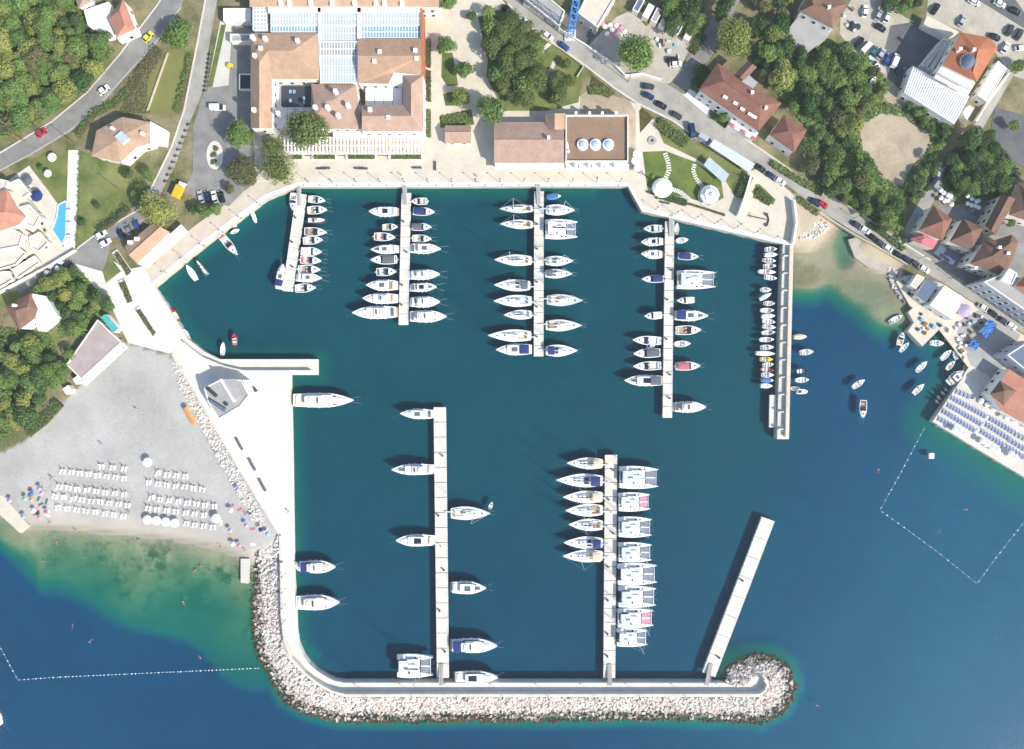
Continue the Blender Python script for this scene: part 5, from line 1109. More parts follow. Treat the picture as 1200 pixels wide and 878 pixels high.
house('white_roof_hall', 'plain white square roofed hall on the right shore', [(1107, 333), (1131, 349), (1116, 376), (1088, 358)], 6, 'flat', roofm='white_flat', cat='hall', parapet=.1)
h20 = house('coral_roof_house', 'coral roofed house behind the sun deck at the right edge', [(1160, 462), (1182, 431), (1240, 468), (1215, 505), (1173, 482)], 7, 'flat', roofm='tile_coral', cat='house', parapet=0)
MB().add([P(1160, 462, 7.1), P(1172, 446, 7.1), P(1191, 458, 7.1), P(1176, 475, 7.1), P(1177, 458, 9.4)], [(0, 1, 4), (1, 2, 4), (2, 3, 4), (3, 0, 4)]).build('pyramid_roof', 'tile_brown', h20, True)
house('grey_edge_block', 'grey block above the coral roofed house at the right edge', [(1178, 416), (1206, 398), (1240, 420), (1215, 446)], 9, 'flat', roofm='slate', wall='grey_wall', cat='building', parapet=.4)
tp = thing('blue_tarpaulin', 'larger bright blue tarpaulin over the shaded yard on right shore', 'tarpaulin', P(1159, 387, G))
def tarp(t_, q, z):
    c = PX(q, z); n = 7; mb = MB(); vs = []
    for i in range(n):
        for j in range(n): v = c[0].lerp(c[1], i / (n - 1)).lerp(c[3].lerp(c[2], i / (n - 1)), j / (n - 1)); vs.append((v.x + random.uniform(-.25, .25), v.y + random.uniform(-.25, .25), z + random.uniform(-.3, .3)))
    mb.add(vs, [(i * n + j, (i + 1) * n + j, (i + 1) * n + j + 1, i * n + j + 1) for i in range(n - 1) for j in range(n - 1)]); mb.build('sheet', 'blue_canvas', t_, True)
    pm = MB(); [pm.tube((v.x, v.y, G), (v.x, v.y, z), .06) for v in c]; pm.build('pole', 'alu', t_, True)
tarp(tp, [(1149, 388), (1160, 374), (1169, 381), (1156, 398)], 3.6)
tp2 = thing('blue_tarpaulin', 'smaller blue tarpaulin nearer the cove quay', 'tarpaulin', P(1141, 403, G)); tarp(tp2, [(1135, 404), (1141, 397), (1149, 403), (1143, 411)], 3.2)
pu = thing('purple_umbrella', 'broad purple parasol beside the white square roof', 'umbrella', P(1131, 364, G))
p = P(1131, 364, 3.6); MB().lathe([(2.4, 3.3), (1.3, 3.8), (.05, 4.2)], 10, (p.x, p.y)).build('canopy', 'lilac_canvas', pu, True); MB().tube((p.x, p.y, G), (p.x, p.y, 4), .06).build('pole', 'alu', pu, True)
# ---- sheds and building site at the top
for i, (m_, nm) in enumerate([('slate', 'slate blue'), ('white_flat', 'white'), ('mauve_flat', 'mauve'), ('white_flat', 'white'), ('gelcoat', 'white'), ('dark_grey', 'dark'), ('white_flat', 'white')]):
    x, y = 742 + i * 9.6, 14 + i * 5.2
    if i == 0: x -= 2; y -= 2
    w = 9 if i != 5 else 5
    house('market_shed', '%s roofed shed, %s from the left in the diagonal row above big tree' % (nm, ordw(i + 1)), [(x, y), (x + 9, y - 17), (x + 9 + w * .85, y - 17 + w * .5), (x + w * .85, y + w * .5)], 4.2 + .4 * (i % 3), 'flat', roofm=m_, cat='shed', parapet=.05, win=False, group='sheds above the big round tree')
house('site_block', 'unfinished pale concrete block with open top at the top edge', [(676, 16), (690, -12), (724, -6), (700, 34)], 7, 'flat', roofm='cream_paving', wall='concrete', cat='building', parapet=.4)
house('site_wall_house', 'grey flat roofed building beside the main road at the top edge', [(612, -2), (630, -14), (663, 14), (656, 33)], 5, 'flat', roofm='grey_flat', wall='concrete', cat='building', parapet=.5)
cr = thing('tower_crane', 'light blue lattice tower crane mast rising over the building site', 'crane', P(668, 42, G))
mb = MB(); c = P(668, 42, G); H_ = 34.
for sx in (-1, 1):
    for sy in (-1, 1): mb.tube((c.x + sx, c.y + sy, G), (c.x + sx, c.y + sy, H_), .16, n=5)
for k in range(16):
    z = G + k * 2; z2 = z + 2; s = 1 if k % 2 else -1
    for sy in (-1, 1): mb.tube((c.x - s, c.y + sy, z), (c.x + s, c.y + sy, z2), .1, n=4)
    for sx in (-1, 1): mb.tube((c.x + sx, c.y - s, z), (c.x + sx, c.y + s, z2), .1, n=4)
mb.build('mast', 'blue_paint', cr, True)
MB().box((c.x, c.y, H_ + .7), (2.4, 2.4, 2.2)).build('cab', 'blue_paint', cr, True)
MB().box((c.x, c.y, G + .25), (4, 4, .5)).build('base', 'concrete', cr, True)
jb = MB().tube((c.x, c.y - 0, H_ + 2), (c.x + 4, c.y + 38, H_ + 2), .35, n=4); jb.tube((c.x, c.y, H_ + 5), (c.x + 2, c.y + 20, H_ + 2), .08, n=4); jb.build('jib', 'blue_paint', cr, True)
# ---- round pavilions, plaza objects
for i, (x, y, r) in enumerate([(776.5, 220, 3.5), (832, 228, 3.6)]):
    c = P(x, y, 3.6); t_ = thing('round_pavilion', ['plain white round tent pavilion on the lawn', 'white round pavilion with ribbed roof on the lawn'][i], 'pavilion', (c.x, c.y, G))
    n = 16 if i == 0 else 8
    MB().lathe([(r, 3.3), (r * .7, 4.0), (r * .3, 4.4), (.05, 4.55)], n, (c.x, c.y)).build('canopy', 'white_canvas', t_, True)
    mb = MB()
    for k in range(8):
        a = k * math.pi / 4; mb.tube((c.x + r * .95 * math.cos(a), c.y + r * .95 * math.sin(a), G), (c.x + r * .95 * math.cos(a), c.y + r * .95 * math.sin(a), 3.4), .09)
        if i: mb.tube((c.x + r * math.cos(a), c.y + r * math.sin(a), 3.4), (c.x + .3 * math.cos(a), c.y + .3 * math.sin(a), 4.62), .1)
    if i:
        for rr, zz in ((r, 3.35), (r * .62, 4.15)):
            for k in range(8):
                a, a2 = k * math.pi / 4, (k + 1) * math.pi / 4; mb.tube((c.x + rr * math.cos(a), c.y + rr * math.sin(a), zz), (c.x + rr * math.cos(a2), c.y + rr * math.sin(a2), zz), .1)
    mb.build('frame', 'grey_canvas' if i else 'frame_white', t_, True)
    MB().lathe([(r * 1.05, G + .1), (r * 1.05, G + .25)], 16, (c.x, c.y)).build('base', 'quay_white', t_, True)
c = P(892, 258, G); an = thing('ship_anchor', 'large dark ship anchor monument on the plaza', 'anchor', (c.x, c.y, G))
MB().tube((c.x - 4.5, c.y + 1.4, G + .5), (c.x + 1.6, c.y + .1, G + .35), .16).build('shank', 'dark_grey', an, True)
mb = MB(); pts = [Vector((c.x + 2.2 + .3 * math.cos(a), c.y + 2.0 * math.sin(a), G + .35)) + Vector((-.9 * (1 - math.cos(a)), 0, 0)) for a in [(-1.2 + 2.4 * i / 6) for i in range(7)]]
for a, b_ in zip(pts[:-1], pts[1:]): mb.tube(a, b_, .22)
mb.build('arms', 'dark_grey', an, True)
mb = MB(); [mb.box((p_.x, p_.y, G + .5), (.9, .7, .5), rz=.6) for p_ in (pts[0], pts[-1])]; mb.build('fluke', 'dark_grey', an, True)
MB().tube((c.x - 4.2, c.y + .4, G + .9), (c.x - 3.9, c.y + 2.5, G + .4), .1).build('stock', 'dark_grey', an, True)
c = P(764, 165, G); sn = thing('round_planter', 'dark round grate or planter on the white plaza', 'planter', (c.x, c.y, G))
MB().lathe([(1.45, G), (1.5, G + .35), (1.2, G + .4)], 16, (c.x, c.y)).build('rim', 'grey_flat', sn, True); MB().lathe([(1.15, G + .2), (.3, G + .5), (.02, G + .55)], 12, (c.x, c.y)).build('soil', 'flowerbed', sn, True)
# stepping stones and steps across lawns
def stones(pts, n, w, d, grp, z):
    ps = [P(x, y, z) for x, y in pts]; L = [0]
    for a, b_ in zip(ps[:-1], ps[1:]): L.append(L[-1] + (b_ - a).length)
    me = MB().box((0, 0, 0), (d, w, .14)).mesh('stepping_stone', 'quay_white')
    c = centroid(ps); root = bpy.data.objects.new('stepping_stone_path', None); COL.objects.link(root); root.location = (c.x, c.y, z); root['kind'] = 'structure'
    for i in range(n):
        s = L[-1] * (i + .5) / n
        j = max(k for k in range(len(ps) - 1) if L[k] <= s); u = (s - L[j]) / (L[j + 1] - L[j]); p = ps[j].lerp(ps[j + 1], u); dd = ps[j + 1] - ps[j]
        link('stepping_stone', me, root, p - root.location, math.atan2(dd.y, dd.x))
stones([(779, 179), (783, 190), (784, 200), (780, 209)], 11, 1.6, .5, '', G + .12)
stones([(814, 192), (812, 200), (816, 210), (823, 219)], 11, 1.4, .5, '', G + .12)
stones([(788, 222), (797, 225), (803, 230), (810, 236)], 12, 1.5, .5, '', G + .12)
stones([(620, 72), (632, 61), (646, 50)], 16, 1.3, .6, '', G + .14)
stones([(638, 100), (643, 88), (650, 72)], 13, 1.3, .6, '', G + .14)
t_ = thing('glass_canopy', 'pale glass walkway canopy at the lawn slope', 'canopy', P(839, 200, G))
cq = [(826, 192), (830, 186), (853, 206), (849, 213)]
slats(t_, 'canopy_panel', 'glass_roof', cq, 4., 6, 1.6, .1)
for x, y in cq:
    p = P(x, y, G); MB().tube((p.x, p.y, G), (p.x, p.y, 4), .08).build('post', 'alu', t_, True)
t_ = thing('roadside_canopy', 'long pale flat canopy between the main road and lawn slope', 'canopy', P(858, 183, G))
MB().prism(PX([(837, 163), (885, 192), (878, 202.5), (831, 171)], 4.2), 4.0, 4.2).build('roof', 'gelcoat_grey', t_, True)
for i in range(10):
    p = P(832 + i * 4.9, 172 + i * 3.25, G); MB().box((p.x, p.y, 2.8), (.3, .3, 2.4)).build('post', 'dark_grey', t_, True)
# boundary walls
def gwall(label, pts, h, m_='stone_wall', w=.4, name='boundary_wall', z0=G - .3):
    ps = [P(x, y, G + h) for x, y in pts]
    o = MB().prism(band(ps, w / 2, -w / 2), z0, G + h).build(name, m_); return tag(o, label, 'wall', 'boundary walls')
gwall('white wall along the terrace edge above the villa road', [(-40, 366), (0, 341), (57, 311), (87, 293)], 1.6, 'white_wall')
gwall('stone wall between main road and garden below the crane', [(596, 6), (628, 39), (657, 57), (684, 77), (676, 90)], 1.0)
gwall('retaining wall on the upper side of the main road', [(613, 4), (657, 34), (686, 52), (720, 75), (733, 88), (752, 86), (775, 93)], 1.4, 'white_wall')
gwall('stone wall of the bridge parapet on the shore road', [(958, 248), (1001, 274), (1040, 296), (1064, 310)], 1.1)
gwall('low stone wall on the upper side of the bridge', [(985, 236), (1012, 252)], 1.1)
gwall('long white wall beside the lane at the corrugated hall', [(1144, 142), (1157, 122), (1184, 84)], 1.8, 'white_wall')
gwall('white wall between plaza and pebble beach', [(931, 234), (934, 260), (930, 285)], 2.4, 'white_wall', .7)
gwall('white wall between plaza and lawn slope', [(881, 204), (873, 232), (866, 252)], 2.6, 'white_wall', .7)
gwall('stone wall beside the steep hedge of the hotel road', [(196, 62), (172, 130)], .7)
gwall('stone wall at the foot of the dirt lot', [(1055, 110), (1085, 128), (1118, 150)], 1.)
# ================================================================ trees and plants
def leaf_mat(name, dark, light, mid):
    m, nt, b = newmat(name); b.inputs['Roughness'].default_value = .8; b.inputs['Specular IOR Level'].default_value = .15
    g = nd(nt, 'ShaderNodeNewGeometry'); oi = nd(nt, 'ShaderNodeObjectInfo')
    c = mixc(nt, g.outputs['Random Per Island'], lin(dark), lin(light))
    c = mixc(nt, ramp(nt, noise(nt, .45, 3), .35, .65), c, lin(mid))
    k = mixc(nt, oi.outputs['Random'], (.75, .82, .75), (1.22, 1.15, 1.1)); c = mixc(nt, 1., c, k, 'MULTIPLY')
    nt.links.new(c, b.inputs['Base Color'])
    tl = nd(nt, 'ShaderNodeBsdfTranslucent'); nt.links.new(c, tl.inputs[0])
    ms = nd(nt, 'ShaderNodeMixShader'); ms.inputs[0].default_value = .42; nt.links.new(b.outputs[0], ms.inputs[1]); nt.links.new(tl.outputs[0], ms.inputs[2])
    nt.links.new(ms.outputs[0], nt.nodes['Material Output'].inputs[0])
leaf_mat('leaf_mid', '#5c7a42', '#98b068', '#769456')
leaf_mat('leaf_dark', '#466240', '#769258', '#577649')
leaf_mat('leaf_light', '#869250', '#b0b46e', '#98a25c')
leaf_mat('leaf_pine', '#5c6d40', '#949e66', '#778650')
leaf_mat('leaf_olive', '#6b7050', '#95936a', '#7e8058')
leaf_mat('leaf_palm', '#4a6330', '#8fa25a', '#6a8242')
def crown_mesh(name, r, h, n, leaf, lobes, seed, m, z0):
    g = np.random.default_rng(seed); C = []
    for i in range(lobes):
        a = g.uniform(0, 6.28); rr = r * .62 * math.sqrt(g.uniform(0, 1)); C.append((rr * math.cos(a), rr * math.sin(a), z0 + h * g.uniform(.3, .75) * (1 - .35 * (rr / r)), r * g.uniform(.3, .5)))
    C.append((0, 0, z0 + h * .6, r * .55)); C = np.array(C); w = C[:, 3] ** 2; w /= w.sum()
    k = g.choice(len(C), n, p=w); d = g.normal(0, 1, (n, 3)); d[:, 2] = np.abs(d[:, 2]) * 1.0 - .35; d /= np.linalg.norm(d, axis=1)[:, None]
    rad = C[k, 3] * g.uniform(.6, 1.2, n); p = C[k, :3] + d * rad[:, None] * np.array([1, 1, .75])
    nrm = d + g.normal(0, .45, (n, 3)); nrm /= np.linalg.norm(nrm, axis=1)[:, None]
    u = np.cross(nrm, g.normal(0, 1, (n, 3))); u /= np.linalg.norm(u, axis=1)[:, None]; v = np.cross(nrm, u)
    s = (leaf * g.uniform(.6, 1.25, n))[:, None]
    V = np.stack([p - u * s, p - v * s * .7, p + u * s, p + v * s * .7], 1).reshape(-1, 3)
    F = np.arange(4 * n).reshape(-1, 4)
    me = bpy.data.meshes.new(name); me.from_pydata(V.tolist(), [], F.tolist()); me.materials.append(MATS[m]); me.update(); return me
def trunk_mesh(name, h, r, limbs, seed, spread):
    g = random.Random(seed); mb = MB(); mb.tube((0, 0, -.4), (0, 0, h * .5), r, r * .7, 7); mb.tube((0, 0, h * .5), (.1, .05, h * .85), r * .7, r * .25, 6)
    for i in range(limbs):
        a = 6.28 * i / limbs + g.uniform(-.3, .3); z = h * g.uniform(.38, .6)
        mb.tube((0, 0, z), (math.cos(a) * spread, math.sin(a) * spread, z + h * .28), r * .4, r * .12, 5)
    return mb.mesh(name, 'bark')
TREES = {}
def tree_proto(kind, size, var):
    key = (kind, size, var)
    if key in TREES: return TREES[key]
    r = {'s': 2.2, 'm': 3.6, 'l': 5.6, 'x': 7.5}[size]; n = {'s': 650, 'm': 1900, 'l': 4200, 'x': 6500}[size]
    mt = {'dark': 'leaf_dark', 'mid': 'leaf_mid', 'light': 'leaf_light', 'pine': 'leaf_pine', 'olive': 'leaf_olive'}[kind]
    h = r * 1.25; z0 = r * .65
    lobes = {'s': 6, 'm': 10, 'l': 17, 'x': 24}[size]
    leaf = {'s': .3, 'm': .34, 'l': .38, 'x': .42}[size]
    if kind == 'pine': leaf *= .8; n = int(n * 1.3)
    TREES[key] = (crown_mesh('crown', r, h, n, leaf, lobes, hash((size, var)) % 1000 + var * 17 + len(kind), mt, z0), trunk_mesh('trunk', z0 + h * .6, .1 * r, 5, var, r * .5), r, z0 + h * .55)
    return TREES[key]
WORD = {'dark': 'dark green tree', 'mid': 'green broadleaf tree', 'light': 'yellowish green tree', 'pine': 'feathery pine tree', 'olive': 'grey green tree'}
def tree(x, y, rpx, kind, label, group=None, ground=G, nm=None):
    r = rpx * MPP; size = 's' if r < 2.7 else 'm' if r < 4.4 else 'l' if r < 6.4 else 'x'
    cm, tm, pr, zc = tree_proto(kind, size, random.randrange(5)); s = r / pr
    p = P(x, y, ground + zc * s * .9)
    t_ = thing(nm or ('pine_tree' if kind == 'pine' else 'broadleaf_tree'), label, 'tree', (p.x, p.y, ground - .05), random.uniform(0, 6.28), group)
    sc = (s * random.uniform(.85, 1.15), s * random.uniform(.85, 1.15), s * random.uniform(.75, 1.1))
    link('trunk', tm, t_, scale=sc); link('crown', cm, t_, scale=sc)
    return t_
NUM = ['one', 'two', 'three', 'four', 'five', 'six', 'seven', 'eight', 'nine', 'ten', 'eleven', 'twelve', 'thirteen', 'fourteen', 'fifteen', 'sixteen', 'seventeen', 'eighteen', 'nineteen', 'twenty', 'twenty-one', 'twenty-two', 'twenty-three', 'twenty-four', 'twenty-five']
def wood(poly, sp, r0, r1, kinds, place, group, jit=.35):
    xs = [p[0] for p in poly]; ys = [p[1] for p in poly]; pts = []
    y = min(ys); k = 0
    while y <= max(ys):
        x = min(xs) + (sp / 2 if k % 2 else 0)
        while x <= max(xs):
            px, py = x + random.uniform(-jit, jit) * sp, y + random.uniform(-jit, jit) * sp
            if inside([px], [py], poly)[0] and -25 < px < 1225 and -25 < py: pts.append((px, py, k))
            x += sp
        y += sp * .86; k += 1
    for rk, k in enumerate(sorted(set(p[2] for p in pts))):
        for i, (px, py, _) in enumerate(sorted(p for p in pts if p[2] == k)):
            kd = random.choice(kinds); tree(px, py, random.uniform(r0, r1), kd, '%s, %s from left, row %s, %s' % (WORD[kd], ordw(i + 1), NUM[rk], place), group)
wood([(-20, -20), (88, -20), (86, 14), (104, 34), (128, 52), (131, 62), (108, 86), (88, 104), (55, 128), (20, 148), (-20, 170)], 16.5, 8, 15, ['mid', 'mid', 'dark', 'light', 'light', 'mid', 'olive'], 'upper left wood', 'trees of the upper left wood')
wood([(-20, 385), (8, 392), (40, 398), (58, 418), (70, 432), (60, 455), (40, 480), (10, 512), (-20, 520)], 14.5, 8, 12.5, ['mid', 'mid', 'dark', 'light'], 'grove left of beach hall', 'trees left of the beach hall')
wood([(56, 320), (85, 312), (98, 330), (122, 350), (130, 362), (112, 368), (92, 388), (78, 400), (72, 380), (60, 350), (44, 340)], 13, 7, 11, ['mid', 'dark', 'mid', 'light'], 'garden of brown roofed house', 'garden trees beside the brown roofed house')
wood([(875, 30), (900, -20), (940, -20), (934, 15), (914, 44), (944, 66), (970, 48), (985, 50), (1004, 62), (1040, 95), (1028, 125), (1004, 138), (1010, 180), (1032, 215), (1058, 232), (1060, 262), (1048, 275), (1010, 250), (962, 220), (945, 180), (950, 150), (920, 122), (888, 84), (868, 72)], 18, 7, 14.5, ['dark', 'mid', 'mid', 'dark', 'light', 'mid', 'olive'], 'wood right of junction', 'trees of the wood right of the junction')
wood([(770, -20), (835, -20), (815, 40), (808, 44), (775, 16)], 15, 9, 13, ['dark', 'mid', 'dark'], 'clump left of side road', 'trees left of the side road')
wood([(1118, 185), (1145, 150), (1165, 160), (1176, 185), (1196, 200), (1188, 218), (1160, 228), (1120, 228), (1108, 215)], 14, 8, 13, ['dark', 'dark', 'mid'], 'garden right of lane', 'trees right of the lane')
wood([(1060, 112), (1118, 150), (1112, 172), (1098, 176), (1100, 160), (1066, 132)], 11, 5, 7.5, ['mid', 'dark'], 'strip under corrugated hall', 'trees under the corrugated hall')
wood([(1066, 215), (1092, 182), (1104, 190), (1076, 240), (1062, 248)], 11, 5.5, 8, ['mid', 'dark'], 'strip beside dirt lot', 'trees beside the lane')
wood([(1040, -20), (1085, -20), (1084, 5), (1060, 22), (1040, 5)], 13, 8, 12, ['mid', 'dark'], 'behind workshop yard', 'trees behind the workshop yard')
wood([(574, 18), (598, 14), (632, 38), (626, 60), (640, 70), (632, 100), (612, 128), (590, 128), (578, 95), (572, 60)], 17, 11, 15, ['pine', 'pine', 'mid'], 'park above tiled hall', 'park trees above the tiled hall')
wood([(645, 62), (660, 66), (676, 88), (672, 118), (640, 122), (644, 96)], 15, 8, 11, ['pine', 'light', 'pine'], 'right half of park', 'trees in the right half of the park')
for x, y, r, kd, lb in [
    (744, 60, 23, 'mid', 'big round green tree standing alone above the main road'), (862, 38, 24, 'light', 'big yellow green tree right of the shaded side road'),
    (573, 128, 19, 'mid', 'round green tree at the left end of the tiled hall'), (208, 38, 18, 'mid', 'round green tree between the wood road and hotel road'),
    (182, 246, 22, 'light', 'big yellow green tree behind the quay hall'), (281, 161, 17, 'mid', 'round green tree at the parking yard, left of hotel'),
    (361, 150, 27, 'pine', 'broad pine overhanging the hotel front'), (318, 172, 16, 'pine', 'pine left of the hotel pergola'), (328, 198, 17, 'pine', 'pine at the head of the leftmost pontoon'),
    (286, 200, 20, 'olive', 'sparse grey green tree at the parking yard'), (268, 222, 9, 'olive', 'small grey green tree at the quay edge below parking yard'),
    (526, 5, 9, 'mid', 'small tree at the top edge right of the hotel'), (522, 52, 11, 'mid', 'upper oval tree in the garden right of the hotel'), (545, 80, 12, 'mid', 'middle oval tree in the garden right of the hotel'), (540, 112, 11, 'light', 'lower oval tree in the garden right of the hotel'),
    (553, 19, 7, 'dark', 'small round tree in the paved court by main road'), (848, 10, 14, 'dark', 'dark tree leaning over the side road, top'),
    (823, 82, 10, 'dark', 'small dark tree at the gable of the junction house'), (848, 137, 7, 'mid', 'small green tree in front of the junction house'),
    (1195, 78, 10, 'mid', 'tree at the right edge beside the lane'), (1190, 145, 9, 'mid', 'tree beside the shaded driveway at the right edge'), (1184, 262, 6, 'mid', 'small bright tree among the roofs at right'),
    (240, 248, 9, 'mid', 'upper shrub-like tree at the quay below parked cars'), (226, 244, 8, 'dark', 'dark tree beside the yellow van below parking yard'), (252, 246, 8, 'mid', 'right tree of the clump below the parked cars'),
    (48, 196, 4, 'dark', 'small dark shrub tree on the upper lawn'), (113, 240, 5, 'dark', 'small dark tree in the middle of the lower lawn'), (95, 262, 6, 'dark', 'small dark tree at the left of the lower lawn'),
    (150, 205, 7, 'dark', 'dark cypress at the corner of the villa lawn'), (158, 228, 7, 'mid', 'bushy tree beside the yellow green tree'), (172, 205, 8, 'mid', 'bushy tree beside the hotel road bend'),
    (948, 196, 8, 'dark', 'dark tree below the small town house'), (965, 210, 8, 'dark', 'dark tree above the bridge road'), (1060, 282, 5, 'mid', 'small tree at the lane mouth')]:
    tree(x, y, r, kd, lb)
# palms
def palm(x, y, r, label):
    R_ = r * MPP; p = P(x, y, G + 5); t_ = thing('palm_tree', label, 'tree', (p.x, p.y, G), random.uniform(0, 6))
    MB().tube((0, 0, -.2), (.1, 0, 5), .28, .2, 7).build('trunk', 'bark', t_)
    mb = MB()
    for i in range(18):
        a = 6.28 * i / 18 + random.uniform(-.1, .1); L = R_ * random.uniform(.8, 1.1); dz = random.uniform(-.2, .5); d = Vector((math.cos(a), math.sin(a), 0)); n = Vector((-d.y, d.x, 0)); prev = None
        for k in range(6):
            u = k / 5; c = d * L * u + Vector((0, 0, 5 + .8 * u + dz * u - 2.4 * u * u)); w = .28 * math.sin(math.pi * (.12 + .85 * u)) + .03
            cur = (c - n * w, c + Vector((0, 0, .1)), c + n * w)
            if prev: mb.add(list(prev) + list(cur), [(0, 1, 4, 3), (1, 2, 5, 4)])
            prev = cur
    mb.build('fronds', 'leaf_palm', t_)
for x, y, r, l in [(88, 386, 11, 'palm tree above the beach hall'), (572, 12, 10, 'palm tree at the top of the paved court'), (70, 436, 9, 'palm tree at the left corner of beach hall'), (78, 415, 8, 'palm tree beside the footpath left of beach hall'), (580, 30, 9, 'palm tree at the park edge near main road'), (765, 205, 3.5, 'small palm on the left of the pavilion lawn')]: palm(x, y, r, l)
# hedges and shrub strips: leafy boxes
def hedge(label, pts, w, h, m_='leaf_dark', z=G, name='hedge', n_per=9):
    ps = [P(x, y, z + h) for x, y in pts]; V = []; c = centroid(ps)
    t_ = thing(name, label, 'hedge', (c.x, c.y, z), 0, 'hedges and shrub strips')
    for a, b_ in zip(ps[:-1], ps[1:]):
        d = b_ - a; L = d.length; n = Vector((-d.y, d.x, 0)).normalized(); k = int(L * w * n_per * 1.6 + 8)
        for _ in range(k):
            p = a + d * random.random() + n * random.uniform(-w / 2, w / 2); p.z = z + h * random.uniform(.35, 1.08)
            q = Vector((random.gauss(0, .5), random.gauss(0, .5), 1)).normalized(); u = q.orthogonal().normalized(); u.rotate(Matrix.Rotation(random.uniform(0, 6), 3, q)); v = q.cross(u); s = random.uniform(.16, .36)
            V += [p - u * s, p - v * s * .75, p + u * s, p + v * s * .75]
    mb = MB(); mb.add(V, [tuple(range(4 * i, 4 * i + 4)) for i in range(len(V) // 4)]); mb.build('foliage', m_, t_, True)
    for a, b_ in zip(ps[:-1], ps[1:]): MB().prism(band([a, b_], w * .4, -w * .4), z - .1, z + h * .6).build('branches', 'bark', t_, True)
hedge('dark hedge at the foot of the villa lawn', [(112, 270), (130, 258), (148, 243)], 2.2, 2.2)
hedge('long hedge beside the dry lawn on the hotel road', [(222, 62), (214, 100), (205, 130)], 1.8, 1.6, 'leaf_mid')
hedge('flowering shrub strip beside the wood road', [(185, 55), (172, 72), (160, 92), (150, 108)], 3.5, 1.6, 'leaf_olive')
hedge('hedge strip between road and villa', [(150, 104), (132, 120), (108, 132), (88, 158)], 2.6, 1.5, 'leaf_mid')
hedge('shrub strip along the main road above the pavilion lawn', [(772, 142), (790, 156), (806, 168)], 4.2, 1.5, 'leaf_mid')
hedge('dark hedge beside the white plaza wall', [(878, 206), (868, 230)], 3.2, 2., 'leaf_dark')
hedge('shrub strip between the round pavilions', [(770, 228), (785, 232), (805, 238)], 2.6, .9, 'leaf_dark')
hedge('hedge along the quay side of the pavilion lawn', [(758, 224), (785, 234), (812, 240), (850, 252)], .7, .7, 'leaf_dark')
hedge('shrubs in the triangular plaza bed', [(888, 222), (895, 232), (904, 237)], 3., .9, 'leaf_dark')
hedge('hedge along the left side of the garden right of hotel', [(502.5, 45), (502.5, 78)], 1.4, 1.2, 'leaf_dark')
hedge('hedge lower left of the garden right of hotel', [(502.5, 82), (502.5, 118)], 1.4, 1.2, 'leaf_dark')
hedge('hedge at the kiosk corner right of hotel', [(502.5, 128), (502.5, 160)], 1.4, 1.2, 'leaf_mid')
hedge('shrub bed above the tiled kiosk', [(518, 142), (535, 138), (553, 136)], 3.6, .9, 'leaf_mid')
hedge('rows of young plants in the bed above the restaurant', [(690, 106), (702, 104), (716, 111)], 3.0, .7, 'leaf_mid')
hedge('green planting strip along the main road above the bridge', [(905, 190), (940, 212), (965, 226)], 2.6, 1.3, 'leaf_mid')
hedge('shrub strip beside the front yard of the junction house', [(812, 92), (822, 98)], 3., 1.2, 'leaf_dark')
hedge('planted strip beside the beach kiosks', [(30, 508), (50, 492), (68, 472)], 4., 1.5, 'leaf_mid')
hedge('green strip on the shore road above the car row', [(1020, 262), (1040, 276), (1060, 292)], 2., 1.2, 'leaf_mid')
hedge('shrub strip at the right end of the plaza by the beach', [(936, 232), (952, 244), (960, 250)], 2.4, 1.1, 'leaf_mid')
hedge('shaded bush mass left of the side road', [(812, 60), (826, 40)], 3., 1.8, 'leaf_dark')
# planters on the west quay and in front of the hotel
def planter(label, q, m_='leaf_olive', h=.5, grp='planters on the quay'):
    c = PX(q, G + h); cc = centroid(c); t_ = thing('planter', label, 'planter', (cc.x, cc.y, G), 0, grp)
    MB().prism(c, G - .1, G + h).build('box', 'quay_white', t_, True); k = .84
    inn = [cc + (Vector((p.x, p.y, 0)) - cc) * k for p in c]; MB().prism(inn, G, G + h + .02).build('soil', 'flowerbed', t_, True)
    V = []; e1, e2 = inn[1] - inn[0], inn[3] - inn[0]
    for _ in range(int(e1.length * e2.length * 7)):
        p = inn[0] + e1 * random.random() + e2 * random.random(); p.z = G + h + random.uniform(.05, .5); a = random.uniform(0, 3.14); s = random.uniform(.12, .3); u = Vector((math.cos(a), math.sin(a), random.uniform(-.4, .4))) * s; v = Vector((-math.sin(a), math.cos(a), random.uniform(-.4, .4))) * s
        V += [p - u, p - v, p + u, p + v]
    mb = MB(); mb.add(V, [tuple(range(4 * i, 4 * i + 4)) for i in range(len(V) // 4)]); mb.build('plants', m_, t_, True)
planter('long planted bed, lower of two on the west quay', [(157, 362), (163, 359), (184, 392), (181, 397)])
planter('long planted bed, upper of two on the west quay', [(138, 330), (146, 326), (157, 355), (150, 358)])
planter('short planted bed beside the quay hall steps', [(131, 296), (137, 292), (156, 320), (150, 326)])
for i, (x0, x1) in enumerate([(342, 355), (365, 395), (405, 442), (455, 497)]): planter('%s planter from the left under the hotel pergola' % ordw(i + 1), [(x0, 181), (x1, 181), (x1, 187), (x0, 187)], 'leaf_mid', .6, 'planters under the hotel pergola')
c = P(252, 182, G); isl = thing('traffic_island', 'oval traffic island with shrubs in the parking yard', 'island', (c.x, c.y, G))
MB().lathe([(1, G), (1, G + .25)], 18).build('kerb', 'quay_white', isl); o = isl.children[0]; o.location = (0, 0, -G); o.scale = (2.9, 5., 1); o.rotation_euler = (0, 0, 0)
for k in range(3):
    cm, tm, pr, zc = tree_proto('olive', 's', k); link('shrub', cm, isl, (random.uniform(-.8, .8), -2.5 + k * 2.4, -.9), 0, (.6, .6, .5))
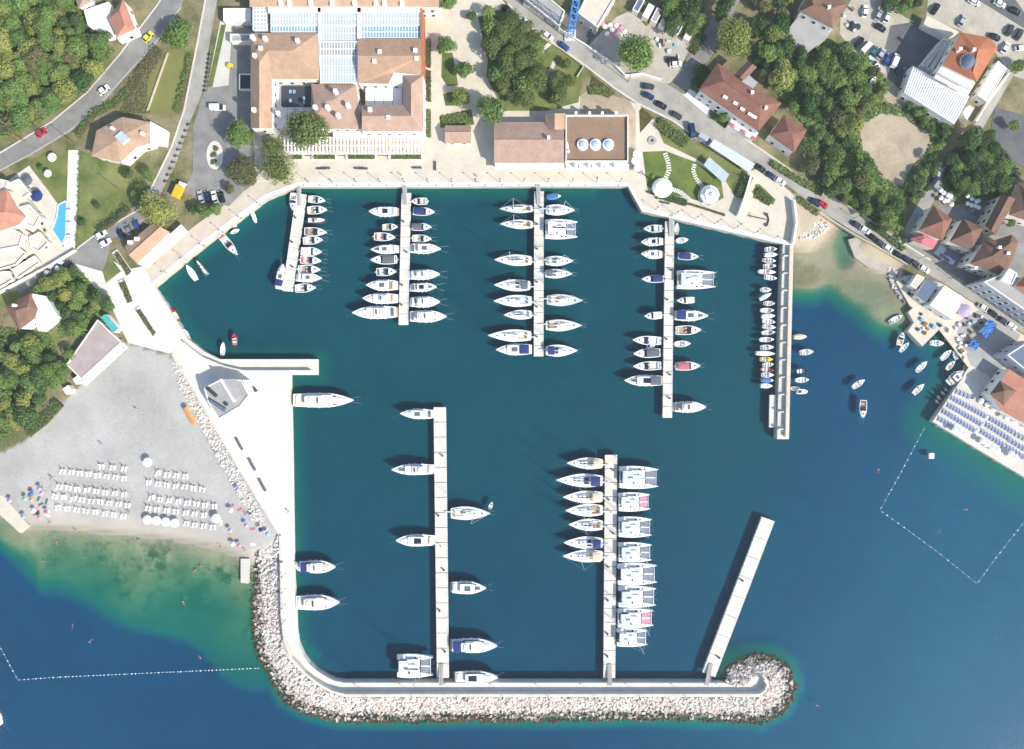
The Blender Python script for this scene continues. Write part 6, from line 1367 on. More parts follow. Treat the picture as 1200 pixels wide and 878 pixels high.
# tall garden grass / weeds under the trees
def weeds(name, poly, n, m_, s0, s1, z=G):
    xs = [p[0] for p in poly]; ys = [p[1] for p in poly]; px = rng.uniform(min(xs), max(xs), n * 3); py = rng.uniform(min(ys), max(ys), n * 3); ok = inside(px, py, poly); px, py = px[ok][:n], py[ok][:n]
    k = MPP * (CAM_H - z) / CAM_H; c = np.stack([(px - 600) * k, (439 - py) * k, z + rng.uniform(.05, .7, len(px)) * (1 if s1 > .2 else .12)], -1); N = len(px)
    u = rng.normal(0, 1, (N, 3)); u[:, 2] *= .5; u /= np.linalg.norm(u, axis=1)[:, None]; v = np.cross(u, rng.normal(0, .3, (N, 3)) + np.array([0, 0, 1])); v /= np.linalg.norm(v, axis=1)[:, None]; s = rng.uniform(s0, s1, N)[:, None]
    V = np.stack([c - u * s, c - v * s * .7, c + u * s, c + v * s * .7], 1).reshape(-1, 3); me = bpy.data.meshes.new(name); me.from_pydata(V.tolist(), [], np.arange(4 * N).reshape(-1, 4).tolist()); me.materials.append(MATS[m_]); me.update()
    setkind(link(name, me), 'stuff')
weeds('undergrowth', [(-20, -20), (96, -20), (100, 30), (136, 60), (100, 104), (60, 138), (-20, 176)], 9000, 'leaf_mid', .3, .7)
weeds('undergrowth', [(870, 60), (935, 30), (1000, 60), (1040, 95), (1030, 125), (1004, 140), (1012, 190), (1060, 235), (1058, 278), (1010, 250), (950, 210), (945, 150), (920, 120)], 15000, 'leaf_mid', .25, .7)
weeds('undergrowth', [(-20, 380), (60, 392), (75, 430), (40, 480), (0, 520), (-20, 520)], 5000, 'leaf_mid', .3, .6)
weeds('undergrowth', [(1060, 108), (1118, 150), (1098, 182), (1064, 246), (1070, 205), (1098, 165), (1064, 135)], 2600, 'leaf_mid', .25, .6)
weeds('undergrowth', [(1108, 185), (1145, 150), (1180, 180), (1196, 205), (1170, 228), (1100, 232)], 3000, 'leaf_dark', .3, .6)
weeds('undergrowth', [(44, 330), (98, 320), (130, 362), (92, 390), (72, 398), (56, 350)], 2200, 'leaf_mid', .25, .55)

for i, (x, y) in enumerate([(6, 300), (14, 292), (26, 300), (34, 296), (42, 284), (20, 312), (8, 316), (52, 270), (30, 222), (50, 258), (16, 232), (24, 288)]): tree(x, y, random.uniform(1.8, 3.4), random.choice(['olive', 'mid', 'dark']), 'small terrace shrub, %s planted on the white pool villa terraces' % ordw(i + 1), 'terrace shrubs of the pool villa')

weeds('dry_seaweed', [(46, 556), (60, 557), (100, 563), (150, 569), (156, 576), (152, 606), (148, 606), (150, 580), (120, 573), (66, 566), (58, 575), (54, 596), (49, 594), (50, 572)], 1500, 'leaf_olive', .05, .16, 1.5)
weeds('undergrowth', [(998, 136), (1030, 120), (1066, 126), (1106, 158), (1096, 186), (1074, 212), (1062, 238), (1030, 222), (1004, 184), (1016, 178), (1036, 209), (1056, 220), (1064, 202), (1088, 176), (1092, 162), (1060, 138), (1032, 134), (1008, 148)], 2600, 'leaf_mid', .2, .6)
weeds('undergrowth', [(150, 108), (186, 58), (194, 62), (176, 90), (172, 118), (178, 134), (140, 134)], 1100, 'leaf_olive', .15, .45)
weeds('undergrowth', [(93, 176), (96, 176), (92, 292), (89, 292)], 260, 'leaf_mid', .15, .4)
# ================================================================ cars
CARC = {'white': '#e9e9e6', 'black': '#17181b', 'dark grey': '#3a3d42', 'silver': '#a9adb1', 'red': '#b3202a', 'blue': '#284a86', 'dark blue': '#1c2c4e', 'yellow': '#d9c93c', 'teal': '#2f6d70', 'grey': '#74777b'}
for k_, h_ in CARC.items(): mat('car_' + k_, h_, .25, 0, spec=.6)
CM = {}
def car_meshes(col, van=False):
    key = (col, van)
    if key in CM: return CM[key]
    L, W, H = (4.3, 1.78, 1.45) if not van else (5.2, 2., 2.1)
    def prof(pts, w0, w1):
        rings = []
        for x, zl, zh, k in pts: rings.append([(x, -W / 2 * k, zl), (x, -W / 2 * k * w1, zh), (x, W / 2 * k * w1, zh), (x, W / 2 * k, zl)])
        return MB().loft(rings)
    body = prof([(-L / 2, .35, .75, .86), (-L / 2 + .15, .25, .95, .97), (-L * .2, .22, .98, 1), (L * .15, .22, .95, 1), (L / 2 - .35, .25, .78, .95), (L / 2, .35, .6, .8)], 1, .93).mesh('body', 'car_' + col)
    if not van:
        glass = prof([(-L * .44, .94, .97, .86), (-L * .3, .93, 1.4, .88), (L * .05, .93, 1.4, .88), (L * .24, .9, .95, .84)], 1, .84).mesh('windows', 'glass')
        roof = prof([(-L * .31, 1.36, 1.44, .82), (-L * .1, 1.38, 1.49, .82), (L * .07, 1.36, 1.44, .8)], 1, .9).mesh('roof', 'car_' + col)
    else:
        glass = prof([(-L * .46, .95, 1.9, .9), (L * .2, .95, 1.9, .9), (L * .36, .9, .98, .86)], 1, .9).mesh('windows', 'glass')
        roof = prof([(-L * .48, .96, 2.05, .93), (L * .1, .96, 2.08, .93), (L * .19, 1.9, 1.98, .88)], 1, .92).mesh('roof', 'car_' + col)
    wheel = MB(); wheel.tube((0, -.11, 0), (0, .11, 0), .33, n=10); wm = wheel.mesh('wheel', 'black_rubber')
    lamp = MB().box((0, 0, 0), (.12, .35, .14)).mesh('headlight', 'frame_white')
    CM[key] = (body, glass, roof, wm, lamp, L, W); return CM[key]
def car(x, y, deg, col, label, group=None, van=False, z=G + .03):
    b_, g_, r_2, w_, l_, L, W = car_meshes(col, van); p = P(x, y, z + .8)
    t_ = thing('parked_car' if not van else 'van', label, 'van' if van else 'car', (p.x, p.y, z), R(deg), group)
    link('body', b_, t_); link('windows', g_, t_); link('roof', r_2, t_)
    for sx in (-.31, .3):
        for sy in (-1, 1): link('wheel', w_, t_, (L * sx, sy * (W / 2 - .08), .33))
    for sy in (-1, 1): link('headlight', l_, t_, (L / 2 - .08, sy * W * .3, .66))
car(48, 155, 35, 'red', 'red car driving on the road below the wood'); car(121, 105, 40, 'white', 'white car driving on the road beside the wood'); car(173, 43, 52, 'yellow', 'yellow and black car on the road near the round tree')
car(255, 126, 0, 'white', 'white car parked alone in the parking yard', van=True)
for i, (x, c) in enumerate([(235, 'silver'), (243, 'dark blue'), (251, 'white'), (259, 'black')]): car(x, 230.5, 105, c, '%s car, %s of four in the row above the quay shrubs' % (c, ordw(i + 1)), 'four cars above the quay shrubs')
car(118, 275, 32, 'white', 'white car leaving the villa road, upper of two'); car(123, 284.5, 32, 'white', 'white car leaving the villa road, lower of two')
for i, (x, y, c) in enumerate([(141, 274, 'dark blue'), (150, 268, 'grey'), (159, 263, 'blue')]): car(x, y, 118, c, '%s car, %s in the shaded row behind the quay hall' % (c, ordw(i + 1)), 'shaded cars behind the quay hall')
for i, (x, y, c) in enumerate([(56, 318, 'silver'), (69, 313, 'white'), (78, 312, 'dark grey')]): car(x, y, 70, c, '%s car, %s in the row above the garden trees' % (c, ordw(i + 1)), 'cars above the garden trees')
for i, (x, y, a, c) in enumerate([(594, 11, -40, 'black'), (611, 21.5, -38, 'white'), (642, 42, -36, 'white'), (661, 54, -36, 'blue'), (760, 101, -5, 'dark grey'), (760, 112, -25, 'dark blue'), (775, 123, -28, 'black'), (793, 135, -28, 'dark grey')]): car(x, y, a, c, '%s car, %s from the left along the upper main road' % (c, ordw(i + 1)), 'cars along the upper main road')
car(811, 154, -80, 'dark blue', 'dark blue van parked upright beside the shrub strip', van=True); car(826, 163, -32, 'silver', 'silver van parked along the main road', van=True); car(792, 75, 5, 'white', 'white car under the shade at the side road mouth'); car(788, 70, 5, 'black', 'black car behind the white one at side road mouth')
for i, (x, y, a, c) in enumerate([(891, 197, -33, 'black'), (904, 206, -33, 'dark blue'), (914, 212, -33, 'white'), (956, 237, -32, 'dark blue')]): car(x, y, a, c, '%s car, %s from the left beside the plaza' % (c, ordw(i + 1)), 'cars beside the plaza')
for i, (x, y, a, c) in enumerate([(964, 239, -30, 'red'), (1005, 264, -33, 'dark grey'), (1014, 269.5, -33, 'white'), (1024, 279, -36, 'black'), (1032, 285, -36, 'dark grey'), (1041, 291, -36, 'white'), (1052, 298, -33, 'black'), (1063, 304, -33, 'dark blue'), (1073, 309, -33, 'dark grey'), (1083, 315, -32, 'white')]): car(x, y, a, c, '%s car, %s from the left along the shore road' % (c, ordw(i + 1)), 'cars along the shore road')
for i, (x, y, c) in enumerate([(1153, 361, 'white'), (1163, 367, 'black'), (1176, 376, 'dark grey'), (1185, 381.5, 'white')]): car(x, y, -33, c, '%s car, %s from the left beside the blue tarpaulin' % (c, ordw(i + 1)), 'cars beside the blue tarpaulin')
for i, (x, y, a, c) in enumerate([(1007, 49, 45, 'black'), (1015, 56, 45, 'white'), (1024.5, 60, 52, 'teal'), (1033, 63, 55, 'silver'), (1040, 70, 60, 'blue'), (1055, 79, 65, 'dark blue')]): car(x, y, a, c, '%s car, %s from the left in the lower workshop yard row' % (c, ordw(i + 1)), 'lower row of workshop yard', van=(i == 1))
car(1049, 71, 68, 'white', 'long white van in the lower workshop yard row', van=True)
for i, (x, y, a, c) in enumerate([(1002, 31, 5, 'dark grey'), (1014, 13, 80, 'white'), (1030, 17, 65, 'silver'), (1032, 32, -30, 'black'), (1040, 20, 65, 'white')]): car(x, y, a, c, '%s car, %s from the left in the upper workshop yard' % (c, ordw(i + 1)), 'upper part of workshop yard')
for i, (x, y, a, c) in enumerate([(1097, 10, 55, 'black'), (1128, 24, 60, 'silver'), (1142, 2, -25, 'white'), (1166, 43, -20, 'black'), (1172, 4, -25, 'white'), (1178.5, 55.5, 60, 'white'), (1184, 35, 60, 'dark grey'), (1190, 12.5, -25, 'black'), (1195, 40, 60, 'dark grey'), (1197, 56, 10, 'white')]): car(x, y, a, c, '%s car, %s from the left around the top right road' % (c, ordw(i + 1)), 'cars around the top right road')
car(1100, 203, 55, 'silver', 'silver car on the lane, upper of two'); car(1096, 211, 55, 'dark blue', 'dark car on the lane, lower of two')
p = P(209, 223, G + 2); yv = thing('yellow_truck', 'yellow box truck beside the hotel road', 'truck', (p.x, p.y, G + .03), R(66))
MB().box((-.6, 0, 1.75), (4.4, 2.2, 2.3)).build('cargo_box', mat('truck_yellow', '#e0a92c', .5, .05), yv); MB().box((2.4, 0, 1.2), (1.5, 2., 1.6), taper=.9).build('cab', 'gelcoat', yv); MB().box((2.9, 0, 1.5), (.6, 1.8, .6), taper=.9).build('windscreen', 'glass', yv)
for sx in (-1.8, 2.2):
    for sy in (-1, 1): link('wheel', car_meshes('white')[3], yv, (sx, sy * .95, .35))
p = P(270, 78, G); yc = thing('yellow_utility_cart', 'small yellow cart beside the lawn strip at the hotel', 'cart', (p.x, p.y, G + .05))
MB().box((0, 0, .7), (2., 1.3, .8), taper=.85).build('body', 'yellow_paint', yc); MB().box((.3, 0, 1.4), (1., 1.1, .1)).build('roof', 'yellow_paint', yc)
mb = MB(); [mb.tube((x_, y_, 1), (x_, y_, 1.4), .04) for x_ in (-.1, .7) for y_ in (-.45, .45)]; mb.build('frame', 'dark_grey', yc)
for sx in (-.6, .6):
    for sy in (-1, 1): link('wheel', car_meshes('white')[3], yc, (sx, sy * .6, .3), 0, (.8, .8, .8))
# scooters along the hotel road
sc_b = MB().box((0, 0, .55), (1.5, .4, .5), taper=.7).mesh('body', 'dark_grey'); sc_h = MB().tube((.5, -.35, 1.05), (.5, .35, 1.05), .05).mesh('handlebar', 'alu'); sc_w = MB().tube((0, -.07, 0), (0, .07, 0), .28, n=9).mesh('wheel', 'black_rubber')
for i, (x, y) in enumerate([(246 - k * .75, 64 + k * 5.3) for k in range(9)] + [(221 - k * 3.0, 146 + k * 7.4) for k in range(10)]):
    p = P(x, y, G + .5); g = 'upper' if i < 9 else 'lower'; t_ = thing('scooter', 'dark scooter, %s from the top of the %s row along the hotel road' % (ordw(i % 9 + 1 if i < 9 else i - 8), g), 'scooter', (p.x, p.y, G + .05), R(20 + random.uniform(-10, 10)), 'scooters along the hotel road')
    link('body', sc_b, t_); link('handlebar', sc_h, t_)
    for sx in (-.55, .55): link('wheel', sc_w, t_, (sx, 0, .28))
# ================================================================ beach
def bz(x, y):                                       # height of the beach surface
    d = float(pdist([x], [y], BEACH)[0]); return min(G - .06, .05 + d * .05)
LF = MB().box((0, 0, .32), (1.3, .62, .07)); LF.box((-.5, -.25, .15), (.06, .06, .3)); LF.box((-.5, .25, .15), (.06, .06, .3)); LF.box((.5, -.25, .15), (.06, .06, .3)); LF.box((.5, .25, .15), (.06, .06, .3))
lf_m = LF.mesh('frame', 'gelcoat')
lb = MB(); lb.add([(-.6, -.31, .35), (-.6, .31, .35), (-1.15, .31, .85), (-1.15, -.31, .85), (-.6, -.31, .29), (-.6, .31, .29), (-1.15, .31, .79), (-1.15, -.31, .79)], [(0, 1, 2, 3), (7, 6, 5, 4), (0, 3, 7, 4), (1, 5, 6, 2), (2, 6, 7, 3)])
lb_m = lb.mesh('backrest', 'gelcoat'); lc_m = MB().box((.05, 0, .39), (1.2, .56, .06)).mesh('cushion', 'white_canvas'); lcb_m = MB().box((.05, 0, .39), (1.2, .56, .06)).mesh('cushion', mat('lounger_blue', '#7f8dbb', .85, .1, 1.5)); lbb_m = lb.mesh('backrest', 'lounger_blue')
def lounger(x, y, deg, label, group, z, blue=False):
    p = P(x, y, z + .4); t_ = thing('sun_lounger', label, 'sun lounger', (p.x, p.y, z), R(deg), group)
    link('frame', lf_m, t_); link('backrest', lbb_m if blue else lb_m, t_); link('cushion', lcb_m if blue else lc_m, t_)
cp = MB().lathe([(.03, .0), (.03, 1.0), (.16, 1.1), (.11, 2.2), (.02, 2.45)], 8).mesh('folded_canopy', 'white_canvas'); cb = MB().lathe([(.28, 0), (.28, .12), (.06, .16)], 8).mesh('base', 'concrete')
def closed_parasol(x, y, label, group, z):
    p = P(x, y, z + 1); t_ = thing('folded_parasol', label, 'parasol', (p.x, p.y, z), 0, group); link('folded_canopy', cp, t_); link('base', cb, t_)
rows = [((119, 547), (145, 549), 3, 'left', 'top'), ((73, 552), (145, 560), 8, 'left', 'second'), ((69, 570), (145, 579), 8, 'left', 'third'), ((64, 581), (149, 592), 9, 'left', 'fourth'), ((68, 594), (144, 604), 8, 'left', 'bottom'), ((185, 554), (217, 558), 4, 'right', 'top'), ((174, 565), (237, 573), 7, 'right', 'second'), ((177, 583), (251, 593), 8, 'right', 'third'), ((173, 595), (239, 603.5), 7, 'right', 'fourth'), ((218, 613), (249, 617), 4, 'right', 'bottom')]
for a, b_, n, side, rn in rows:
    for i in range(n):
        u = i / (n - 1); x, y = a[0] + (b_[0] - a[0]) * u, a[1] + (b_[1] - a[1]) * u; z = bz(x, y)
        closed_parasol(x, y - 1, 'folded white parasol, %s from left in the %s row of %s lounger block' % (ordw(i + 1), rn, side), 'folded parasols on the beach', z)
        for s in (-1, 1): lounger(x + s * 2.2 + random.uniform(-.4, .4), y + 1.5 + random.uniform(-.7, .7), 258 + random.uniform(-13, 13), 'white lounger, %s from left in the %s row of %s lounger block' % (ordw(2 * i + (1 if s < 0 else 2)), rn, side), 'white loungers on the beach', z)
def open_parasol(x, y, r, m_, label, group=None, z=None, h=2.3, n=8):
    z = bz(x, y) if z is None else z; p = P(x, y, z + h); t_ = thing('parasol', label, 'parasol', (p.x, p.y, z), random.uniform(0, 1), group)
    MB().lathe([(r, h - .35), (r * .55, h - .05), (.04, h + .2)], n).build('canopy', m_, t_); MB().tube((0, 0, -.1), (0, 0, h + .25), .035).build('pole', 'alu', t_)
for i, (x, y) in enumerate([(172, 542), (172, 609.5), (182.5, 610.5), (193.5, 612), (204, 613.5), (252.5, 608)]): open_parasol(x, y, 1.65, 'white_canvas', ['big white parasol alone at the top of the right lounger block', 'first of four big white parasols in line near the water', 'second of four big white parasols in line near the water', 'third of four big white parasols in line near the water', 'fourth of four big white parasols in line near the water', 'big white parasol at the right end of the lounger block'][i], 'big white beach parasols')
for x, y, m_, l in [(45, 573, 'lilac_canvas', 'lilac parasol at the top of the left beach cluster'), (36, 579, 'blue_canvas', 'blue parasol above the orange one, left beach cluster'), (28, 585, 'cyan_canvas', 'pale blue parasol leftmost in the beach cluster'), (36, 586, 'orange_canvas', 'orange parasol in the left beach cluster'), (53, 600, 'red_canvas', 'red parasol nearest the loungers, left beach cluster'), (38, 599, 'white_canvas', 'white parasol above the jetty corner'), (26, 606, 'cyan_canvas', 'pale blue parasol beside the jetty'), (45, 607, 'pink_canvas', 'pink parasol near the jetty tip'), (10, 587, 'lilac_canvas', 'lilac parasol at the left end of jetty'), (48, 578, 'lilac_canvas', 'second lilac parasol beside the weed line'), (278, 574, 'lilac_canvas', 'lilac parasol beside the shore rocks'), (270, 598.5, 'white_canvas', 'small white parasol right of the lounger block'), (269, 622, 'lilac_canvas', 'lilac parasol, upper in the right beach cluster'), (288, 616, 'lilac_canvas', 'lilac parasol standing alone right of the cluster'), (305, 621, 'navy_canvas', 'navy parasol beside the breakwater rocks'), (272, 638, 'white_canvas', 'white parasol near the water, right beach cluster'), (280, 639.5, 'pink_canvas', 'pink parasol near the water, right beach cluster'), (313, 626, 'cyan_canvas', 'pale blue parasol against the breakwater rocks')]:
    open_parasol(x, y, .85, m_, l, 'small coloured beach parasols')
tw = MB().box((0, 0, .03), (1.8, .8, .05))
TWC = ['red_canvas', 'cyan_canvas', 'white_canvas', 'lilac_canvas', 'orange_canvas', 'pink_canvas', 'grey_canvas']
for side, xr, yr in (('left', (22, 56), (572, 610)), ('right', (258, 300), (585, 640))):
    spots = sorted((random.uniform(*xr), random.uniform(*yr)) for _ in range(12))
    for i, (x, y) in enumerate(spots):
        z = bz(x, y); p = P(x, y, z); m_ = random.choice(TWC); o = link('beach_towel', tw.mesh('beach_towel', m_), None, (p.x, p.y, z + .02), random.uniform(0, 6))
        tag(o, '%s towel, %s from the left among towels of the %s bathing cluster' % (m_.split('_')[0], ordw(i + 1), side), 'towel', 'towels on the pebbles')
# sun deck loungers
dr = [((1122, 460), (1135.5, 466), 4), ((1116, 467.5), (1155, 489), 12), ((1112, 476), (1149.6, 498), 12), ((1106, 483), (1142, 505.5), 11), ((1101, 492), (1116, 500), 5), ((1161.5, 492), (1187, 507), 8), ((1157, 499), (1182, 515), 8), ((1151, 507), (1176, 523), 8), ((1191, 510), (1200, 515), 3), ((1184, 517.4), (1200, 527), 5), ((1181, 525), (1200, 537), 6)]
for k_, (a, b_, n) in enumerate(dr):
    for i in range(n):
        u = i / (n - 1); lounger(a[0] + (b_[0] - a[0]) * u, a[1] + (b_[1] - a[1]) * u, 240, 'blue lounger, %s from left in the %s of the sun deck rows' % (ordw(i + 1), ordw(k_ + 1)), 'blue loungers on the sun deck', G + .18, True)
for i, (x, y) in enumerate([(1120, 503.5), (1126, 506), (1131.5, 509), (1152.5, 517), (1158, 520.5), (1164, 524.5), (1170, 528), (1186, 532), (1191, 536)]): open_parasol(x, y, 1.15, 'white_canvas', 'white parasol, %s from the left along the sun deck edge' % ordw(i + 1), 'white parasols along the sun deck', G + .18)
for i, (x, y) in enumerate([(1151, 470), (1158, 474), (1166, 479), (1172, 477), (1181, 490), (1190, 494)]): open_parasol(x, y, 1.0, 'white_canvas', 'white cafe parasol, %s from the left behind the sun deck' % ordw(i + 1), 'cafe parasols behind the sun deck', G + .18)
tt = MB().lathe([(.28, 0), (.05, .05), (.05, .7), (.45, .72), (.45, .76)], 8)
for i in range(14):
    u = i / 13; x, y = 1147 + 45 * u + random.uniform(-1, 1), 466 + 30 * u + random.uniform(-1, 1); p = P(x, y, G + .18)
    tag(link('cafe_table', tt.mesh('cafe_table', 'white_wall' if i % 2 else 'dark_grey'), None, (p.x, p.y, G + .18)), 'small round cafe table, %s from the left behind the sun deck' % ordw(i + 1), 'table', 'cafe tables behind the sun deck')
# parasols in the two shaded gardens and the site
for i in range(13):
    x, y = 708 + (i % 4) * 7 + (i // 4) * 2, 26 + (i // 4) * 6 + (i % 4) * 1.5
    x += random.uniform(-1.5, 1.5); y += random.uniform(-1.5, 1.5)
    open_parasol(x, y, .9, 'white_canvas' if i % 3 else 'pink_canvas', '%s parasol, %s in the rows left of the big round tree' % ('white' if i % 3 else 'pink', ordw(i + 1)), 'parasols left of the big round tree', G)
for i in range(16):
    g = i // 8; x, y = (1101 + (i % 4) * 4.6 + (1 if g == 0 else 34), 224 + (i % 8) // 4 * 8 + (i % 4) * 2 + g * 6)
    x += random.uniform(-1.6, 1.6); y += random.uniform(-1.6, 1.6)
    open_parasol(x, y, .85, 'white_canvas', 'white parasol, %s in the %s garden cafe behind the pyramid roofs' % (ordw(i % 8 + 1), 'left' if g == 0 else 'right'), 'garden cafe parasols', G, 2.2)
open_parasol(42, 229, 2.2, 'navy_canvas', 'blue parasol on the villa terrace', None, G + .1); open_parasol(31, 211, 1.9, 'grey_canvas', 'grey parasol on the villa terrace', None, G + .1); open_parasol(55, 203, 1.4, 'white_canvas', 'white parasol on the upper lawn', None, G + .1); open_parasol(60, 184, 1.6, 'white_canvas', 'white parasol at the top of the upper lawn', None, G + .1)
for i, (x, y) in enumerate([(747, 180), (748, 196), (745, 188)]): open_parasol(x, y, 1.5, 'white_canvas', 'white parasol, %s from the top between restaurant and lawn' % ['first', 'third', 'second'][i], 'restaurant parasols', G + .1)
# ================================================================ promenade furniture
bn = MB().box((0, 0, .45), (3.2, .7, .1)); bl = MB().box((0, 0, .2), (.2, .6, .42)); bt = MB().box((0, -.32, .72), (3.2, .08, .45))
bm_, lm_, tm_ = bn.mesh('seat', 'grey_canvas'), bl.mesh('leg', 'dark_grey'), bt.mesh('backrest', 'grey_canvas')
for i, (x, y, a, l) in enumerate([(382, 197.5, 0, 'left pair bench on the hotel promenade'), (377, 198, 0, 'end bench of the left pair on hotel promenade'), (421, 197.5, 0, 'right pair bench on the hotel promenade'), (426, 198, 0, 'end bench of the right pair on hotel promenade'), (489, 197, 0, 'bench below the right end of the pergola'), (510, 195, 90, 'bench set upright right of the pergola'), (281, 520, -62, 'upper dark bench on the white quay'), (296, 544, -62, 'second dark bench on the white quay'), (308, 568, -62, 'third dark bench on the white quay'), (779, 238, -10, 'left bench at the pavilion lawn quay')]):
    p = P(x, y, G); t_ = thing('bench', l, 'bench', (p.x, p.y, G), R(a), 'benches on the promenade'); s = (1.5, 1, 1) if 'quay' in l and 'white' in l else (1, 1, 1)
    link('seat', bm_, t_, None, 0, s); link('backrest', tm_, t_, None, 0, s)
    for sx in (-1.2, 1.2): link('leg', lm_, t_, (sx * s[0], 0, 0))
lp = MB().lathe([(.14, 0), (.08, .6), (.06, 4.4)], 7).mesh('post', 'dark_grey'); ll = MB().lathe([(.05, 4.35), (.26, 4.5), (.22, 4.75), (.05, 4.85)], 8).mesh('lamp_head', 'dark_grey')
def lamp(x, y, label, grp, z=G):
    p = P(x, y, z); t_ = thing('street_lamp', label, 'lamp', (p.x, p.y, z), 0, grp); link('post', lp, t_); link('lamp_head', ll, t_)
for i in range(14): lamp(362 + i * 28, 214, 'dark lamp post, %s from the left along the north quay' % ordw(i + 1), 'lamps along the north quay')
for i in range(6): lamp(196 + i * 22, 320 - i * 15.8, 'dark lamp post, %s from the bottom along the left quay' % ordw(i + 1), 'lamps along the left quay')
for i in range(7): lamp(768 + i * 23, 246 + i * 5.6, 'dark lamp post, %s from the left along the lawn quay' % ordw(i + 1), 'lamps along the lawn quay')
for i in range(9): lamp(430 + i * 53, 812.5, 'dark lamp post, %s from the left on the lower breakwater' % ordw(i + 1), 'lamps on the breakwater', G)
for i in range(5): lamp(335, 672 + i * 18, 'dark lamp post, %s from the top on the left breakwater' % ordw(i + 1), 'lamps on the breakwater', G)
for i in range(5): lamp(1000 + i * 38, 256 + i * 23.5, 'dark lamp post, %s from the left on the shore road' % ordw(i + 1), 'lamps on the shore road')
def pole(x, y, h, label):
    p = P(x, y, G); t_ = thing('utility_pole', label, 'pole', (p.x, p.y, G)); MB().tube((0, 0, -.2), (0, 0, h), .16, .09, 7).build('post', 'wood', t_); MB().box((0, 0, h - .4), (1.8, .12, .12)).build('crossarm', 'wood', t_)
pole(30, 166, 9, 'utility pole beside the road below the wood, left'); pole(88, 168, 9, 'utility pole near the hexagonal villa'); pole(140, 222, 8, 'pole at the lower lawn'); pole(1068, 284, 9, 'utility pole at the lane mouth'); pole(736, 96, 9, 'utility pole at the road junction wall')
bd = MB().lathe([(.16, 0), (.13, .5), (.2, .56), (.05, .64)], 8)
bdm = bd.mesh('bollard', 'dark_grey')
for i in range(20):
    p = P(356 + i * 19.4, 217.6, G); tag(link('mooring_bollard', bdm, None, (p.x, p.y, G + .1)), 'iron mooring bollard, %s from the left on the north quay edge' % ordw(i + 1), 'bollard', 'bollards on the north quay')
# ================================================================ swim lines, swimmers, people
bu = MB().lathe([(.02, -.2), (.28, 0), (.28, .15), (.02, .34)], 8).mesh('buoy', 'gelcoat')
def swim_line(label, pts, sp):
    ps = [P(x, y, 0) for x, y in pts]; t_ = thing('swim_line', label, 'swim line', ps[0]); mb = MB()
    for a, b_ in zip(ps[:-1], ps[1:]):
        mb.tube(a + Vector((0, 0, .03)), b_ + Vector((0, 0, .03)), .02, n=4); L = (b_ - a).length; n = int(L / sp)
        for i in range(n): link('buoy', bu, t_, a.lerp(b_, (i + random.uniform(.3, .7)) / n) - ps[0], 0, (random.uniform(.5, .85),) * 3)
    o = mb.build('rope', 'rope', t_, True)
swim_line('white buoy line across the lower left bay', [(21, 797), (60, 794), (125, 791), (305, 783)], 1.35)
swim_line('short white buoy line at the lower left edge', [(-20, 725), (0, 758), (21, 797)], 2.)
swim_line('white buoy line in front of the sun deck, left stretch', [(1084, 500), (1055, 555), (1031, 598)], 2.2)
swim_line('white buoy line in front of the sun deck, lower stretch', [(1031, 598), (1062, 620), (1100, 648), (1145, 684)], 2.2)
swim_line('white buoy line right of the sun deck corner point', [(1145, 684), (1170, 650), (1200, 612), (1230, 575)], 2.2)
def skin_body(name, joints, edges, rad, mats, faces_m=None):
    me = bpy.data.meshes.new(name); me.from_pydata(joints, edges, []); o = bpy.data.objects.new(name, me); COL.objects.link(o)
    sk = o.modifiers.new('skin', 'SKIN'); me.skin_vertices.new() if not me.skin_vertices else None
    for v, r in zip(me.skin_vertices[0].data, rad): v.radius = (r, r)
    me.skin_vertices[0].data[0].use_root = True
    sb = o.modifiers.new('sub', 'SUBSURF'); sb.levels = sb.render_levels = 1
    dg = bpy.context.evaluated_depsgraph_get(); m2 = bpy.data.meshes.new_from_object(o.evaluated_get(dg)); m2.name = name
    bpy.data.objects.remove(o); m2.materials.clear()
    for mm in mats: m2.materials.append(MATS[mm])
    if faces_m:
        for p in m2.polygons: p.material_index = faces_m(p.center)
    return m2
J = [(0, 0, .95), (0, 0, 1.2), (0, 0, 1.42), (0, 0, 1.52), (0, .02, 1.68), (-.2, 0, 1.4), (-.27, .02, 1.12), (-.29, .1, .88), (.2, 0, 1.4), (.27, .02, 1.12), (.29, .1, .88), (-.1, 0, .88), (-.12, .03, .48), (-.13, 0, .08), (-.13, .16, .04), (.1, 0, .88), (.12, -.03, .48), (.13, -.05, .08), (.13, .11, .04)]
E_ = [(0, 1), (1, 2), (2, 3), (3, 4), (2, 5), (5, 6), (6, 7), (2, 8), (8, 9), (9, 10), (0, 11), (11, 12), (12, 13), (13, 14), (0, 15), (15, 16), (16, 17), (17, 18)]
Rr = [.15, .14, .15, .06, .11, .07, .05, .04, .07, .05, .04, .1, .065, .045, .04, .1, .065, .045, .04]
for cn, ch in (('suit_red', '#a83a3a'), ('suit_blue', '#2b4b86'), ('suit_dark', '#25272c'), ('suit_white', '#dedbd2')): mat(cn, ch, .85, 0)
def people(cols): return skin_body('person', J, E_, Rr, ['skin', cols], lambda c: 1 if .62 < c.z < (1.42 if cols in ('suit_white', 'suit_blue') else .98) else 0)
PB = [people(c) for c in ('suit_red', 'suit_blue', 'suit_dark', 'suit_white')]
hair = MB().lathe([(.12, 1.66), (.135, 1.72), (.1, 1.8), (.02, 1.83)], 8, (0, .01)).mesh('hair', 'dark_grey')
def person(x, y, k, label, z, lie=False):
    p = P(x, y, z + .8); t_ = thing('person', label, 'person', (p.x, p.y, z), random.uniform(0, 6.28))
    if lie: t_.rotation_euler = (R(-84), 0, random.uniform(0, 6.28)); t_.location.z = z + .12
    link('body', PB[k], t_); link('hair', hair, t_)
C4 = ['red swim shorts', 'blue shirt and shorts', 'dark shorts', 'white shirt and shorts']
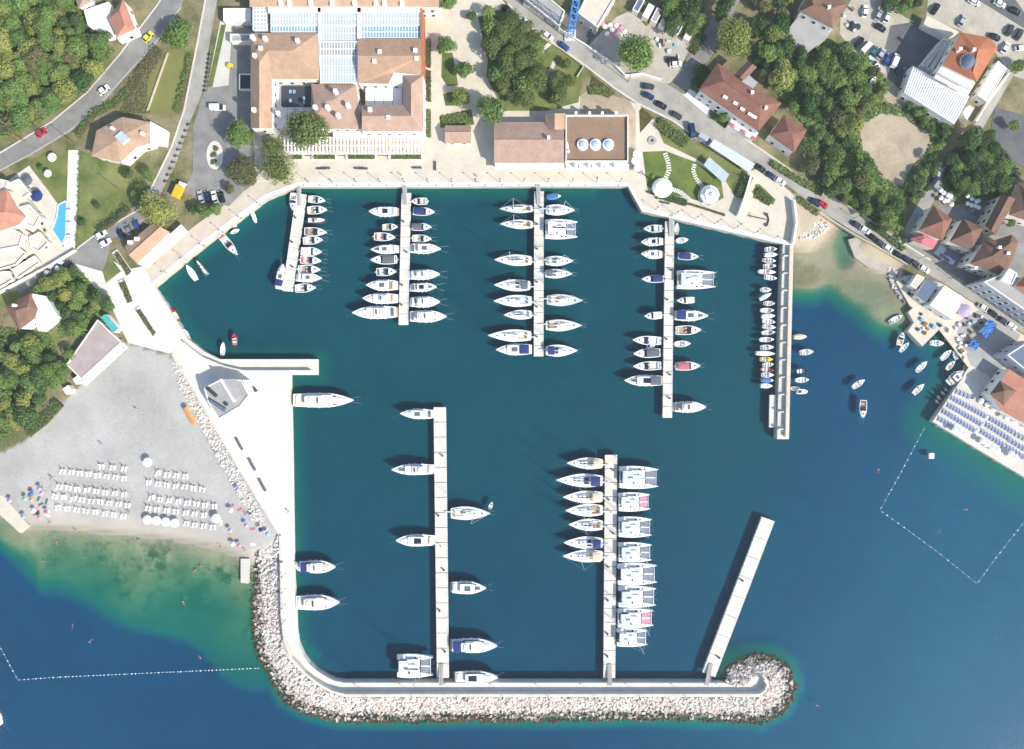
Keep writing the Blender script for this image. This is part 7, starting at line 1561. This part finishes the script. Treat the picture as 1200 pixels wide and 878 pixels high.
for i, (x, y, k, wh) in enumerate([(150, 600, 0, 'standing between the two lounger blocks'), (258, 640, 2, 'standing at the water edge near right cluster'), (88, 622, 0, 'standing at the water edge below the left block'), (60, 560, 1, 'standing left of the top lounger rows'), (160, 480, 3, 'walking across the empty upper beach'), (252, 530, 2, 'standing on the beach below the rocks'), (118, 520, 1, 'walking above the left lounger block'), (287, 645, 0, 'standing beside the beach jetty'), (296, 600, 2, 'standing near the shore rocks'), (58, 612, 2, 'standing near the jetty tip')]):
    person(x, y, k, 'person in %s %s' % (C4[k], wh), bz(x, y))
for i, (x, y, k, wh) in enumerate([(516, 640, 1, 'standing on the lower left pontoon'), (632, 290, 3, 'walking on the restaurant pontoon'), (716, 600, 2, 'walking on the pontoon by the catamarans')]): person(x, y, k, 'person in %s %s' % (C4[k], wh), .6)
for i, (x, y, k, wh) in enumerate([(560, 207, 3, 'walking on the north quay'), (700, 208, 1, 'standing before the restaurant'), (470, 205, 2, 'walking below the hotel pergola'), (870, 262, 3, 'standing left of the anchor'), (338, 600, 1, 'walking on the white quay'), (226, 360, 0, 'x')][:5]): person(x, y, k, 'person in %s %s' % (C4[k], wh), G + .05)
for i, (x, y, wh) in enumerate([(66, 640, 'swimming below the left lounger block'), (163, 634, 'swimming below the gap of the lounger blocks'), (233, 660, 'swimming near the right cluster'), (225, 672, 'swimming leftmost off the beach jetty'), (246, 672, 'swimming close to the beach jetty'), (47, 656, 'swimming off the jetty tip'), (215, 710, 'swimming far out beside the reef'), (84, 732, 'swimming in the dark patch of the bay'), (107, 750, 'swimming alone in the dark bay'), (1130, 598, 'swimming inside the right buoy line, upper'), (1104, 622, 'swimming inside the right buoy line, lower'), (1030, 555, 'swimming outside the right buoy line'), (231, 769, 'swimming near the left buoy line'), (1170, 751, 'swimming at the lower right'), (962, 829, 'swimming right of the breakwater head')]): person(x, y, i % 3, 'person %s' % wh, -.2, True)

for i in range(9): lounger(79.5, 240 + i * 5, 180, 'white lounger, %s from the top along the villa pool' % ordw(i + 1), 'loungers along the villa pool', G + .05, i % 3 == 1)

cm_ = [MB().box((0, 0, .4), (1.4, 1., .8)).box((0, 0, .82), (1.5, 1.1, .06)).mesh('storage_crate', m_) for m_ in ('wood', 'gelcoat_grey', 'dark_grey', 'white_canvas', 'cyan_canvas')]
CN = ['brown', 'light grey', 'dark', 'white', 'pale blue']
def crates(poly, n, place):
    xs = [p[0] for p in poly]; ys = [p[1] for p in poly]; pts = []
    while len(pts) < n:
        x, y = random.uniform(min(xs), max(xs)), random.uniform(min(ys), max(ys))
        if inside([x], [y], poly)[0] and all(abs(x - a) + abs(y - b_) > 4 for a, b_ in pts): pts.append((x, y))
    for i, (x, y) in enumerate(sorted(pts)):
        k_ = random.randrange(5); p = P(x, y, G + .1); tag(link('storage_crate', cm_[k_], None, (p.x, p.y, G + .08), random.uniform(0, 3), (random.uniform(.5, 1.1), random.uniform(.5, 1.1), random.uniform(.5, 1.3))), '%s crate, %s from the left %s' % (CN[k_], ordw(i + 1), place), 'crate', 'crates and chests in yards')
crates([(1118, 378), (1128, 366), (1150, 364), (1160, 372), (1138, 396), (1140, 425), (1130, 410)], 16, 'in the shaded yard by the cove quay')
crates([(1100, 380), (1118, 378), (1136, 424), (1128, 420)], 9, 'along the cove quay terrace')
crates([(1076, 362), (1096, 384), (1082, 402), (1070, 388)], 8, 'on the stone pier')
crates([(1048, 322), (1064, 318), (1072, 344), (1064, 350)], 8, 'among the rocks beside the beige hut')
crates([(985, 22), (1000, 0), (1010, 20), (1000, 40)], 7, 'at the left end of workshop yard')
crates([(745, 18), (800, 52), (795, 70), (760, 45)], 10, 'in front of the diagonal shed row')
crates([(1104, 232), (1150, 240), (1168, 250), (1160, 258), (1120, 250)], 9, 'in gardens behind the pyramid roofs')
# ================================================================ thin summer haze between the drone and the ground
m, nt, b = newmat('haze'); nt.nodes.remove(b); pv_ = nd(nt, 'ShaderNodeVolumePrincipled'); pv_.inputs['Color'].default_value = (.92, .95, 1, 1); pv_.inputs['Density'].default_value = .00017; pv_.inputs['Anisotropy'].default_value = .2
nt.links.new(pv_.outputs[0], nt.nodes['Material Output'].inputs['Volume'])
setkind(MB().box((0, 0, 118), (3200, 3200, 262)).build('haze', 'haze'), 'stuff')
